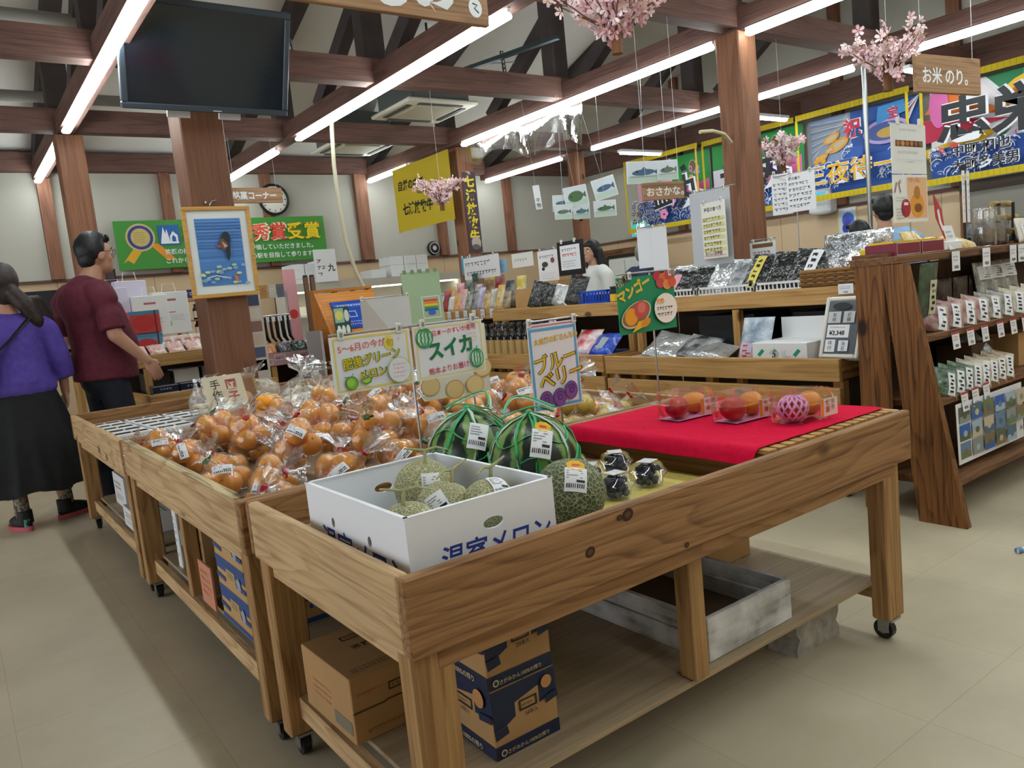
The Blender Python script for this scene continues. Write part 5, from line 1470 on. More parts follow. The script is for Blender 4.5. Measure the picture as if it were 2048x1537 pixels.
# ---------------------------------------------------------------- fish paintings on threads
def dr_fish(k):
    def f(p, w, h):
        c = mat(('#5d7f8c', '#52724f', '#4a6a86', '#6a7a6a')[k % 4], .6); p.rect(w * .03, h * .03, w * .94, h * .94, mat('#d3dde2')); p.rect(w * .03, h * .03, w * .94, h * .3, mat('#bcd3c6'))
        p.ell(w * .48, h * .5, w * .33, h * (.26 if k == 1 else .14), c, 18, .08); p.poly([(w * .76, h * .52), (w * .92, h * .68), (w * .92, h * .36)], c); p.ell(w * .3, h * .52, w * .03, h * .04, INK, 8)
        if k > 3: p.poly([(w * .4, h * .6), (w * .5, h * .75), (w * .6, h * .6)], c); p.stroke([(w * .1, h * .3), (w * .9, h * .33)], h * .03, GREY)
    return f
FP = (((1125, 407), .17, .135, .05, 'topmost left, round dark fish'), ((1152, 393), .20, .17, -.12, 'second from left in the upper row'), ((1209, 376), .20, .17, -.22, 'upper row, tilted, right of the pair'), ((1127, 424), .15, .12, .03, 'lower row, leftmost'), ((1163, 423), .15, .13, .02, 'lower row, middle'), ((1210, 417), .19, .13, .0, 'lower row, rightmost'), ((1288, 345), .28, .17, .04, 'long fish above the fish sign'), ((1335, 340), .17, .15, .0, 'small, right above the fish sign'))
for k, (loc, (pp, w, h, rl, lab)) in enumerate(zip(((4.299,5,1.83), (4.392,4.93,1.875), (4.599,4.8,1.922), (4.275,4.97,1.756), (4.645,5.16,1.779), (4.537,4.75,1.748), (4.552,4.3,1.958), (4.708,4.2,1.96)), FP)):
    t = thing('fish_painting', 'fish painting card on a thread, ' + lab, 'painting', loc, -.5, 'fish paintings on threads', (0, rl, -.5))
    g = MB(); g.box((0, 0, 0), (w, .003, h), PAPER); p = Pen(g, (-w / 2, -.0015, -h / 2)); dr_fish(k)(p, w, h); g.build('card', t)
    g = MB(); g.tube([(0, .002, h / 2), (.0, .002, 2.7 - loc[2])], .0009, LGREY, 4); g.build('thread', t)
g = MB(); g.box((0, 0, 0), (.06, .002, .20), PAPER); Pen(g, (-.03, -.001, -.1)).vtext(.03, .06, '干物', .04, INK, bold=.01); g.tube([(0, .001, .1), (0, .001, 2.71 - 1.911)], .0009, LGREY, 4)
solo('paper_strip', g, 'small white paper strip hanging left of the fish paintings', 'paper', (4.201,5.2,1.911), -.3, None, (0, -.08, -.3))

# clear plastic draped under the third lamp row, service cord, hose, poles
g = MB(); g.grid(lambda u, v: (4.62 + .05 * math.sin(17 * u) * v, 6.9 - 1.9 * u, 2.706 - (.16 + .22 * u + .06 * math.sin(13 * u)) * v), 30, 8, SHEETFILM)
solo('clear_plastic_sheet', g, 'crumpled clear plastic sheet hung under the third lamp row', 'sheet')
g = MB(); g.tube([(2.906,6.2,2.861), (2.879,6.2,2.628), (2.858,6.2,2.349), (2.858,6.2,2.018), (2.88,6.2,1.703), (2.938,6.2,1.445), (3.044,6.2,1.178)], .017, mat('#c6c0a4', .5), 10)
solo('hanging_hose', g, 'cream coloured cable hose hanging from a beam towards the sweets counter', 'hose')
g = MB(); g.tube([(0, 0, 0), (.02, 0, .06), (-.02, 0, .12), (.0, .02, .3)], .012, DARK, 8); g.tube([(.01, 0, .05), (.1, 0, .02), (.12, 0, -.12)], .008, DARK, 8)
solo('cable_clamp', g, 'black cable bundle where the cream hose leaves the beam', 'cable', (2.931,6.2,2.882))
g = MB(); g.tube([(0, 0, 0), (0, 0, 2.655)], .018, STEEL, 12); solo('service_pole', g, 'tall grey steel service pole under the fourth lamp row', 'pole', (6.3, 3.47, 0))
g = MB(); g.tube([(4.025,3.3,2.024), (4.147,3.3,2.035), (4.299,3.33,2.028), (4.405,3.36,1.983)], .012, mat('#c9c39a', .5), 8); solo('curved_cable', g, 'short cream cable arching beside the bare wooden pillar', 'cable')
for k, (pp, w, h, lab) in enumerate((((7.99,7.695,1.841), .30, .22, 'small lit green exit sign at the far end of the banner wall'),)):
    g = MB(); g.box((0, 0, 0), (w, .05, h), WHITE); p = Pen(g, (-w / 2, -.025, -h / 2)); p.rect(.01, .01, w - .02, h - .02, emat('#3fc0b4', .8, 'exit_sign_face')); p.rect(w * .55, h * .15, w * .3, h * .7, emat('#e6f6f2', .9, 'exit_sign_white')); p.ell(w * .42, h * .75, .02, .02, emat('#e6f6f2', .9, 'exit_sign_figure')); p.stroke([(w * .4, h * .65), (w * .33, h * .4), (w * .22, h * .2)], .03, emat('#e6f6f2', .9, 'exit_sign_figure'))
    solo('exit_sign', g, lab, 'exit sign', pp, FX)
t = thing('wall_dispenser', 'white wall unit with pale blue glowing front below the blue banner', 'dispenser', (7.98, 4.93, 1.655), FX)
g = MB(); g.box((0, 0, .13), (.26, .16, .26), WHITE, None, .02); g.lathe([(.06, 0), (.12, .02), (.12, .06)], WHITE, 16, (0, -.02, -.02)); g.build('casing', t)
g = MB(); g.box((0, -.082, .18), (.18, .006, .10), emat('#6fd0ea', .7, 'blue_lit_panel')); g.build('lit_panel', t)
# two ceiling air conditioners
for k, (x, y, lab) in enumerate(((3.93, 6.42, 'nearer ceiling cassette air conditioner between the second and third lamp rows'), (3.98, 8.05, 'farther ceiling cassette air conditioner close to the back wall'))):
    t = thing('air_conditioner', lab, 'air conditioner', (x, y, 2.88), 0)
    g = MB(); g.box((0, 0, .19), (.62, .62, .30), mat('#59605f', .6), None, .01); g.build('casing', t)
    g = MB(); g.box((0, 0, .02), (.74, .74, .035), mat('#d5d2c4', .5), None, .012); g.build('panel', t)
    g = MB(); g.box((0, 0, -.002), (.42, .42, .012), mat('#b0aa98', .6))
    for s in (-1, 1):
        g.box((s * .29, 0, -.002), (.05, .46, .010), mat('#4a4a46')); g.box((0, s * .29, -.002), (.46, .05, .010), mat('#4a4a46'))
    g.build('grille', t)
    for s in (-1, 1):
        g = MB(); g.tube([(s * .25, .2, .33), (s * .25, .2, .9 if k == 0 else .35)], .012, DARK, 6); g.build('hanger_rod', t)

# ---------------------------------------------------------------- stepped wooden shelves behind
def step_shelf(label, loc, L, rz, lo, hi, dlo, dhi, legs=(0, 1), second=True, back=True):
    """lo, hi = heights of the lower and upper front rims; dlo = set-back of the upper tier; dhi = its depth"""
    t = thing('stepped_shelf', label, 'shelf', loc, rz)
    def part(name, f):
        g = MB(); f(g); return g.build(name, t)
    part('front_board', lambda g: g.box((L / 2, .014, lo - .055), (L, .028, .11), LWX, None, .003))
    if second:
        part('front_board', lambda g: g.box((L / 2, .018, lo - .185), (L - .01, .024, .09), LWX, None, .003))
    part('lower_tray', lambda g: g.box((L / 2, (dlo + dhi) / 2 + .02, lo - .055), (L - .004, dlo + dhi - .04, .016), LWX))
    for x in (.02, L - .02):
        part('side_board', lambda g: g.box((x, (dlo + dhi) / 2 + .01, lo - .055), (.022, dlo + dhi - .05, .10), LWY))
    part('upper_board', lambda g: g.box((L / 2, dlo + .014, hi - .045), (L, .028, .09), LWX, None, .003))
    part('upper_tray', lambda g: g.box((L / 2, dlo + dhi / 2 + .02, hi - .028), (L - .004, dhi - .02, .016), LWX))
    for f_ in legs:
        x = .03 + (L - .06) * f_
        part('upright', lambda g: g.box((x, dlo + .02, hi / 2 - .05 + .04), (.045, .04, hi - .17), LWZ))
        part('leg', lambda g: g.box((x, .06, (lo - .11) / 2 + .03), (.05, .05, lo - .17), LWZ))
        caster(t, x, .06)
    if back:
        part('back_panel', lambda g: g.box((L / 2, dlo + dhi + .01, (hi + .1) / 2 + .05), (L, .016, hi - .1), mat('#3a2f26', .8)))
    part('base_shelf', lambda g: g.box((L / 2, (dlo + dhi) / 2, .12), (L - .06, dlo + dhi - .1, .02), LWX))
    return t
step_shelf('long stepped wooden shelf of seaweed packs behind the red cloth', (3.35, 3.63, 0), 1.60, FX, .682, 1.012, .30, .42, (0, .5, 1))
step_shelf('stepped wooden shelf with dark sauce bottles behind the blueberry sign', (3.35, 5.25, 0), 1.60, FX, .690, 1.010, .30, .42, (0, 1))
step_shelf('stepped wooden shelf of sweets behind the far left table', (1.08, 5.74, 0), .89, 0, .690, .958, .30, .40, (.05, .9))
step_shelf('low wooden shelf with pink trim right of the picture pillar', (1.98, 5.98, 0), .95, 0, .62, .84, .16, .40, (.1, .9))
step_shelf('wooden shelf unit of local packets in the middle of the hall', (3.60, 6.75, 0), 1.40, FX, .70, 1.02, .25, .40, (0, 1))

def packet(name, label, cat, loc, rz, w, h, t, mt, lean=.35, lab=None, seed=0, group=None, seam=.02, roll=0.0, low=0.0):
    """sealed film pouch standing on its lower seam, leaning back by lean; lab = (x, z, w, h, material, ink)"""
    g = MB(); sv = Vector((seed * 1.37, seed * 2.11, 0))
    def P(s):
        def f(u, v):
            a = 2 * u - 1; b_ = 2 * v - 1
            bul = max(0, (1 - abs(a) ** 3.2)) ** .6 * max(0, (1 - abs(b_) ** 5)) ** .6 * (1 - .35 * v)
            n_ = noise.noise(Vector((u * 4, v * 5, s)) + sv) * .22 + noise.noise(Vector((u * 11, v * 12, s)) + sv) * .10
            return ((u - .5) * w * (1 - .03 * math.sin(PI * v)), -s * t / 2 * bul * (1 + n_) + .003 * noise.noise(Vector((u * 9, v * 3, 5)) + sv) - s * .0006, v * h)
        return f
    g.grid(P(1), 14, 14, mt); g.grid(lambda u, v: P(-1)(1 - u, v), 14, 14, mt)
    if lab:
        x, z, lw_, lh, lm, ink = lab
        f = P(1)
        def L_(u, v):
            q = f(max(.02, min(.98, x + u * lw_)), max(.02, min(.98, z + v * lh)))
            return (q[0], q[1] - .0022, q[2])
        g.grid(L_, 5, 5, lm)
        if ink:
            r = random.Random(seed)
            for k in range(5):
                u, v = .25 + .3 * (k % 2) * r.random(), .12 + .17 * k
                q = [L_(u, v), L_(u + .4, v), L_(u + .4, v + .09), L_(u, v + .09)]
                g.add([(e[0], e[1] - .001, e[2]) for e in q], [(0, 1, 2, 3)], ink)
    return solo(name, g, label, cat, loc, 0, group, (-lean, roll, rz))
def mesh_tray(name, label, loc, w, d, h, mt, rz=0.0, wall=.004, group=None, cat='basket', n_=14):
    """open plastic basket with slotted sides"""
    t = thing(name, label, cat, loc, rz, group)
    g = MB(); g.box((w / 2, d / 2, .003), (w - .02, d - .02, .005), mt); g.build('base', t)
    g = MB()
    for y in (.006, d - .006):
        g.box((w / 2, y, h - .006), (w, .012, .012), mt); g.box((w / 2, y, .010), (w, .006, .014), mt)
        for k in range(n_ + 1): g.box((.006 + (w - .012) * k / n_, y, h / 2), (.007, .005, h - .01), mt)
    for x in (.006, w - .006):
        g.box((x, d / 2, h - .006), (.012, d, .012), mt); g.box((x, d / 2, .010), (.006, d, .014), mt)
        k2 = max(4, int(n_ * d / w))
        for k in range(k2 + 1): g.box((x, .006 + (d - .012) * k / k2, h / 2), (.005, .007, h - .01), mt)
    g.build('basket_rim', t)
    return t
def price_card(label, loc, w, h, rz, strip=None, seed=0, group=None, lean=0.0, price=None):
    g = MB(); g.box((0, 0, h / 2), (w, .0015, h), PAPER); p = Pen(g, (-w / 2, -.00075, 0))
    if strip: p.rect(0, h * .88, w, h * .12, strip)
    p.scribble(w * .1, h * .45, w * .75, h * .35, INK, seed, 2); p.text(w * .5, h * .12, price or '¥%d' % (100 + 20 * (seed % 30)), h * .22, INK, .02, align='c')
    return solo('price_card', g, label, 'price card', loc, 0, group, (lean, 0, rz))

# ---- seaweed shelf, upper tier: white baskets, leaning packs, big silver bags behind
MESHW = mat('#e3e5e6', .4); PKL = mat('#d99aa8', .5); YLL = mat('#d9c95a', .5)
for k, y in enumerate((3.53, 3.12, 2.71)):
    mesh_tray('mesh_basket', 'white plastic mesh basket of seaweed on the upper shelf, %s' % ('at its far end', 'in the middle', 'next to the wicker basket')[k], (3.682, y, 1.002), .38, .24, .055, MESHW, FX, group='white mesh baskets')
SW = (((1352, 578), .21, .20, SEAWEED, (.12, .12, .32, .62, PKL, None), 'black seaweed pack with pink label, farthest left on the upper shelf'), ((1388, 572), .14, .21, SEAWEED, None, 'black seaweed pack without label next to the pink labelled one'), ((1432, 572), .20, .24, SILVER, None, 'silvery seaweed pack leaning left of its grey neighbour'), ((1468, 568), .17, .22, foil('grey_film', '#6d7276', '#b5b9bd', 9, .2, 1, 15), None, 'grey silvery seaweed pack leaning on the upper shelf'),
      ((1505, 572), .20, .25, SEAWEED, (.25, .05, .30, .85, YLL, INK), 'black seaweed pack with long yellow label'), ((1545, 566), .17, .25, SEAWEED, None, 'black seaweed pack right of the yellow labelled one'), ((1600, 560), .23, .25, SEAWEED, (.45, .05, .30, .88, PAPER, INK), 'black seaweed pack with long white label beside the wicker basket'))
for k, (loc, (pp, w, h, mt, lab, txt)) in enumerate(zip(((3.72,3.322,1.062), (3.72,3.177,1.072), (3.72,3.011,1.061), (3.72,2.881,1.064), (3.72,2.755,1.044), (3.72,2.623,1.052), (3.72,2.452,1.056)), SW)):
    packet('seaweed_pack', txt, 'seaweed pack', (loc[0], loc[1], 1.012), FX, w, h, .05, mt, .62, lab, k, 'seaweed packs leaning on the upper shelf', roll=.1)
for k, (y, w, txt) in enumerate(((3.40, .36, 'long crinkled clear bag lying at the back of the upper seaweed shelf, far end'), (3.02, .38, 'long crinkled clear bag lying at the back of the upper seaweed shelf, middle'), (2.62, .34, 'long crinkled clear bag lying at the back of the upper seaweed shelf, near end'))):
    packet('seaweed_bag', txt, 'seaweed bag', (3.96, y, 1.01), FX, w, .20, .14, SILVER, .25, None, 20 + k, 'clear bags behind')
def wicker(label, loc, w, d, h, rz):
    t = thing('wicker_basket', label, 'basket', loc, rz); wm = mat('#8a6436', .6); wd = mat('#6b4a26', .6)
    g = MB(); g.box((w / 2, d / 2, .006), (w, d, .012), wm); g.build('base', t)
    g = MB()
    for k in range(6):
        z = .014 + (h - .03) * k / 5
        for (x0, y0, x1, y1) in ((0, 0, w, 0), (w, 0, w, d), (w, d, 0, d), (0, d, 0, 0)):
            n_ = 12
            pts = [(x0 + (x1 - x0) * i / n_ + (.004 * (-1) ** (i + k) if x0 == x1 else 0), y0 + (y1 - y0) * i / n_ + (.004 * (-1) ** (i + k) if y0 == y1 else 0), z) for i in range(n_ + 1)]
            g.tube(pts, .0075, wm if k % 2 else wd, 6)
    for i in range(13):
        for y in (0, d): g.tube([(w * i / 12, y, .01), (w * i / 12, y, h)], .004, wd, 5)
    g.build('weave', t)
    g = MB(); g.tube([(0, 0, h), (w, 0, h), (w, d, h), (0, d, h), (0, 0, h)], .012, wm, 8); g.build('rim', t)
wicker('brown wicker basket with black weave gaps at the near end of the upper shelf', (3.68, 2.42, 1.008), .34, .30, .085, FX)
packet('silver_bag', 'big shiny silver film block standing in the wicker basket', 'bag', (3.88, 2.22, 1.04), FX, .38, .24, .26, foil('bright_silver_film', '#8f9498', '#f4f6f7', 5, .14, 1.2, 18, .75), .1, None, 41)
m = MB(); m.box((0, 0, .05), (.12, .18, .10), mat('#202326', .35)); m.box((0, 0, .102), (.10, .16, .01), DARK); solo('black_pack', m, 'black block pack behind the silver film block', 'pack', (4.0, 2.50, 1.0))
# ---- seaweed shelf, lower tier
m = MB(); m.box((0, 0, .012), (.30, .62, .008), MESHW)
for c, s in (((-.145, 0, .02), (.01, .62, .03)), ((.145, 0, .02), (.01, .62, .03)), ((0, -.305, .02), (.30, .01, .03)), ((0, .305, .02), (.30, .01, .03))): m.box(c, s, MESHW)
solo('white_tray', m, 'shallow white tray of silver packs on the lower seaweed shelf', 'tray', (3.55, 3.18, .636))
for k, (y, w, h, ln, txt) in enumerate(((3.30, .30, .22, .95, 'pale silver seaweed bag leaning in the white tray, leftmost'), (3.06, .24, .20, 1.0, 'dark silver seaweed bag in the white tray, middle'), (2.93, .24, .16, 1.15, 'flat silver seaweed bag in the white tray, rightmost'))):
    packet('seaweed_bag', txt, 'seaweed bag', (3.50, y, .66), FX, w, h, .05, SILVER if k != 1 else foil('dark_silver', '#3c4043', '#b9bdc1', 8, .2, 1, 15), ln, None, 50 + k, None, roll=.15)
packet('blue_silver_bag', 'bluish silver bag standing between tray and white box', 'bag', (3.50, 2.62, .65), FX, .20, .24, .06, foil('blue_silver', '#7f93a8', '#cfdbe6', 8, .18, 1, 14), .35, (.1, .02, .4, .35, mat('#c9b8d0'), RED), 55)
g = MB(); g.box((.16, .14, .055), (.32, .28, .11), WHITE, None, .003); g.box((.16, .27, .16), (.32, .006, .12), WHITE); p = Pen(g, (0, 0, 0))
for x in (.03, .24): p.poly([(x, .05), (x + .03, .08), (x + .045, .068), (x + .015, .038)], mat('#1f9a74'))
p.poly([(.10, .06), (.14, .025), (.165, .055), (.135, .085)], mat('#c8ccc8')); p.arc(.20, .055, .02, 2.4, 5.2, .002, GREY); p.arc(.215, .06, .02, 2.6, 5.4, .002, GREY)
for k in range(14): p.ell(.135 + .018 * math.cos(k * 2.4) * (k % 4) / 3, .055 + .018 * math.sin(k * 2.4) * (k % 4) / 3, .004, .004, BLACK if k % 3 else mat('#1f9a74'), 6)
solo('white_box', g, 'open white cardboard box with green tape marks on the lower seaweed shelf', 'box', (3.40, 2.545, .645), FX)
g = MB(); FOAM = mat('#e2e0d8', .6); bw_, bh_, bt = .215, .30, .075
g.box((bw_ / 2, bt / 2 + .012, bh_ / 2), (bw_, bt - .024, bh_), FOAM, None, .006)
for c, s in (((.011, .012, bh_ / 2), (.022, .03, bh_)), ((bw_ - .011, .012, bh_ / 2), (.022, .03, bh_)), ((bw_ / 2, .012, .011), (bw_ - .04, .03, .022)), ((bw_ / 2, .012, bh_ - .011), (bw_ - .04, .03, .022))): g.box(c, s, FOAM, None, .006)
p = Pen(g, (0, .0005, 0)); p.rect(.022, .022, bw_ - .044, bh_ - .044, mat('#5c6167', .3)); p.rect(.03, .10, .12, .062, PAPER); p.text(.042, .112, '¥3,348', .030, INK, .03); p.scribble(.045, .142, .08, .014, GREY, 2)
p.rect(.03, .03, .055, .06, PAPER); p.vtext(.057, .065, '味付', .024, INK); p.rect(.10, .03, .06, .06, mat('#33426e')); p.rect(.104, .034, .052, .052, PAPER); p.vtext(.13, .062, '海苔', .022, INK)
p.rect(.03, .17, .07, .055, LGREY); p.vtext(.065, .20, '有明', .022, INK); p.rect(.115, .17, .06, .055, LGREY); p.vtext(.145, .20, '初摘', .022, INK); p.ell(.1, .25, .05, .018, mat('#2b2e33'))
solo('foam_gift_box', g, 'white foam gift box with price ¥3,348 leaning on the lower seaweed shelf', 'box', (3.4,2.167,0.681), 0, None, (-.30, 0, FX - .1))
price_card('white price card on the shelf board above the foam gift box', (3.63,2.142,0.971), .08, .05, FX, None, 3)
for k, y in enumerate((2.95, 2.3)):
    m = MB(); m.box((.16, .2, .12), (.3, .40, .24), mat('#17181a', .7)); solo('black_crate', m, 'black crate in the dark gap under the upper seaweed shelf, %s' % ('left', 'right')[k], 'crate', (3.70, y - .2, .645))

# ---- sauce bottle shelf
SAUCE = mat('#15110f', .12, 0, .6); TAN = mat('#b89a63', .6)
sb = None
for r_ in range(2):
    for k in range(9 - r_):
        y = 5.14 - .088 * k - .03 * r_; x = 3.43 + .12 * r_
        lab = 'dark sauce bottle with tan label, %s row, %s from the left end' % (('front', 'back')[r_], ('first', 'second', 'third', 'fourth', 'fifth', 'sixth', 'seventh', 'eighth', 'ninth')[k])
        if sb is None: sb = bottle(lab, (x, y, .6435), .27, .036, SAUCE, BLACK, TAN, 'dark sauce bottles', 'sauce_bottle', 'bottle', .42)
        else: dup(sb, (x, y, .6435), .3 * k, lab)
for k, (y, c) in enumerate(((4.30, '#b3202c'), (4.22, '#1c1c1f'))):
    m = MB(); m.box((0, 0, .12), (.16, .075, .24), mat(c, .35), None, .004); m.box((-.081, 0, .15), (.002, .06, .08), mat('#d9c9b0')); solo('gift_carton', m, '%s gift carton beside the sauce bottles' % ('red', 'black')[k], 'box', (3.50, y, .6435))
m = MB(); m.box((0, 0, .015), (.28, .46, .01), mat('#1747b8', .35))
for c, s in (((-.14, 0, .02), (.008, .46, .035)), ((.14, 0, .02), (.008, .46, .035)), ((0, -.228, .02), (.28, .008, .035)), ((0, .228, .02), (.28, .008, .035))): m.box(c, s, mat('#1747b8', .35))
solo('blue_tray', m, 'flat blue plastic tray on the lower shelf right of the blueberry sign', 'tray', (3.53, 3.90, .6435))
packet('snack_bag', 'shiny red and white snack bag in the flat blue tray', 'snack bag', (3.47, 4.00, .665), FX, .23, .22, .08, foil('red_white_film', '#b3222e', '#e9e2e4', 7, .18, .8, 12), .7, None, 61)
packet('snack_bag', 'shiny blue snack bag in the flat blue tray', 'snack bag', (3.46, 3.80, .665), FX, .22, .20, .08, foil('blue_film', '#122a9a', '#3f68d8', 7, .18, .8, 12), .8, (.35, .2, .3, .5, mat('#9aa3a8'), None), 62)
for k, (y, h, txt) in enumerate(((4.82, .22, 'leftmost, tall'), (4.66, .19, 'second from left'), (4.52, .17, 'third, with silver glare'), (4.37, .23, 'rightmost, beside the blue basket'))):
    packet('seaweed_pack', 'black seaweed pack on the sauce bottle shelf, upper tier, %s' % txt, 'seaweed pack', (3.76, y, 1.0), FX, .20, h, .05, SEAWEED if k != 2 else SILVER, .35, None, 70 + k, 'black packs over the sauce bottles', roll=.18)
mesh_tray('blue_basket', 'bright blue plastic basket on the upper shelf of the sauce bottle unit', (3.70, 4.22, 1.0), .30, .22, .095, mat('#1650c4', .35), FX, cat='basket', n_=10)
jr = None
for k in range(4):
    lab = 'small black jar with yellow and white label right of the blue basket, %s' % ('front left', 'front right', 'back left', 'back right')[k]
    loc = (3.71 + .09 * (k // 2), 3.86 - .10 * (k % 2), 1.0)
    if jr is None: jr = bottle(lab, loc, .115, .034, BLACK, BLACK, mat('#e0b92c'), 'small black jars', 'sauce_jar', 'jar', .8)
    else: dup(jr, loc, .5, lab)
for k, px_ in enumerate(((3.645,5.106,0.817), (3.645,4.752,0.831), (3.645,4.473,0.829))):
    price_card('white price card hanging on the shelf rim over the sauce bottles, %s' % ('left', 'middle', 'right')[k], px_, .085, .085, FX, None, 4 + k)

# ---- long dark wooden rack at the right
t = thing('display_rack', 'dark stained wooden rack with a slanted end plank at the right', 'rack', (3.24, 1.5, 0))
XE = 2.15
g = MB(); g.box((.02, .305, .57), (.036, .13, 1.10), DWZ, None, .004); g.build('end_post', t)
g = MB(); g.prism([(0, -.065, 0), (0, .128, 0), (0, .245, 1.10), (0, .145, 1.10)], (.04, 0, 0), DWZ); g.build('slanted_plank', t)
g = MB(); g.box((XE / 2, .285, 1.117), (XE, .21, .034), DWX, None, .004); g.box((.02, .30, 1.142), (.03, .16, .02), DWY); g.build('top_shelf', t)
for z, y0 in ((.772, .125), (.490, .09), (.150, .02)):
    g = MB(); g.box((XE / 2 + .045, (y0 + .375) / 2, z), (XE - .13, .375 - y0, .03), DWX, None, .003); g.build('shelf_board', t)
g = MB(); g.box((XE / 2 + .02, .385, .60), (XE - .05, .014, .98), wood('rack_back_boards', '#4f3b29', '#33251a', 'z', True, .7, 6)); g.build('back_boards', t)
g = MB(); g.prism([(0, -.065, 0), (0, .128, 0), (0, .245, 1.10), (0, .145, 1.10)], (.04, 0, 0), DWZ); g.build('slanted_plank', t, (XE - .04, 0, 0))
REDT = mat('#b3263c', .5)
TB = ((3.66,1.61,0.706), (3.794,1.61,0.717), (3.998,1.61,0.729), (4.131,1.61,0.738), (4.257,1.61,0.736))
for k in range(7):
    x = 3.60 + .145 * k + (.02 if k > 2 else 0)
    price_card('red topped price card, middle rim of the dark rack, number %s from the plank' % ('one', 'two', 'three', 'four', 'five', 'six', 'seven')[k], (x, 1.612, .700), .075 if k < 5 else .10, .075, .05, REDT, 10 + k, None, -.1)
CP = [foil('pack_%s' % n_, a, b_, 10, .28, .6, 18) for n_, a, b_ in (('crimson', '#6d1a22', '#c9b3ac'), ('rose', '#8f4038', '#d9c9bf'), ('tan', '#8a6b4a', '#d3c7b2'), ('olive', '#4f5240', '#c6c2ae'), ('grey', '#55565a', '#cfcfca'), ('cream', '#b5a98e', '#e3dfd2'))]
for k in range(11):
    x = 3.50 + .135 * k; c = CP[(0, 0, 1, 1, 3, 4, 5, 5, 5, 4, 5)[k]]
    packet('snack_pack', 'slim %s snack pack on the middle rack shelf, %s' % (('dark crimson', 'crimson', 'rose', 'rose red', 'olive', 'grey', 'cream', 'cream', 'cream', 'grey white', 'cream')[k], ('next to the slanted plank', 'second along', 'third along', 'fourth along', 'fifth along', 'sixth along', 'seventh along', 'eighth along', 'ninth along', 'tenth along', 'at the cut edge')[k]), 'snack pack', (x, 1.66, .788), -.5, .15, .13, .04, c, .35, (.55, .05, .3, .85, PAPER, INK), 80 + k, 'snack packs on the middle shelf', roll=.25)
packet('hanging_pack', 'tall green topped pack hanging beside the slanted plank', 'pack', (3.481,1.69,0.843), -.25, .11, .25, .03, foil('green_dark_pack', '#20251f', '#56705a', 5, .2, .6, 15), -.12, (.5, .1, .4, .6, mat('#c9c6a8'), INK), 95)
for k in range(5):
    packet('dark_pack', 'dark brown dried food pack hanging at the back of the rack, %s' % ('first', 'second', 'third', 'fourth', 'fifth')[k], 'pack', (3.95 + .17 * k, 1.83, .80), 0, .15, .20, .05, foil('dried_brown', '#1b1512', '#4d4038', 12, .35, .6, 20), -.05, None, 100 + k, 'dark packs at the back of the rack')
for k in range(3):
    packet('clear_pack', 'clear pack of grey dried food, upper right of the rack, %s' % ('left', 'middle', 'right')[k], 'pack', (4.28 + .14 * k, 1.76, .83), -.2, .14, .23, .05, foil('clear_grey_pack', '#6b665c', '#c9c9c2', 9, .2, .8, 18), .15, (.1, .6, .8, .3, PAPER, GREY), 110 + k, 'grey dried food packs')
for k in range(8):
    x = 3.47 + .085 * k
    packet('herb_pack', '%s pack on the lower shelf of the dark rack, %s' % (('green herb', 'green herb', 'dark green herb', 'pale herb', 'pale herb', 'tan snack', 'tan snack', 'brown snack')[k], ('by the slanted plank', 'second along', 'third along', 'fourth along', 'fifth along', 'sixth along', 'seventh along', 'nearest the leaning clear bag')[k]), 'pack', (x, 1.62, .506), -.5, .14, .13, .035, (foil('herb_green', '#173a20', '#7fa487', 12, .25, .6, 18), CP[5], CP[2])[(0, 0, 0, 1, 1, 2, 2, 2)[k]], .35, (.6, .05, .28, .8, PAPER, INK), 120 + k, 'packs on the lower shelf of the dark rack', roll=.3)
for k, x in enumerate((3.585, 3.69, 3.80)):
    price_card('red topped price card on the lower rim of the dark rack, %s' % ('left', 'middle', 'right')[k], (x, 1.575, .425 + .005 * k), .07, .085, .05, REDT, 30 + k, None, -.1)
m = MB(); m.box((0, 0, .09), (.30, .16, .18), mat('#4a3322', .7), None, .004, (.8, .8)); solo('brown_block_box', m, 'dark brown tapered box behind the packs on the lower rack shelf', 'box', (4.02, 1.765, .5055), .1)
packet('clear_bag', 'clear crinkled bag lying against the dark brown box on the lower rack shelf', 'bag', (4.06, 1.62, .508), -.1, .17, .26, .06, foil('clear_silver_bag', '#5d6a62', '#d8dcd8', 7, .15, 1, 12), .55, (.2, .2, .5, .3, mat('#8fb5a0'), None), 140, roll=-.35)
carton('paper_bag_box', 'tan open paper box at the right edge of the lower rack shelf', (4.42, 1.68, .506), (.22, .16, .17), 0, CARD)
g = MB(); w, h = .68, .27; g.box((w / 2, 0, h / 2), (w, .002, h), PAPER); p = Pen(g, (0, -.001, 0))
PH = [mat(c, .5) for c in ('#5f7fa0', '#6b7a4f', '#8a8f8c', '#2f5fb0', '#7d6a4f', '#9fb3c4', '#55604a', '#c0b49a', '#4f6a7f')]
for i in range(6):
    for j in range(3):
        if (i, j) == (5, 0): continue
        x0, y0 = .02 + .108 * i, .02 + .08 * j
        p.rect(x0, y0, .100, .072, PH[(i * 2 + j * 3) % 9]); p.rect(x0, y0, .100, .03, PH[(i + j * 5 + 1) % 9]); p.ell(x0 + .05, y0 + .03, .02, .015, PH[(i + j + 4) % 9], 8)
p.text(.57, .05, '海と里', .03, INK, .02)
solo('photo_poster', g, 'white poster of small landscape photos hung under the lower rack shelf', 'poster', (3.50, 1.575, .195), 0, None, (-.03, 0, 0))
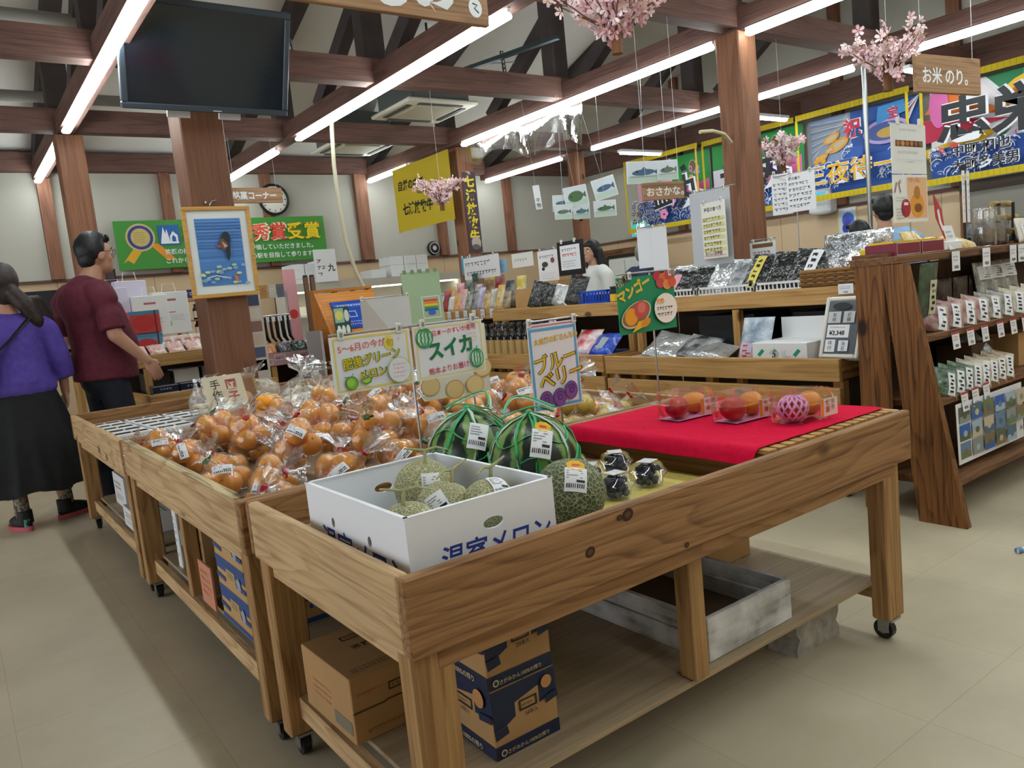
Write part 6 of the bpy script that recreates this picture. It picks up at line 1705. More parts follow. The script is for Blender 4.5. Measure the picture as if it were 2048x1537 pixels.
# rack top
for k in range(2):
    g = MB(); g.box((.10, .07, .026), (.20, .14, .052), mat('#7a1f36', .45)); p = Pen(g, (0, 0, 0)); p.frame(0, 0, .2, .052, .003, mat('#c9b9b0'))
    g.box((.10, .075, .056), (.18, .11, .01), YEL)
    solo('red_box', g, 'dark red display box on top of the dark rack, %s' % ('at its left end', 'right of its twin')[k], 'box', (3.285 + .215 * k, 1.70, 1.1365), .0, 'dark red display boxes')
for k in range(4):
    m = MB(); m.box((0, 0, .02), (.07, .05, .04), YEL if k < 3 else mat('#e8e0c8'), None, .005); m.box((0, -.0255, .02), (.04, .001, .025), mat(('#7d3f4f', '#3a3a66', '#c96a2a', '#b33a3a')[k])); solo('small_packet', m, 'small yellow packet behind the dark red boxes, %s' % ('first', 'second', 'third', 'palest')[k], 'packet', (3.36 + .09 * k, 1.865, 1.1365), .1 * k)
packet('bread_bag', 'yellow bag of bread sticks lying on top of the dark rack', 'bread bag', (4.02, 1.78, 1.136), -.1, .36, .16, .09, foil('bread_in_film', '#c78a32', '#ecd9a0', 12, .22, .7, 22), 1.25, None, 150)
packet('bun_bag', 'small clear bag of pale buns left of the white card on the rack', 'bread bag', (3.74, 1.83, 1.136), 0, .14, .12, .07, foil('bun_in_film', '#c9a75c', '#e6dcb4', 10, .25, .6, 18), .5, None, 151)
price_card('blank looking white card standing on the rack beside the bread bag', (3.80, 1.70, 1.137), .115, .115, .1, None, 5, None, -.25)
m = MB(); m.box((.08, .05, .02), (.17, .11, .04), WHITE, None, .003); solo('white_carton_tray', m, 'low white carton under the bun bag on the rack', 'box', (3.71, 1.705, 1.1365))
for k, (x, w) in enumerate(((3.62, .075), (3.93, .08), (4.23, .075), (4.33, .08))):
    x += .12
    price_card('white price card with a tiny picture on the top rim of the rack, %s' % ('first', 'second', 'third', 'fourth')[k], (x, 1.668, 1.040), w, .088, .0, None, 40 + k)
JAR = film('jar_glass', .05, .05, .2, bump=.02)
for k in range(2):
    t = thing('coffee_bag', 'clear pack of dark dried food standing near the right end of the rack, %s' % ('left', 'right')[k], 'pack', (4.42 + .14 * k, 1.83, 1.135))
    g = MB(); g.lathe([(0, 0), (.055, 0), (.06, .02), (.055, .12), (.045, .18), (.05, .20)], JAR, 18); g.build('film_pack', t)
    g = MB(); g.lathe([(0, .004), (.05, .004), (.052, .08), (.0, .13)], foil('dark_dried_food', '#1f1815', '#5b4c42', 30, .5, .8, 40), 14); g.build('contents', t)
for k in range(3):
    m = MB(); m.tube([(0, 0, 0), (.22, 0, 0)], .016, noisy('bamboo_cane', '#b39a5c', '#8f7840', 12, .4), 12); m.tube([(.07, 0, 0), (.075, 0, 0)], .0175, mat('#7d6836'), 12); solo('bamboo_rod', m, 'short bamboo rod of the small rack at the right edge, %s' % ('lowest', 'middle', 'top')[k], 'rod', (4.55 + .05 * (k == 0), 1.78 + .03 * k, 1.20 + .075 * k))
m = MB(); m.box((.12, 0, .07), (.012, .012, .22), BLACK); m.box((.02, .03, .07), (.012, .012, .22), BLACK); m.box((.07, .02, -.03), (.16, .12, .014), DWX); solo('small_stand', m, 'little black stand carrying the bamboo rods on the dark rack', 'stand', (4.56, 1.79, 1.172))
for k in range(3):
    packet('white_pouch', 'white pouch under the bamboo rods at the right edge, %s' % ('left', 'middle', 'right')[k], 'pouch', (4.62 + .12 * k, 1.72, 1.136), 0, .11, .13, .04, mat('#dcd8cc', .35), .2, (.2, .3, .6, .4, PAPER, GREY), 160 + k)

# ---- poles with papers over the rack and the seaweed shelf
def dr_top(p, w, h):
    p.scribble(w * .25, h * .84, w * .5, h * .07, GREY, 3); p.rect(w * .12, h * .55, w * .78, h * .12, mat('#5d3a22'))
    for k in range(6): p.ell(w * (.19 + .125 * k), h * .61, w * .055, h * .05, mat(('#9a6a3a', '#c98a3a', '#b3552a', '#a8743f', '#8f4a35', '#7d5a3f')[k]), 10)
    p.scribble(w * .15, h * .38, w * .7, h * .1, LGREY, 5, 1); p.rect(w * .12, h * .28, w * .78, h * .006, LGREY); p.scribble(w * .4, h * .22, w * .2, h * .04, GREY, 6)
def dr_pine(p, w, h):
    p.rect(w * .40, h * .08, w * .58, h * .86, mat('#e2b48a')); p.ell(w * .68, h * .35, w * .2, h * .26, mat('#d9962f')); p.ell(w * .68, h * .62, w * .09, h * .14, mat('#b3762a')); p.ell(w * .70, h * .30, w * .11, h * .09, mat('#7d4a26')); p.ell(w * .34, h * .30, w * .13, h * .19, mat('#a32435')); p.rect(w * .28, h * .36, w * .12, h * .06, PAPER)
    p.text(w * .02, h * .62, 'パ', h * .32, mat('#8f2230'), .0, sx=1.0); p.text(w * .42, h * .84, 'イナップル', h * .10, mat('#a83a2a'), 0); p.scribble(w * .05, h * .42, w * .28, h * .12, GREY, 3, 2); p.scribble(w * .05, h * .06, w * .25, h * .25, INK, 4, 4)
PX = 2.0
t = thing('poster_stand', 'two white food posters, one above the other, on a rod over the dark rack', 'sign stand', (3.739,1.86,1.294))
bz = t.location.z
t.location.z = 1.1345; t.location.y = 1.86
bz = 1.1345; lx = t.location.x
w_ = 3.906 - 3.585; zt = 1.733; zm = 1.504; zb_ = 1.282
for z0, z1, d_ in ((zm, zt, dr_top), (zb_, zm, dr_pine)):
    g = MB(); g.box((0, 0, (z0 + z1) / 2 - bz), (w_, .002, z1 - z0 - .004), mat('#e6e8e6', .3)); d_(Pen(g, (-w_ / 2, -.001, z0 - bz)), w_, z1 - z0); g.build('poster', t)
g = MB(); g.tube([(.0, .008, 0), (.0, .008, zt - bz + .01)], .004, STEEL, 8); g.tube([(-w_ / 2, .006, zt - bz), (w_ / 2, .006, zt - bz)], .004, STEEL, 8); g.build('rod', t)
for s in (-.3, .32):
    g = MB(); g.box((s * w_, -.002, zt - bz + .01), (.018, .012, .035), CLIP, None, .002); g.build('clip', t)
g = MB(); g.prism([(0, 0, 0), (.10, 0, -.12), (.06, 0, .04), (-.02, 0, .12)], (0, .003, 0), mat('#b33a3f', .4)); Pen(g, (0, 0, 0)).stroke([(.02, .04), (.04, -.02), (.07, -.06)], .02, PAPER)
solo('red_flyer', g, 'red flyer clipped at a slant beside the food posters', 'flyer', (3.935,1.84,1.295))
g = MB(); g.tube([(0, 0, 0), (0, 0, .40)], .006, BLACK, 8); g.lathe([(0, 0), (.05, 0), (.05, .006), (0, .008)], BLACK, 16); g.box((0, 0, .40), (.03, .012, .04), BLACK)
t = tag(g.build('tag_stand', None, (4.278, 1.86, 1.1345)), 'thin black stand with two white paper strips on the dark rack', 'stand')
for s in (-1, 1):
    g = MB(); g.box((0, 0, -.12), (.03, .0015, .26), PAPER); Pen(g, (-.015, -.00075, -.24)).scribble(.006, .03, .018, .2, LGREY, 3, 6); g.build('paper_strip', t, (s * .025, -.01, .38))
def dr_sheet(seed, n_=6, c=INK, hd=None):
    def f(p, w, h):
        if hd: p.text(w * .08, h * .84, hd, h * .09, INK, .02, align='l')
        p.scribble(w * .08, h * .08, w * .84, h * .72, c, seed, n_)
    return f
def dr_yellow(p, w, h):
    p.text(w * .12, h * .84, '海苔の食べ方', h * .085, INK, .02)
    for k in range(6): p.rect(w * .05, h * (.12 + .11 * k), w * .9, h * .055, mat('#d9d48a'))
    p.scribble(w * .08, h * .1, w * .84, h * .66, mat('#5b5b2e'), 8, 6); p.rect(w * .05, h * .04, w * .9, h * .012, mat('#d88a8a')); p.text(w * .1, h * .06, 'おいしい焼海苔', h * .07, INK, .02)
stand('pole with two handwritten white sheets above the seaweed shelf', (3.95, 2.597, 1.0015), 1.643, (-.19, .16), [(-.15, 1.658, .11, .23, PAPER, dr_sheet(3), .5), (-.05, 1.641, .175, .21, PAPER, dr_sheet(4, 5, INK, '磯の香り'), 0)], rz=FX)
stand('pole with tall grey board and yellow lined list before the bare pillar', (3.80, 3.039, 1.0015), 1.632, (-.17, .15), [(-.185, 1.627, .30, .44, mat('#b7bac0', .5), None, 0), (-.10, 1.554, .23, .33, mat('#e6e6dc', .3), dr_yellow, -.25)], rz=FX)
stand('pole with two long blank white papers beside the green mango sign', (3.90, 3.652, 1.0015), 1.486, (-.13, .13), [(-.135, 1.485, .12, .27, mat('#dcdfe4', .3), None, .15), (.0, 1.474, .135, .28, mat('#dfe2e6', .3), None, 0)], rz=FX)

# ---------------------------------------------------------------- people
def fuse(mb, name, voxel, it, m, parent, loc=None):
    """melt overlapping limbs into one continuous surface"""
    o = mb.build('tmp_' + name)
    r = o.modifiers.new('remesh', 'REMESH'); r.mode = 'VOXEL'; r.voxel_size = voxel; r.use_smooth_shade = True
    s = o.modifiers.new('smooth', 'SMOOTH'); s.iterations = it; s.factor = .5
    dg = bpy.context.evaluated_depsgraph_get(); dg.update()
    me = bpy.data.meshes.new_from_object(o.evaluated_get(dg))
    bpy.data.objects.remove(o, do_unlink=True)
    me.materials.clear(); me.materials.append(m)
    for p in me.polygons: p.use_smooth = True; p.material_index = 0
    me.name = name
    q = bpy.data.objects.new(name, me); COL.objects.link(q)
    if parent: q.parent = parent
    if loc: q.location = loc
    return q
def chain(mb, pts, rs, m, n=12):
    for i in range(len(pts) - 1):
        a, b_ = Vector(pts[i]), Vector(pts[i + 1])
        mb.tube([a, a.lerp(b_, .5), b_], [rs[i], (rs[i] + rs[i + 1]) / 2, rs[i + 1]], m, n)
    for p, r in zip(pts, rs): mb.ell(p, r, m, 12, 8)
def hand(mb, wrist, d, palm_n, thumb, m, s=1.0, curl=.5):
    """palm, four unequal curled fingers and a side thumb; d = direction of the palm, palm_n = normal on the palm side"""
    w = Vector(wrist); d = Vector(d).normalized(); nn = Vector(palm_n); nn = (nn - d * nn.dot(d)).normalized(); sd = d.cross(nn) * thumb
    for k in range(4):
        o = sd * (.030 - .020 * k) * s
        mb.tube([w + o * .45, w + o + d * .045 * s, w + o + d * .085 * s], [.014 * s, .0145 * s, .0115 * s], m, 8)
    for k, L in enumerate((.072, .080, .075, .058)):
        b_ = w + sd * (.030 - .020 * k) * s + d * .085 * s; pts = [b_]; a = 0.15
        for j in range(3):
            a += curl * (.35 + .1 * k * .5)
            pts.append(pts[-1] + (d * math.cos(a) + nn * math.sin(a)) * L * s * (.42, .33, .25)[j])
        mb.tube(pts, [.0105 * s, .010 * s, .009 * s, .0075 * s], m, 8); mb.ell(pts[-1], .0075 * s, m, 8, 6)
    b_ = w + sd * .022 * s + d * .025 * s
    pts = [b_, b_ + sd * .026 * s + d * .022 * s + nn * .008 * s, b_ + sd * .036 * s + d * .052 * s + nn * .02 * s, b_ + sd * .034 * s + d * .074 * s + nn * .028 * s]
    mb.tube(pts, [.014 * s, .0125 * s, .0105 * s, .008 * s], m, 8); mb.ell(pts[-1], .008 * s, m, 8, 6)
def head(mb, c, yaw, m, s=1.0, pitch=0.0):
    """skull, jaw, nose, lips, brow and ears; yaw = direction of the face"""
    q = RZ(yaw) @ RY(pitch); c = Vector(c)
    def at(x, y, z): return c + q @ Vector((x, y, z)) * s
    mb.ell(at(-.012, 0, .02), (.098 * s, .078 * s, .105 * s), m, 20, 14, None, q)
    mb.ell(at(.028, 0, -.055), (.062 * s, .056 * s, .068 * s), m, 16, 10, None, q)
    mb.ell(at(.068, 0, -.094), (.022 * s, .026 * s, .020 * s), m, 10, 8, None, q)
    mb.tube([at(.082, 0, .02), at(.100, 0, -.012), at(.104, 0, -.026)], [.008 * s, .011 * s, .014 * s], m, 8)
    mb.ell(at(.088, 0, -.058), (.012 * s, .024 * s, .011 * s), m, 10, 6, None, q)
    mb.ell(at(.074, 0, .030), (.018 * s, .055 * s, .012 * s), m, 10, 6, None, q)
    for y in (-1, 1):
        mb.ell(at(-.008, y * .079, -.012), (.022 * s, .010 * s, .034 * s), m, 10, 8, None, q)
        mb.ell(at(.052, y * .044, -.03), (.024 * s, .018 * s, .024 * s), m, 8, 6, None, q)
    return at
EYE = mat('#e8e4de', .3); IRIS = mat('#1a1410', .3)
def eyes(parent, at, s=1.0):
    g = MB()
    for y in (-1, 1):
        g.ell(at(.074, y * .031, .008), .0115 * s, EYE, 10, 8); g.ell(at(.0835, y * .031, .008), .0048 * s, IRIS, 8, 6)
        g.tube([at(.083, y * .016, .031), at(.086, y * .032, .036), at(.074, y * .052, .030)], .004 * s, IRIS, 6)
    g.build('eyes', parent)
HAIRK = noisy('black_hair', '#101214', '#1d1f22', 60, .45, .5, 3, .3, .7, 0, .4, 90); HAIRB = noisy('dark_brown_hair', '#231a18', '#3a2c28', 50, .5, .5, 3, .3, .7, 0, .4, 90); HAIRG = noisy('grey_hair', '#77746f', '#9a9791', 50, .6, .5, 3, .3, .7, 0, .3, 90)
MAROON = noisy('maroon_cotton', '#55182a', '#621f31', 30, .8, .2, 3); VIOLET = noisy('violet_knit', '#4d3d93', '#58469f', 30, .85, .2, 3); NAVYT = noisy('navy_trouser_cloth', '#12151f', '#1a1e2a', 30, .8); BLKSK = noisy('black_skirt_cloth', '#101313', '#181b1b', 20, .85)
def short_hair(parent, c, yaw, m, s=1.0, name='hair', low=-.03):
    g = MB(); q = RZ(yaw); c = Vector(c); sv = c * 3
    def fn(p, d):
        n_ = .006 * noise.noise(Vector((d.x * 9, d.y * 9, d.z * 9)) + sv)
        k = 1 + n_ * 8
        if d.z < low / .1 - .25 * (d.x < -.1): k *= .90
        if d.x > .35 and d.z < .45: k *= .84              # hairline above the brow
        return p * k
    g.ell(c + q @ Vector((-.016 * s, 0, .030 * s)), (.108 * s, .090 * s, .112 * s), m, 28, 18, fn, q)
    g.ell(c + q @ Vector((-.062 * s, 0, -.030 * s)), (.05 * s, .066 * s, .06 * s), m, 16, 10, None, q)
    for k in range(9):
        a = -1.2 + .3 * k
        p = c + q @ Vector((.046 * s * math.cos(a * .6), .070 * s * math.sin(a), .098 * s)); g.tube([p, p + q @ Vector((.016 * s, .004 * s, -.006 * s)), p + q @ Vector((.024 * s, .005 * s, -.026 * s))], [.019 * s, .014 * s, .006 * s], m, 8)
    return fuse(g, name, .007, 2, m, parent)
def shoe(mb, c, yaw, up, sole, L=.26):
    q = RZ(yaw); c = Vector(c)
    def fn(p, d): return Vector((p.x, p.y * (1 - .12 * max(0, d.x)), p.z * (1 if d.x < .1 else 1 - .55 * d.x)))
    mb.ell(c + q @ Vector((.05, 0, .048)), (L / 2, .046, .05), up, 18, 10, fn, q); mb.tube([c + q @ Vector((-.02, 0, .05)), c + q @ Vector((-.025, 0, .125))], [.046, .043], up, 12)
    n_ = 20; pts = [c + q @ Vector((.05 + L * .52 * math.cos(2 * PI * k / n_), .050 * math.sin(2 * PI * k / n_) * (1.05 if math.cos(2 * PI * k / n_) > 0 else .9), 0.001)) for k in range(n_)]
    mb.prism(pts, (0, 0, .028), sole)

# --- man in the maroon shirt
H0 = (.83, 5.74, 0); YAW = .42
t = thing('person', 'man in a maroon short sleeved shirt and dark trousers at the far left table', 'person', H0, YAW)
g = MB(); hc = (.07, -.01, 1.665)
at = head(g, hc, -.12, SKIN, 1.06)
chain(g, [(-.02, 0, 1.44), (.03, 0, 1.56)], [.075, .062], SKIN)
chain(g, [(-.02, 0, .95), (.0, 0, 1.15), (-.03, 0, 1.38)], [.12, .12, .10], SKIN)
for y in (-1, 1): chain(g, [(-.03, y * .10, 1.39), (-.05, y * .20, 1.38)], [.06, .05], SKIN)
chain(g, [(-.05, -.22, 1.37), (-.06, -.272, 1.13), (.12, -.285, .945)], [.05, .047, .030], SKIN); hand(g, (.12, -.285, .945), (.55, -.02, -.83), (0, .9, .1), 1, SKIN, 1.08, .28)
chain(g, [(-.05, .22, 1.37), (-.04, .275, 1.13), (.14, .27, .95)], [.05, .047, .030], SKIN); hand(g, (.14, .27, .95), (.5, 0, -.85), (0, -.9, .1), -1, SKIN, 1.05, .5)
for y in (-1, 1): chain(g, [(0, y * .085, .88), (.03, y * .10, .50), (-.02, y * .105, .10)], [.07, .055, .042], SKIN)
fuse(g, 'body', .0075, 3, SKIN, t); eyes(t, at, 1.06)
short_hair(t, hc, -.12, HAIRK, 1.08)
g = MB()
chain(g, [(.015, 0, .99), (.03, 0, 1.10), (.0, 0, 1.25), (-.04, 0, 1.40)], [.190, .196, .185, .135], MAROON, 16); g.tube([(.015, 0, 1.02), (.015, 0, .93), (.012, 0, .84)], [.194, .196, .198], MAROON, 20)
g.ell((.10, 0, 1.06), (.15, .16, .17), MAROON, 16, 12); g.ell((-.09, 0, 1.34), (.11, .19, .15), MAROON, 16, 12); g.ell((.02, 0, 1.43), (.09, .10, .07), MAROON, 14, 10)
for y in (-1, 1): chain(g, [(-.045, y * .15, 1.40), (-.06, y * .215, 1.36)], [.095, .085], MAROON, 14); g.tube([(-.06, y * .215, 1.36), (-.066, y * .250, 1.26), (-.066, y * .270, 1.16)], [.085, .080, .082], MAROON, 16)
fuse(g, 'shirt', .014, 4, MAROON, t)
g = MB(); chain(g, [(0, 0, .93), (.0, 0, .86)], [.145, .155], NAVYT, 16)
for y in (-1, 1): chain(g, [(0, y * .075, .86), (.03, y * .10, .50), (-.02, y * .105, .09)], [.10, .088, .072], NAVYT, 14)
fuse(g, 'trousers', .013, 3, NAVYT, t)
g = MB()
for y in (-1, 1): shoe(g, (-.02, y * .105, 0), .05 * y, BLACK, DARK, .28)
g.build('shoes', t)
g = MB()
for y in (-1, 1):
    g.tube([at(.098 + .003 * math.cos(a), y * .031 + .024 * math.cos(a), .008 + .018 * math.sin(a)) for a in [2 * PI * k / 14 for k in range(15)]], .0016, DARK, 5)
    g.tube([at(.095, y * .055, .012), at(.0, y * .088, .012)], .0018, DARK, 5)
g.build('glasses', t)

# --- woman in the violet blouse
W0 = (.345, 5.62, 0); YAW = 1.75
t = thing('person', 'woman in a violet blouse and long black skirt with a shoulder bag, walking away', 'person', W0, YAW)
g = MB(); hc = (.03, .01, 1.50)
at = head(g, hc, .12, SKIN, .98)
chain(g, [(-.01, 0, 1.30), (.02, 0, 1.42)], [.062, .05], SKIN); chain(g, [(0, 0, .88), (0, 0, 1.05), (-.01, 0, 1.20)], [.11, .09, .085], SKIN)
for y in (-1, 1): chain(g, [(-.01, y * .08, 1.24), (-.02, y * .165, 1.22)], [.045, .04], SKIN)
chain(g, [(-.02, -.175, 1.21), (-.03, -.232, .99), (.05, -.255, .80)], [.04, .036, .025], SKIN); hand(g, (.05, -.255, .80), (.25, 0, -.95), (0, .95, 0), 1, SKIN, .92, .45)
chain(g, [(-.02, .175, 1.21), (-.02, .232, .99), (.10, .23, .82)], [.04, .036, .025], SKIN); hand(g, (.10, .23, .82), (.35, 0, -.95), (0, -.95, 0), -1, SKIN, .92, .45)
chain(g, [(0, .09, .85), (.02, .10, .45), (-.02, .115, .08)], [.085, .055, .036], SKIN); chain(g, [(0, -.09, .85), (.06, -.12, .45), (.05, -.155, .08)], [.085, .055, .036], SKIN)
fuse(g, 'body', .007, 3, SKIN, t); eyes(t, at, .98)
g = MB(); q = RZ(.12); c = Vector(hc)
def fnh(p, d): return p * (1 + .03 * math.sin(9 * d.x + 4 * d.y)) * (.86 if d.x > .4 and d.z < .45 else 1)
g.ell(c + q @ Vector((-.02, 0, .025)), (.112, .096, .112), HAIRB, 24, 16, fnh, q); g.ell(c + q @ Vector((-.06, 0, -.05)), (.06, .078, .08), HAIRB, 14, 10, None, q)
chain(g, [tuple(c + q @ Vector(p)) for p in ((-.10, -.02, -.05), (-.125, -.07, -.13), (-.125, -.12, -.23), (-.10, -.15, -.33))], [.045, .050, .044, .014], HAIRB, 12)
for k in range(8): chain(g, [tuple(c + q @ Vector((-.11, -.05 - .015 * k, -.1))), tuple(c + q @ Vector((-.13 + .008 * k, -.09 - .02 * k, -.24))), tuple(c + q @ Vector((-.12 + .012 * k, -.10 - .022 * k, -.36 + .02 * k)))], [.02, .018, .004], HAIRB, 8)
fuse(g, 'hair', .008, 2, HAIRB, t)
g = MB()
chain(g, [(.0, 0, .90), (.0, 0, 1.03), (-.01, 0, 1.18)], [.172, .150, .135], VIOLET, 16); g.ell((-.02, 0, 1.22), (.105, .185, .11), VIOLET, 16, 12); g.ell((0, 0, .86), (.165, .205, .09), VIOLET, 16, 10); g.ell((0, 0, 1.28), (.08, .11, .05), VIOLET, 12, 8)
for y in (-1, 1): chain(g, [(-.015, y * .12, 1.25), (-.025, y * .18, 1.20), (-.032, y * .222, 1.04)], [.082, .078, .072], VIOLET, 14); g.tube([(-.032, y * .222, 1.04), (-.015, y * .236, .97), (.005, y * .246, .905)], [.072, .068, .066], VIOLET, 16)
fuse(g, 'blouse', .012, 4, VIOLET, t)
g = MB(); N_ = 72
def sk(u, v):
    a = 2 * PI * u; z = .90 - .66 * v; pl = v ** .8
    r_ = .155 + .16 * v ** .85; w_ = 1 + pl * (.055 * math.sin(13 * a + 2 * math.sin(2 * a)) + .03 * math.sin(29 * a))
    return (r_ * .86 * w_ * math.cos(a) + .02 * v, r_ * 1.05 * w_ * math.sin(a), z + .012 * math.sin(7 * a) * v)
g.grid(sk, N_, 16, BLKSK, True, True); g.grid(lambda u, v: tuple(Vector(sk(1 - u, v)) * 1.0 - Vector((.004 * math.cos(-2 * PI * u), .004 * math.sin(-2 * PI * u), 0))), N_, 16, BLKSK, True, True)
g.lathe([(.0, .915), (.15, .915), (.158, .90), (.155, .86)], BLKSK, 32)
g.build('skirt', t)
SOCK = noisy('patterned_sock', '#3f3a33', '#a59a88', 70, .8)
g = MB(); SOLE = mat('#b8575f', .6)
shoe(g, (-.03, .115, 0), .15, mat('#15181a', .6), SOLE, .25); g.tube([(-.03, .115, .10), (-.025, .113, .2)], [.043, .041], SOCK, 12); p_ = Vector((-.09, .115, .05)); g.box(p_, (.012, .03, .05), mat('#5fae9a'), RZ(.15)); g.build('shoe', t)
g = MB(); shoe(g, (.04, -.155, 0), -1.15, mat('#15181a', .6), SOLE, .25); g.tube([(.05, -.155, .10), (.05, -.153, .2)], [.043, .041], SOCK, 12); g.build('shoe', t)
tb = thing('shoulder_bag', 'black shoulder bag hanging at the left hip of the woman in violet', 'bag', W0, YAW)
g = MB(); g.ell((-.10, .24, .98), (.07, .06, .13), BLACK, 14, 10); g.box((-.12, .25, .93), (.10, .06, .20), BLACK, RZ(.3), .02); g.build('bag_body', tb)
g = MB()
def strapp(i):
    s_ = i / 14; y = -.13 + .36 * s_; return (-.02 - .135 * math.sin(min(1, s_ * 1.4 + .12) * PI * .62), y, 1.325 - .30 * s_ ** 1.05 - .03 * s_)
pts = [(.04, -.10, 1.30)] + [strapp(i) for i in range(15)]
g.tube(pts, .019, BLACK, 8, True, True, .35); g.build('strap', tb)

# --- people further back: simple standing figures with every body part
def bystander(label, loc, yaw, hgt, shirt, hair, hairfn, face=0.0, skin=SKIN, broad=1.0):
    k = hgt / 1.7
    t = thing('person', label, 'person', loc, yaw)
    g = MB(); hc = (.03 * k, 0, 1.565 * k)
    at = head(g, hc, face, skin, k)
    chain(g, [(-.01 * k, 0, 1.36 * k), (.02 * k, 0, 1.48 * k)], [.065 * k, .054 * k], skin); chain(g, [(0, 0, .9 * k), (0, 0, 1.25 * k)], [.10 * k, .09 * k], skin)
    for y in (-1, 1):
        chain(g, [(-.02 * k, y * .08 * k, 1.31 * k), (-.02 * k, y * .18 * k, 1.29 * k), (-.03 * k, y * .24 * k, 1.06 * k), (.08 * k, y * .24 * k, .84 * k)], [.045 * k, .042 * k, .040 * k, .027 * k], skin)
        hand(g, (.08 * k, y * .24 * k, .84 * k), (.3, 0, -.95), (0, -y, 0), -y, skin, k, .5)
        chain(g, [(0, y * .09 * k, .88 * k), (.01, y * .1 * k, .48 * k), (-.02, y * .1 * k, .08)], [.09 * k, .058 * k, .04 * k], skin)
    fuse(g, 'body', .010, 3, skin, t); eyes(t, at, k)
    g = MB(); chain(g, [(0, 0, .9 * k), (0, 0, 1.1 * k), (-.01, 0, 1.27 * k)], [.165 * k * broad, .16 * k * broad, .15 * k], shirt, 14); g.ell((-.02, 0, 1.32 * k), (.11 * k, .2 * k * broad, .10 * k), shirt, 14, 10)
    for y in (-1, 1): chain(g, [(-.02, y * .14 * k, 1.34 * k), (-.03, y * .215 * k, 1.29 * k), (-.03, y * .24 * k, 1.1 * k)], [.08 * k, .076 * k, .068 * k], shirt, 12)
    g.lathe([(.075 * k, 1.37 * k), (.068 * k, 1.43 * k)], shirt, 16); fuse(g, 'shirt', .014, 3, shirt, t)
    g = MB(); chain(g, [(0, 0, .93 * k), (0, 0, .86 * k)], [.15 * k, .155 * k], NAVYT)
    for y in (-1, 1): chain(g, [(0, y * .08 * k, .88 * k), (.01, y * .095 * k, .48 * k), (-.02, y * .1 * k, .07)], [.11 * k, .08 * k, .065 * k], NAVYT)
    fuse(g, 'trousers', .015, 3, NAVYT, t)
    g = MB()
    for y in (-1, 1): shoe(g, (-.02, y * .1 * k, 0), 0, BLACK, DARK, .25 * k)
    g.build('shoes', t)
    hairfn(t, hc, face, hair, k)
    return t
def long_hair(t, hc, face, m, k):
    g = MB(); q = RZ(face); c = Vector(hc)
    g.ell(c + q @ Vector((-.02, 0, .03)) * k, (.115 * k, .10 * k, .115 * k), m, 20, 14, lambda p, d: p * (.86 if d.x > .45 and d.z < .4 else 1), q)
    for y in (-1, 0, 1): chain(g, [tuple(c + q @ (Vector((-.05, y * .075, .0)) * k)), tuple(c + q @ (Vector((-.07, y * .09, -.14)) * k)), tuple(c + q @ (Vector((-.06, y * .10, -.27)) * k))], [.05 * k, .055 * k, .03 * k], m)
    fuse(g, 'hair', .01, 2, m, t)
bystander('man with short black hair in a light blue shirt, back turned, before the beige wall', (6.2, 3.295, 0), .75, 1.62, mat('#8fb4dc', .7), HAIRK, short_hair, 0, SKIN, 1.1)
bystander('child with black hair, only the head showing above the seaweed bags', (5.5, 3.121, 0), .9, 1.41, mat('#3f4a5a', .7), HAIRK, short_hair, .3)
bystander('woman with long black hair and white top, half hidden by the framed notice', (5.602, 6.1, 0), 2.9, 1.60, mat('#d9d9d6', .7), HAIRK, long_hair, .3)
bystander('elderly grey haired man in navy by the kitchen opening', (7.014, 6.75, 0), -2.0, 1.56, mat('#2a3550', .7), HAIRG, short_hair, .9, noisy('aged_skin', '#a97d66', '#b68a72', 12, .5))

# ---------------------------------------------------------------- sweets shelf left of the pillar
PKTRAY = foil('pink_tray_film', '#c99a8f', '#ecdcd4', 10, .25, .7, 22)
for k in range(7):
    x = 1.13 + .13 * k
    packet('sweet_tray', 'clear wrapped pink sweet tray on the upper sweets shelf, %s from the left' % ('first', 'second', 'third', 'fourth', 'fifth', 'sixth', 'seventh', 'eighth')[k], 'sweet tray', (x, 6.10, .950), .05, .12, .13, .05, PKTRAY, 1.0, (.2, .3, .4, .3, mat('#d8a49a'), None), 200 + k, 'pink sweet trays')
def dr_wb(p, w, h):
    p.rect(w * .3, h * .78, w * .35, h * .05, mat('#b5606a')); p.rect(w * .3, h * .5, w * .3, h * .03, mat('#c98a8a')); p.ell(w * .35, h * .25, w * .1, h * .09, mat('#9fae7a')); p.scribble(w * .45, h * .3, w * .4, h * .15, GREY, 3, 3)
def carrier(label, loc, w, h, d, base, draw, group, rz=0):
    t = thing('paper_bag', label, 'paper bag', loc, rz, group)
    g = MB(); g.box((0, 0, h / 2), (w, d, h), base, None, .004, ); draw and draw(Pen(g, (-w / 2, -d / 2, 0)), w, h); g.build('bag_body', t)
    g = MB(); g.tube([(-.05, -d * .3, h), (-.04, -d * .3, h + .06), (.04, -d * .3, h + .06), (.05, -d * .3, h)], .003, base, 6); g.build('handle', t)
carrier('white paper bag with small pink print, left of two on the sweets shelf', (1.282,6.3,1.089), .24, .30, .10, mat('#dfe2df', .5), dr_wb, 'white paper bags')
carrier('white paper bag with small pink print, right of two on the sweets shelf', (1.429,6.32,1.088), .25, .32, .10, mat('#dfe2df', .5), dr_wb, 'white paper bags')
carrier('pale lavender paper bag behind the red pack, left of its twin', (1.057,6.36,1.197), .20, .27, .08, mat('#cfc9dc', .5), None, 'lavender paper bags')
carrier('pale lavender paper bag left of the white paper bags', (1.179,6.38,1.192), .22, .32, .08, mat('#d3cde0', .5), None, 'lavender paper bags', .15)
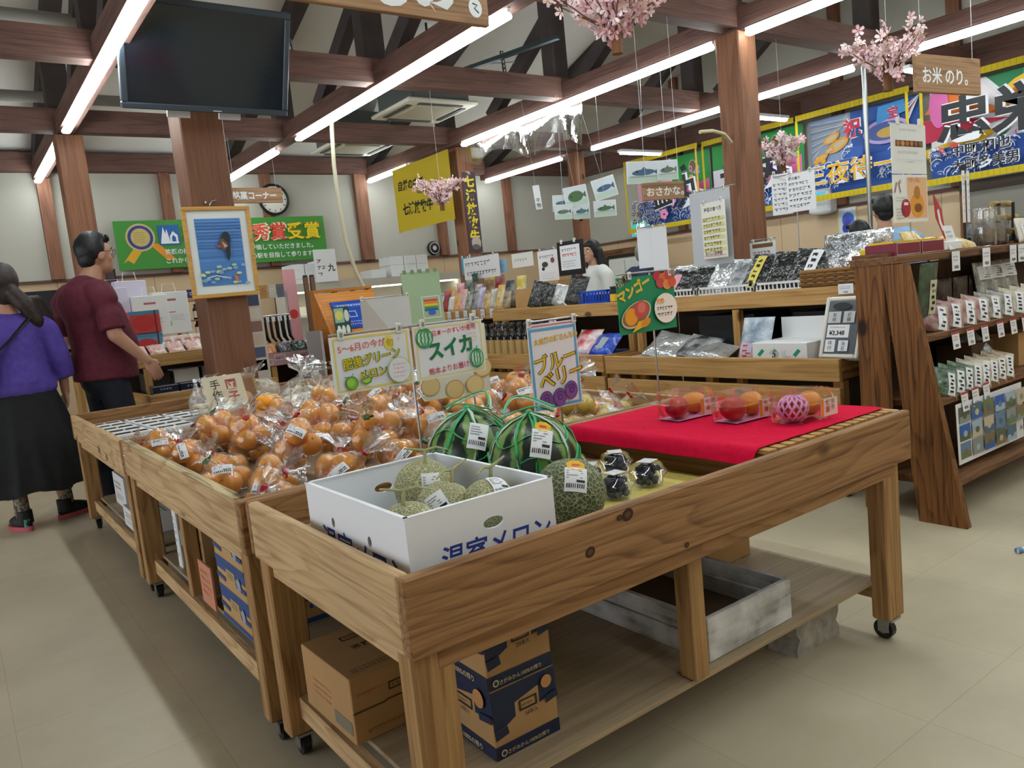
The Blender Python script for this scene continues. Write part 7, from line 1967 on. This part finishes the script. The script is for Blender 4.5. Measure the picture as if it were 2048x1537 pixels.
def dr_rb(p, w, h):
    p.rect(0, h * .84, w, h * .16, mat('#3f7f9c')); p.ell(w * .45, h * .45, w * .38, h * .34, mat('#b3302f')); p.rect(w * .82, 0, w * .05, h, mat('#5a1f24'))
for k, (z, txt) in enumerate(((.945, 'lower'), (1.115, 'upper'))):
    g = MB(); g.box((0, .06, .082), (.21, .12, .164), mat('#b5413c' if k else '#5d86a8', .4), None, .003); dr_rb(Pen(g, (-.105, 0, 0)), .21, .164); solo('red_blue_pack', g, 'red and blue sweet pack beside the man in maroon, %s of two' % txt, 'pack', (1.22, 6.22, z), 0)
for k in range(4):
    packet('clear_sweet_bag', 'clear bag of reddish sweets in front of the lavender bags, %s from the left' % ('first', 'second', 'third', 'fourth')[k], 'bag', (1.36 + .07 * k, 6.20, .948), .1, .11, .14, .05, foil('reddish_sweets', '#a8604a', '#e4dcd4', 16, .25, .8, 22), .45, (.1, .3, .5, .3, PAPER, RED), 210 + k)
for r_ in range(2):
    for k in range(4):
        g = MB(); g.box((.085, .06, .0245), (.17, .12, .049), mat('#171b33', .4), None, .002); Pen(g, (0, 0, 0)).scribble(.045, .012, .08, .025, LGREY, k, 1); Pen(g, (0, 0, 0)).rect(0, .045, .17, .004, LGREY)
        solo('navy_box', g, 'navy sweet box on the lower sweets shelf, %s layer, %s from the left' % (('bottom', 'top')[r_], ('first', 'second', 'third', 'fourth')[k]), 'box', (1.12 + .182 * k, 5.80, .6435 + .0495 * r_), 0, 'navy sweet boxes')
m = MB(); m.box((0, 0, .012), (.13, .09, .024), mat('#d9c98f', .6)); solo('cream_card_block', m, 'small cream block on the rim before the navy boxes', 'block', (1.50, 5.755, .690))
carton('tan_sweet_box', 'tan sweet box right of the navy boxes, mostly behind the pillar', (1.845, 5.82, .6435), (.1, .2, .10), 0, CARD)
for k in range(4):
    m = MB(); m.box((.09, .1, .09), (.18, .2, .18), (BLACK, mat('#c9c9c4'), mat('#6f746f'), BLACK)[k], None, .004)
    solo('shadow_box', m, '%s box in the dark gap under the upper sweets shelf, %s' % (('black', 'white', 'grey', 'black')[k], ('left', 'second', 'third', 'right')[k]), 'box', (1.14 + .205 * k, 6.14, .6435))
# back rack with bottles against the wall
t = thing('wall_rack', 'open wooden rack of small bottles against the back wall', 'rack', (0.9, 7.72, 0))
g = MB(); g.box((.85, .15, 1.378), (1.7, .30, .03), LWX); g.build('shelf_board', t); g = MB(); g.box((.85, .15, 1.02), (1.7, .30, .03), LWX); g.build('shelf_board', t)
for x in (.02, 1.68):
    g = MB(); g.box((x, .15, .70), (.04, .28, 1.40), LWZ); g.build('upright', t)
zt_ = 1.378
jr = None
for r_ in range(2):
    for k in range(5):
        lab = 'small bottle with pale label on the wall rack, %s, %s' % (('lower row', 'upper row')[r_], ('first', 'second', 'third', 'fourth', 'fifth')[k])
        loc = (1.86 + .085 * k, 7.62 - .0, (1.0355, 1.185)[r_])
        if jr is None:
            jr = bottle(lab, loc, .145, .030, mat('#2a1d1a', .2), BLACK, mat('#d3cbb0'), 'small bottles on the wall rack', 'small_bottle', 'bottle', .5)
        else: dup(jr, loc, 0, lab)
t = thing('bottle_stand', 'two tier wire stand under the small bottles', 'stand', (1.8, 7.62, 1.02)); g = MB(); g.box((.2, 0, .157), (.46, .1, .012), DWX); g.box((.2, 0, .008), (.46, .1, .012), DWX); g.build('tiers', t); g = MB(); g.box((-.03, 0, .08), (.012, .1, .16), DWZ); g.build('end_board', t); g = MB(); g.box((.43, 0, .08), (.012, .1, .16), DWZ); g.build('end_board', t)
for k in range(2): bottle('dark wine bottle with pink label on top of the wall rack, %s' % ('left', 'right')[k], (2.14 + .10 * k, 7.80, zt_ + .0155), .26, .04, mat('#1f1318', .15), mat('#5a2a3a'), mat('#b88a96'), 'wine bottles on the wall rack', 'wine_bottle')
m = MB(); m.box((.15, 0, .04), (.30, .012, .08), mat('#2d2a66')); Pen(m, (0, -.006, 0)).scribble(.02, .015, .26, .05, PAPER, 2, 1); solo('small_sign', m, 'narrow dark blue sign with white marks on the wall rack', 'sign', (1.70, 7.78, zt_ + .0155))
def board2(name, label, loc, w, h, rz, frame, face, cat='picture', mark=None):
    t = thing(name, label, cat, loc, rz)
    g = MB(); g.box((0, 0, h / 2), (w, .02, h), frame, None, .003); g.build('frame', t)
    g = MB(); g.box((0, -.011, h / 2), (w * .84, .002, h * .84), face); mark and mark(Pen(g, (-w / 2, -.012, 0)), w, h); g.build('sheet', t)
board2('dark_picture', 'small dark framed picture right of the reddish pillar', (1.139,7,1.391), .14, .26, -.2, BLACK, mat('#4b3a3c'), 'picture', lambda p, w, h: p.ell(w * .5, h * .4, w * .2, h * .15, PAPER))
board2('black_sign', 'black board with a small white mark behind the woman in violet', (1.02, 8.987, 1.36), .62, .26, 0, BLACK, mat('#1b1b22'), 'sign', lambda p, w, h: p.rect(w * .55, h * .25, w * .12, h * .3, PAPER))

# ---------------------------------------------------------------- low shelf with pink trim, gloves, kiosk
g = MB(); g.box((.475, 0, 0), (.94, .006, .10), mat('#a98a8c', .7)); p = Pen(g, (.005, -.003, -.05))
for k in range(9): p.frame(.02 + .102 * k, .012 + .03 * (k % 2), .09, .045, .006, mat('#d3bfc0')); p.rect(.03 + .102 * k, .02 + .03 * (k % 2), .04, .012, mat('#7d5f66'))
solo('pink_trim', g, 'pink patterned trim along the rim of the low shelf by the kiosk', 'trim cloth', (1.98, 6.13, .80))
for k, (c, txt) in enumerate((('#b9763a', 'orange'), ('#3d3a44', 'dark'), ('#1f3f36', 'dark green'), ('#c9c9cc', 'white'), ('#2b84cf', 'bright blue'), ('#3f9bdc', 'sky blue'))):
    packet('soap_pack', '%s pack standing on the pink trimmed shelf' % txt, 'pack', (2.12 + .125 * k, 6.24, .83), 0, .12, .10, .05, foil('pack_' + txt.replace(' ', '_'), c, '#dfe3e6' if k > 3 else c, 9, .2, .7, 18), .45, None, 220 + k)
GLV = mat('#15161a', .6)
t = thing('sock_rack', 'wire rack hung with black socks left of the orange kiosk', 'rack', (2.02, 6.42, 0))
g = MB(); g.tube([(0, 0, .83), (0, 0, 1.35)], .008, STEEL, 8); g.tube([(.36, 0, .83), (.36, 0, 1.35)], .008, STEEL, 8); g.tube([(0, -.02, 1.15), (.36, -.02, 1.15)], .006, STEEL, 8); g.tube([(0, 0, 1.34), (.36, 0, 1.34)], .006, STEEL, 8); g.build('wire_frame', t)
so = None
for k in range(7):
    lab = 'black sock pair hanging from the wire rack, %s from the left' % ('first', 'second', 'third', 'fourth', 'fifth', 'sixth', 'seventh')[k]
    if so is None:
        g = MB(); g.tube([(0, 0, 0), (0, .0, -.10), (.005, 0, -.17), (.03, -.0, -.21)], [.028, .026, .028, .018], GLV, 10, True, True, .45); g.box((0, -.014, -.02), (.05, .002, .04), PAPER)
        so = solo('black_socks', g, lab, 'socks', (2.05, 6.38, 1.14), 0, 'black socks on the rack')
    else: dup(so, (2.05 + .05 * k, 6.38 - .008 * (k % 2), 1.14), .2 * (k % 3 - 1), lab)
for k in range(5):
    m = MB(); m.box((0, 0, .05), (.06, .01, .11), mat(('#c3b48c', '#3a3f5a', '#a87d4a', '#b8b0a2', '#5a5f6a')[k], .5)); Pen(m, (-.03, -.005, 0)).scribble(.01, .02, .04, .06, PAPER if k % 2 else INK, k, 3)
    solo('charm_card', m, '%s charm card on the top wire of the sock rack' % ('cream', 'navy', 'tan', 'grey', 'slate')[k], 'card', (2.05 + .07 * k, 6.405, 1.35 - .05))
m = MB(); m.box((0, 0, .08), (.11, .01, .70), mat('#d59aa0', .6)); Pen(m, (-.055, -.005, -.03)).ell(.055, .08, .04, .04, RED); solo('pink_pennant', m, 'tall pink pennant with a red ring behind the sock rack', 'pennant', (2.454, 6.5, 1.095))
for k in range(2):
    m = MB(); m.box((0, 0, .02), (.035, .035, .62), mat('#6f5340', .7)); m.box((0, 0, .335), (.03, .03, .02), BLACK); solo('wooden_stake', m, 'brown wooden stake with black tip, %s of two behind the kiosk' % ('left', 'right')[k], 'stake', (2.578, 6.45, 1.118) if k == 0 else (2.637, 6.45, 1.118))
ORW = wood('orange_kiosk_wood', '#d0873a', '#b56f28', 'x', False, .4, 5)
t = thing('kiosk', 'orange wooden kiosk with a sloped front and blue screen', 'kiosk', (2.36, 5.52, 0))
g = MB(); g.prism([(0, 0, 0), (0, .34, 0), (0, .34, 1.29), (0, .26, 1.29), (0, 0, .93)], (.028, 0, 0), ORW); g.build('side_panel', t)
g = MB(); g.prism([(.47, 0, 0), (.47, .34, 0), (.47, .34, 1.29), (.47, .26, 1.29), (.47, 0, .93)], (.028, 0, 0), ORW); g.build('side_panel', t)
g = MB(); g.box((.249, .012, .465), (.442, .022, .93), ORW); g.build('front_panel', t)
g = MB(); g.box((.249, .13, 1.095), (.442, .02, .44), ORW, RX(-.624)); g.build('sloped_panel', t)
g = MB(RX(-.624).to_4x4()); 
g = MB(Matrix.Translation((.09, .045, .985)) @ NROT(-.624, 4, 'X')); g.box((.15, -.012, .13), (.30, .008, .26), mat('#1d48a8', .25)); p = Pen(g, (0, -.016, 0)); p.rect(.02, .2, .24, .03, mat('#3d5fb5')); p.scribble(.04, .2, .2, .03, PAPER, 1); p.frame(.11, .1, .07, .06, .008, mat('#9fb2dc')); p.scribble(.05, .02, .2, .05, mat('#c9d3ec'), 3, 2); g.build('screen', t)
g = MB(); g.box((.249, .30, 1.30), (.498, .09, .02), ORW); g.build('top_board', t)
m = MB(); m.box((0, 0, .11), (.13, .004, .22), mat('#1f3f3a', .5)); p = Pen(m, (-.065, -.002, 0)); p.rect(.008, .1, .075, .11, mat('#8fb8a2')); p.ell(.045, .155, .03, .035, mat('#d8cf6a')); p.ell(.105, .15, .02, .045, mat('#cfd8cc'))
for k in range(3): p.ell(.03 + .036 * k, .045, .015, .035, mat('#dfe5d8'))
solo('menu_card', m, 'dark green picture card leaning at the foot of the kiosk slope', 'card', (2.45, 5.50, .945), 0, None, (-.1, 0, 0))
m = MB(); m.box((0, 0, .5), (.02, .28, 1.0), mat('#a8a4a6', .5)); solo('grey_panel', m, 'plain grey panel standing left of the orange kiosk', 'panel', (2.29, 5.70, 0))
stand('pole holding a blank grey white board, back turned, above the bagged oranges', (2.055, 4.30, .5996), 1.195, (-.03, .31), [(-.02, 1.19, .33, .185, mat('#c6c8c6', .5), lambda p, w, h: p.poly([(0, 0), (w * .5, 0), (w * .1, h), (0, h)], mat('#b9b3ae')), -.02)], clips=(.04, .96))

# ---------------------------------------------------------------- chilled showcase and white cartons at the back
t = thing('showcase', 'white chilled showcase with lit interior at the back wall', 'showcase', (3.15, 8.15, 0))
wh = mat('#d9d8d0', .5)
for nm, c, s, mt in (('base', (1.1, .38, .40), (2.2, .74, .80), wh), ('back_panel', (1.1, .72, 1.08), (2.2, .03, .60), mat('#efeee6', .4)), ('canopy', (1.1, .45, 1.42), (2.2, .58, .09), mat('#b9b4a6', .5)), ('shelf_board', (1.1, .5, 1.10), (2.14, .4, .02), wh), ('case_light', (1.1, .22, 1.367), (2.1, .04, .016), emat('#fff6dc', 6, 'case_lamp'))):
    g = MB(); g.box(c, s, mt); g.build(nm, t)
for x in (.015, 2.185):
    g = MB(); g.box((x, .45, 1.08), (.03, .58, .60), wh); g.build('end_panel', t)
for k, (x, z, w, h, n_) in enumerate(((3.22, 1.465, .15, .22, 'leftmost'), (3.375, 1.465, .15, .22, 'second'), (3.53, 1.465, .14, .25, 'third'), (4.45, 1.465, .18, .14, 'lower left of the right pile'), (4.635, 1.465, .17, .14, 'lower middle of the right pile'), (4.81, 1.465, .16, .14, 'lower right of the right pile'), (4.45, 1.606, .18, .10, 'upper left of the right pile'), (4.635, 1.606, .17, .10, 'upper middle of the right pile'), (4.81, 1.606, .16, .10, 'upper right of the right pile'), (4.18, 1.465, .20, .10, 'low one between the piles'))):
    g = MB(); g.box((w / 2, .15, h / 2), (w - .004, .3, h - .001), mat('#e0e2e4', .5), None, .002); Pen(g, (0, 0, 0)).scribble(w * .2, h * .65, w * .4, h * .12, LGREY, k); Pen(g, (0, 0, 0)).scribble(w * .3, h * .2, w * .4, h * .1, GREY if k < 3 else LGREY, k + 3)
    solo('white_carton', g, 'white carton on top of the chilled showcase, ' + n_, 'box', (x, 8.42, z), 0, 'white cartons on the showcase')
for k in range(9):
    m = MB(); m.box((0, 0, .05), (.12, .10, .10), mat(('#e3e1d6', '#d5cfa8', '#e8e8e4', '#c7d0c0', '#e6dcc8', '#dfe4e6', '#d8c9b0', '#e9e6dc', '#c9b9a0')[k], .4), None, .006)
    solo('chilled_pack', m, 'chilled food pack in the lit showcase, %s from the left' % ('first', 'second', 'third', 'fourth', 'fifth', 'sixth', 'seventh', 'eighth', 'ninth')[k], 'pack', (3.30 + .23 * k, 8.55, 1.1105), 0)
g = MB(); g.box((0, 0, .17), (.26, .004, .36), PAPER); p = Pen(g, (-.13, -.002, -.01)); p.scribble(.03, .05, .1, .22, INK, 2, 3); p.text(.15, .12, '九', .09, INK, .02); solo('white_leaflet', g, 'white leaflet with black print standing beside the left cartons', 'leaflet', (3.566, 8.28, 1.475), 0)
REDP = mat('#6f1c22', .5)
t = thing('trinket_rack', 'small red and wood rack on the showcase front', 'rack', (3.438,7.6,1.237))
for s in (-1, 1):
    g = MB(); g.bar((s * .14, 0, 0), (s * .10, .02, .36), .045, .045, REDP); g.build('post', t)
for z in (.17, .36):
    g = MB(); g.box((0, .01, z), (.44, .05, .025), LWX); g.build('bar', t)
t.location.z = 1.0; t.scale = (1, 1, 1)
m = MB(); m.box((.35, .2, .49), (.70, .4, .98), mat('#b8b2a4', .6), None, .005); solo('counter_block', m, 'plain pale counter carrying the small red rack', 'counter', (3.014,7.4,0.764)); 
bpy.data.objects['counter_block'].location = (t.location.x - .35, 7.42, 0); t.location.y = 7.6; t.location.z = .9805
m = MB(); m.lathe([(0, 0), (.10, .0), (.12, .05), (.13, .24), (.11, .26), (0, .26)], mat('#43262a', .7), 18); solo('dark_cover', m, 'dark reddish cloth covered bundle left of the green board', 'bundle', (4.55, 7.9, 0.0)); bpy.data.objects['dark_cover'].location = (4.62, 8.28, 1.1105)

# ---------------------------------------------------------------- packets and cards in the middle of the hall
def dr_rain(p, w, h):
    for k, c in enumerate(('#d8402f', '#e8892a', '#e8c82a', '#3f9a4a', '#2f5fb5')): p.rect(w * .5, h * (.42 - .045 * k), w * .36, h * .04, mat(c))
    p.frame(w * .44, h * .1, w * .48, h * .42, .006, PAPER); p.ell(w * .68, h * .2, w * .1, h * .05, mat('#3a63c4'))
    for k in range(5): p.rect(w * (.05 + .2 * k), h * .97, .03, .03, mat('#6f8a66'))
board_sheet('green_board', 'pale green board with a rainbow drawing, behind the oranges', 'board', (3.15,5.55,0.995), -.12, .33, .42, mat('#9db592', .6), dr_rain, -.06, .01)
t = thing('trestle', 'plain wooden trestle carrying the pale green board', 'trestle', (2.95, 5.36, 0))
g = MB(); g.box((.25, .18, .945), (.62, .5, .03), LWX); g.build('top_board', t)
for x in (.0, .5):
    for y in (.0, .36):
        g = MB(); g.box((x, y, .465), (.04, .04, .93), LWZ); g.build('leg', t)
bpy.data.objects['green_board'].location.z = .9605; bpy.data.objects['green_board'].location.y = 5.45; bpy.data.objects['green_board'].location.x = 3.14
MIX = ((.05, '#c0392f', '#e8e0d8'), (.14, '#2f4f9e', '#d9dce6'), (.24, '#b32d38', '#5a1a20'), (.34, '#e0e0dc', '#c8c8c4'), (.44, '#d88a2c', '#e8c890'), (.54, '#d8a3a0', '#ecd5d0'), (.64, '#5d6a5f', '#c3c8c2'), (.74, '#454a4c', '#b9bcbc'), (.84, '#cfc9e0', '#8d7fb5'), (.94, '#b98a3c', '#e0cf9a'), (1.04, '#d9d6cc', '#9a8f7d'), (1.14, '#c9a24a', '#e6dcae'), (1.24, '#6b5a44', '#c4b494'))
names = ('red and white', 'blue and white', 'crimson', 'white', 'orange', 'pink', 'grey green', 'dark grey', 'violet and white', 'ochre', 'cream and brown', 'golden', 'brown')
for k, (s_, a, b_) in enumerate(MIX):
    packet('local_packet', '%s packet on the upper tier of the middle shelf unit' % names[k], 'packet', (3.95, 6.70 - s_, 1.01), FX, .105, .15 + .03 * (k % 3), .05, foil('mix_%d' % k, a, b_, 8, .25, .6, 18), .25, None, 300 + k, None)
for k, (a, b_, txt) in enumerate((('#c98a3c', '#e8d8b0', 'amber'), ('#d88a98', '#efdcdc', 'rose'), ('#35524a', '#aeb8b0', 'bottle green'), ('#e2e2e6', '#9a8fc0', 'white and lilac'), ('#9c6b3c', '#d8c29a', 'chestnut'), ('#b02a34', '#d8a8a8', 'scarlet'), ('#3a3f46', '#a9adb2', 'charcoal'), ('#d8c23a', '#ece2a8', 'lemon'))):
    packet('tall_packet', 'tall %s packet in the back row of the middle shelf unit' % txt, 'packet', (4.12, 6.62 - .165 * k, 1.01), FX, .14, .24 + .03 * (k % 3), .05, foil('tall_%d' % k, a, b_, 7, .25, .6, 16), .12, (.15, .3, .6, .3, PAPER, INK), 340 + k)
for k in range(10):
    packet('local_packet', '%s packet on the lower tier of the middle shelf unit' % ('pale green', 'leaf green', 'white', 'mint', 'pearl', 'black', 'silver', 'dusky', 'ivory', 'slate')[k], 'packet', (3.70, 6.66 - .135 * k, .655), FX, .12, .16, .05, foil('low_%d' % k, ('#b7c9b0', '#5f8a52', '#e0e0dc', '#b9dccb', '#d9d4cc', '#222428', '#9fa3a6', '#6f6a70', '#ddd6c4', '#59606a')[k], '#e4e4e0', 9, .22, .7, 18), .35, None, 320 + k)
for k in range(9):
    price_card('white price card on the rim of the middle shelf unit, %s from the far end' % ('first', 'second', 'third', 'fourth', 'fifth', 'sixth', 'seventh', 'eighth', 'ninth')[k], (3.842, 6.65 - .14 * k, .945), .06, .075, FX, None, 60 + k)
for k, (y, z, w, h, txt) in enumerate(((5.20, 1.001, .30, .16, 'tan cardboard box on the upper tier behind the black packs, left'), (4.88, 1.001, .26, .20, 'tan cardboard box on the upper tier behind the black packs, right'))):
    carton('cardboard_carton', txt, (3.86, y, z), (w, .2, h), FX, CARD)
def dr_long(p, w, h): p.scribble(w * .04, h * .52, w * .9, h * .36, INK, 4, 1, .006); p.scribble(w * .08, h * .1, w * .86, h * .34, INK, 9, 1, .006)
stand('pole with a wide handwritten white paper over the middle shelf unit', (4.05, 5.933, 1.009), 1.499, (-.28, .28), [(-.30, 1.509, .18, .16, mat('#3f9ac0'), None, 0), (-.26, 1.495, .56, .20, mat('#dfe0e4'), dr_long, .02)], rz=FX)
for k, (pp, w, h, c, txt) in enumerate((((4.1,5.36,1.408), .30, .12, '#dfe0dc', 'white card with a tiny green corner'), ((4.1,5.675,1.384), .16, .12, '#8fb8d8', 'pale blue card'), ((4.05,5.763,1.323), .06, .10, '#d8c21e', 'bright yellow slip'), ((4,5.968,1.306), .09, .08, '#2f5a4a', 'dark green slip'))):
    m = MB(); m.box((0, 0, 0), (w, .003, h), mat(c, .5)); Pen(m, (-w / 2, -.0015, -h / 2)).scribble(w * .1, h * .3, w * .7, h * .4, GREY, k, 1); m.tube([(0, .004, -h / 2), (0, .004, -(pp[2] - 1.0095))], .0025, STEEL, 6)
    solo('stick_card', m, txt + ' on a thin stick over the middle shelf unit', 'card', pp, FX)
t = thing('framed_notice', 'black framed notice with red and black print on a short stand', 'notice', (3.92, 4.519, 1.001), FX)
yl, yr = 4.659, 4.359; zt_, zb2 = 1.485 - 1.001, 1.227 - 1.001; w = yl - yr
g = MB(); g.box((0, 0, (zt_ + zb2) / 2), (w, .012, zt_ - zb2), BLACK, None, .003); g.build('board', t)
g = MB(); p = Pen(g, (-w / 2, -.007, zb2)); h = zt_ - zb2; p.rect(w * .12, h * .16, w * .76, h * .72, PAPER); p.scribble(w * .2, h * .68, w * .55, h * .14, INK, 3); p.scribble(w * .2, h * .52, w * .6, h * .16, mat('#d8552f'), 4, 1, .006); p.scribble(w * .2, h * .22, w * .55, h * .22, GREY, 5, 3); g.build('sheet', t)
g = MB(); g.tube([(0, .008, 0), (0, .008, zt_)], .005, STEEL, 8); g.build('stand_rod', t)
for s in (-.3, .2):
    g = MB(); g.box((s * w, -.004, zt_), (.02, .012, .03), CLIP); g.build('clip', t)
def dr_leaf(p, w, h):
    p.scribble(w * .1, h * .75, w * .8, h * .14, INK, 3); p.ell(w * .35, h * .6, w * .16, h * .08, mat('#3a4a3a')); p.ell(w * .25, h * .48, w * .08, h * .05, DARK); p.ell(w * .75, h * .7, w * .1, h * .08, mat('#8a4a4a')); p.scribble(w * .15, h * .08, w * .7, h * .3, LGREY, 5, 4)
stand('pole with a white leaflet left of the black framed notice', (4.0, 4.892, 1.009), 1.456, (-.1, .1), [(-.12, 1.448, .25, .28, PAPER, dr_leaf, 0)], rz=FX)
# kitchen side: white cabinet, dark counters, poster
t = thing('cabinet', 'white two door cabinet beside the kitchen opening', 'cabinet', (7.2, 7.55, 0), FX)
g = MB(); g.box((.3, .2, .72), (.60, .4, 1.44), mat('#c9ccc8', .5), None, .004); g.build('body', t)
for x in (.153, .447):
    d_ = MB(); d_.box((x, -.008, 1.16), (.285, .016, .50), mat('#d3d6d2', .5), None, .003); o = d_.build('door', t); d_ = MB(); d_.box((x + (.1 if x < .3 else -.1), -.02, 1.16), (.012, .01, .08), STEEL); d_.build('handle', o)
g = MB(); g.box((.3, .2, 1.46), (.62, .42, .04), BLACK); g.build('top', t)
for k, (x, y0, L, z, txt) in enumerate(((6.75, 3.15, 2.3, 1.16, 'long black counter along the beige wall behind the dark rack'), (6.75, 5.7, 2.2, 1.10, 'long black counter along the beige wall behind the bare pillar'))):
    t = thing('counter', txt, 'counter', (x, y0, 0), FX)
    g = MB(); g.box((L / 2, .3, z / 2), (L, .6, z), mat('#2a2a2d', .5), None, .006); g.build('body', t)
    g = MB(); g.box((L / 2, .3, z + .012), (L + .03, .64, .022), BLACK); g.build('counter_top', t)
    for j in range(7):
        pass
bk = None
for k in range(10):
    lab = 'black netted pack on the long counter, %s from the left' % ('first', 'second', 'third', 'fourth', 'fifth', 'sixth', 'seventh', 'eighth', 'ninth', 'tenth')[k]
    loc = (6.95, 2.95 - .17 * k, 1.1835)
    if bk is None: bk = packet('netted_pack', lab, 'pack', loc, FX, .16, .15, .06, foil('black_net_pack', '#141416', '#5d6164', 30, .4, .8, 40), .3, None, 401, 'black netted packs')
    else: dup(bk, loc, 0, lab, rot=(-.3, 0, FX))
g = MB(); g.box((0, 0, 0), (.22, .006, .34), mat('#d9dbe6')); p = Pen(g, (-.11, -.003, -.17)); p.frame(0, 0, .22, .34, .012, mat('#cfd06a')); p.ell(.12, .2, .07, .08, mat('#3f6fd0')); p.ell(.1, .11, .05, .06, mat('#2f4fb5')); p.text(.07, .14, '氷', .1, mat('#5a3fb0'), .03)
solo('wall_poster', g, 'small white and blue poster on the beige wall left of the child', 'poster', (8.09, 4.715, 1.526), FX)
stand('short pole with a small white card of yellow print right of the bare pillar', (4.05, 2.903, 1.009), 1.298 + .01, (-.09, .09), [(-.09, 1.295, .18, .12, PAPER, lambda p, w, h: (p.rect(w * .1, h * .7, w * .8, h * .2, mat('#7d5a2a')), p.scribble(w * .1, h * .3, w * .8, h * .3, RED, 2), p.rect(w * .55, h * .08, w * .3, h * .2, YEL)), 0)], rz=FX)
# slotted steel brackets fixed to the middle tie beam, small camera, tall photo poster on the pillar
for k, (p0, p1, txt) in enumerate((((2.155,5.12,3.01), (2.19,5.12,2.762), 'black slotted steel angle standing on the tie beam right of the television'), ((3.948,5.12,3.067), (3.97,5.12,2.759), 'black slotted steel upright under the long black angle bar'))):
    g = MB(); p0 = Vector(p0); p1 = Vector(p1); p1.z = 2.80; p0.y = p1.y = 5.17; g.bar(p1, p0, .035, .004, DARK, (0, 1, 0)); g.bar(p1 + Vector((.016, .016, 0)), p0 + Vector((.016, .016, 0)), .004, .035, DARK, (0, 1, 0))
    for i in range(8): g.box(p1.lerp(p0, (i + .5) / 8) + Vector((0, -.003, 0)), (.012, .002, .02), LGREY)
    solo('slotted_angle', g, txt, 'bracket')
g = MB(); g.bar((3.62, 5.75, 2.96), (4.02, 4.55, 2.99), .045, .03, mat('#23343a', .5)); g.bar((3.75, 5.35, 2.99), (4.07, 5.17, 2.99), .03, .004, DARK); solo('angle_bar', g, 'long black angle bar lying across the middle tie beam', 'bracket')
g = MB(); g.box((0, 0, 0), (.06, .05, .05), LGREY, None, .008); g.tube([(-.01, -.03, -.01), (-.05, -.09, -.03)], .022, BLACK, 10); solo('security_camera', g, 'small dark security camera on the thin far pillar', 'camera', (6.255, 7.0, 1.93))
g = MB(); g.box((0, 0, .095), (.14, .006, 1.51), mat('#cdc3b4', .4)); p = Pen(g, (-.07, -.002, -.01))
for k in range(9): p.rect(.012, .03 + .092 * k, .112, .075, mat(('#6f7a6a', '#a8897a', '#4f5a78', '#c9b8a8', '#8a6a62', '#d8d0c4', '#3f4a66', '#b8907a', '#7d8a86')[k]))
solo('photo_strip', g, 'narrow strip poster of small photos behind the picture pillar right edge', 'poster', (1.80, 5.62, .62), 0)
bpy.data.objects['photo_strip'].location = (1.78, 5.50, .66)

g = MB(); g.tube([(0, 0, .011), (.16, -.05, .011)], .010, mat('#c9d3e2', .3), 10); g.tube([(0, 0, .011), (.02, -.006, .011)], .0108, mat('#5f86b8', .3), 10)
solo('plastic_rod', g, 'pale blue plastic rod lying on the floor at the right edge', 'rod', (3.074,1.19,0))

# ---------------------------------------------------------------- tidy up
bpy.data.objects.remove(_txt_obj, do_unlink=True)
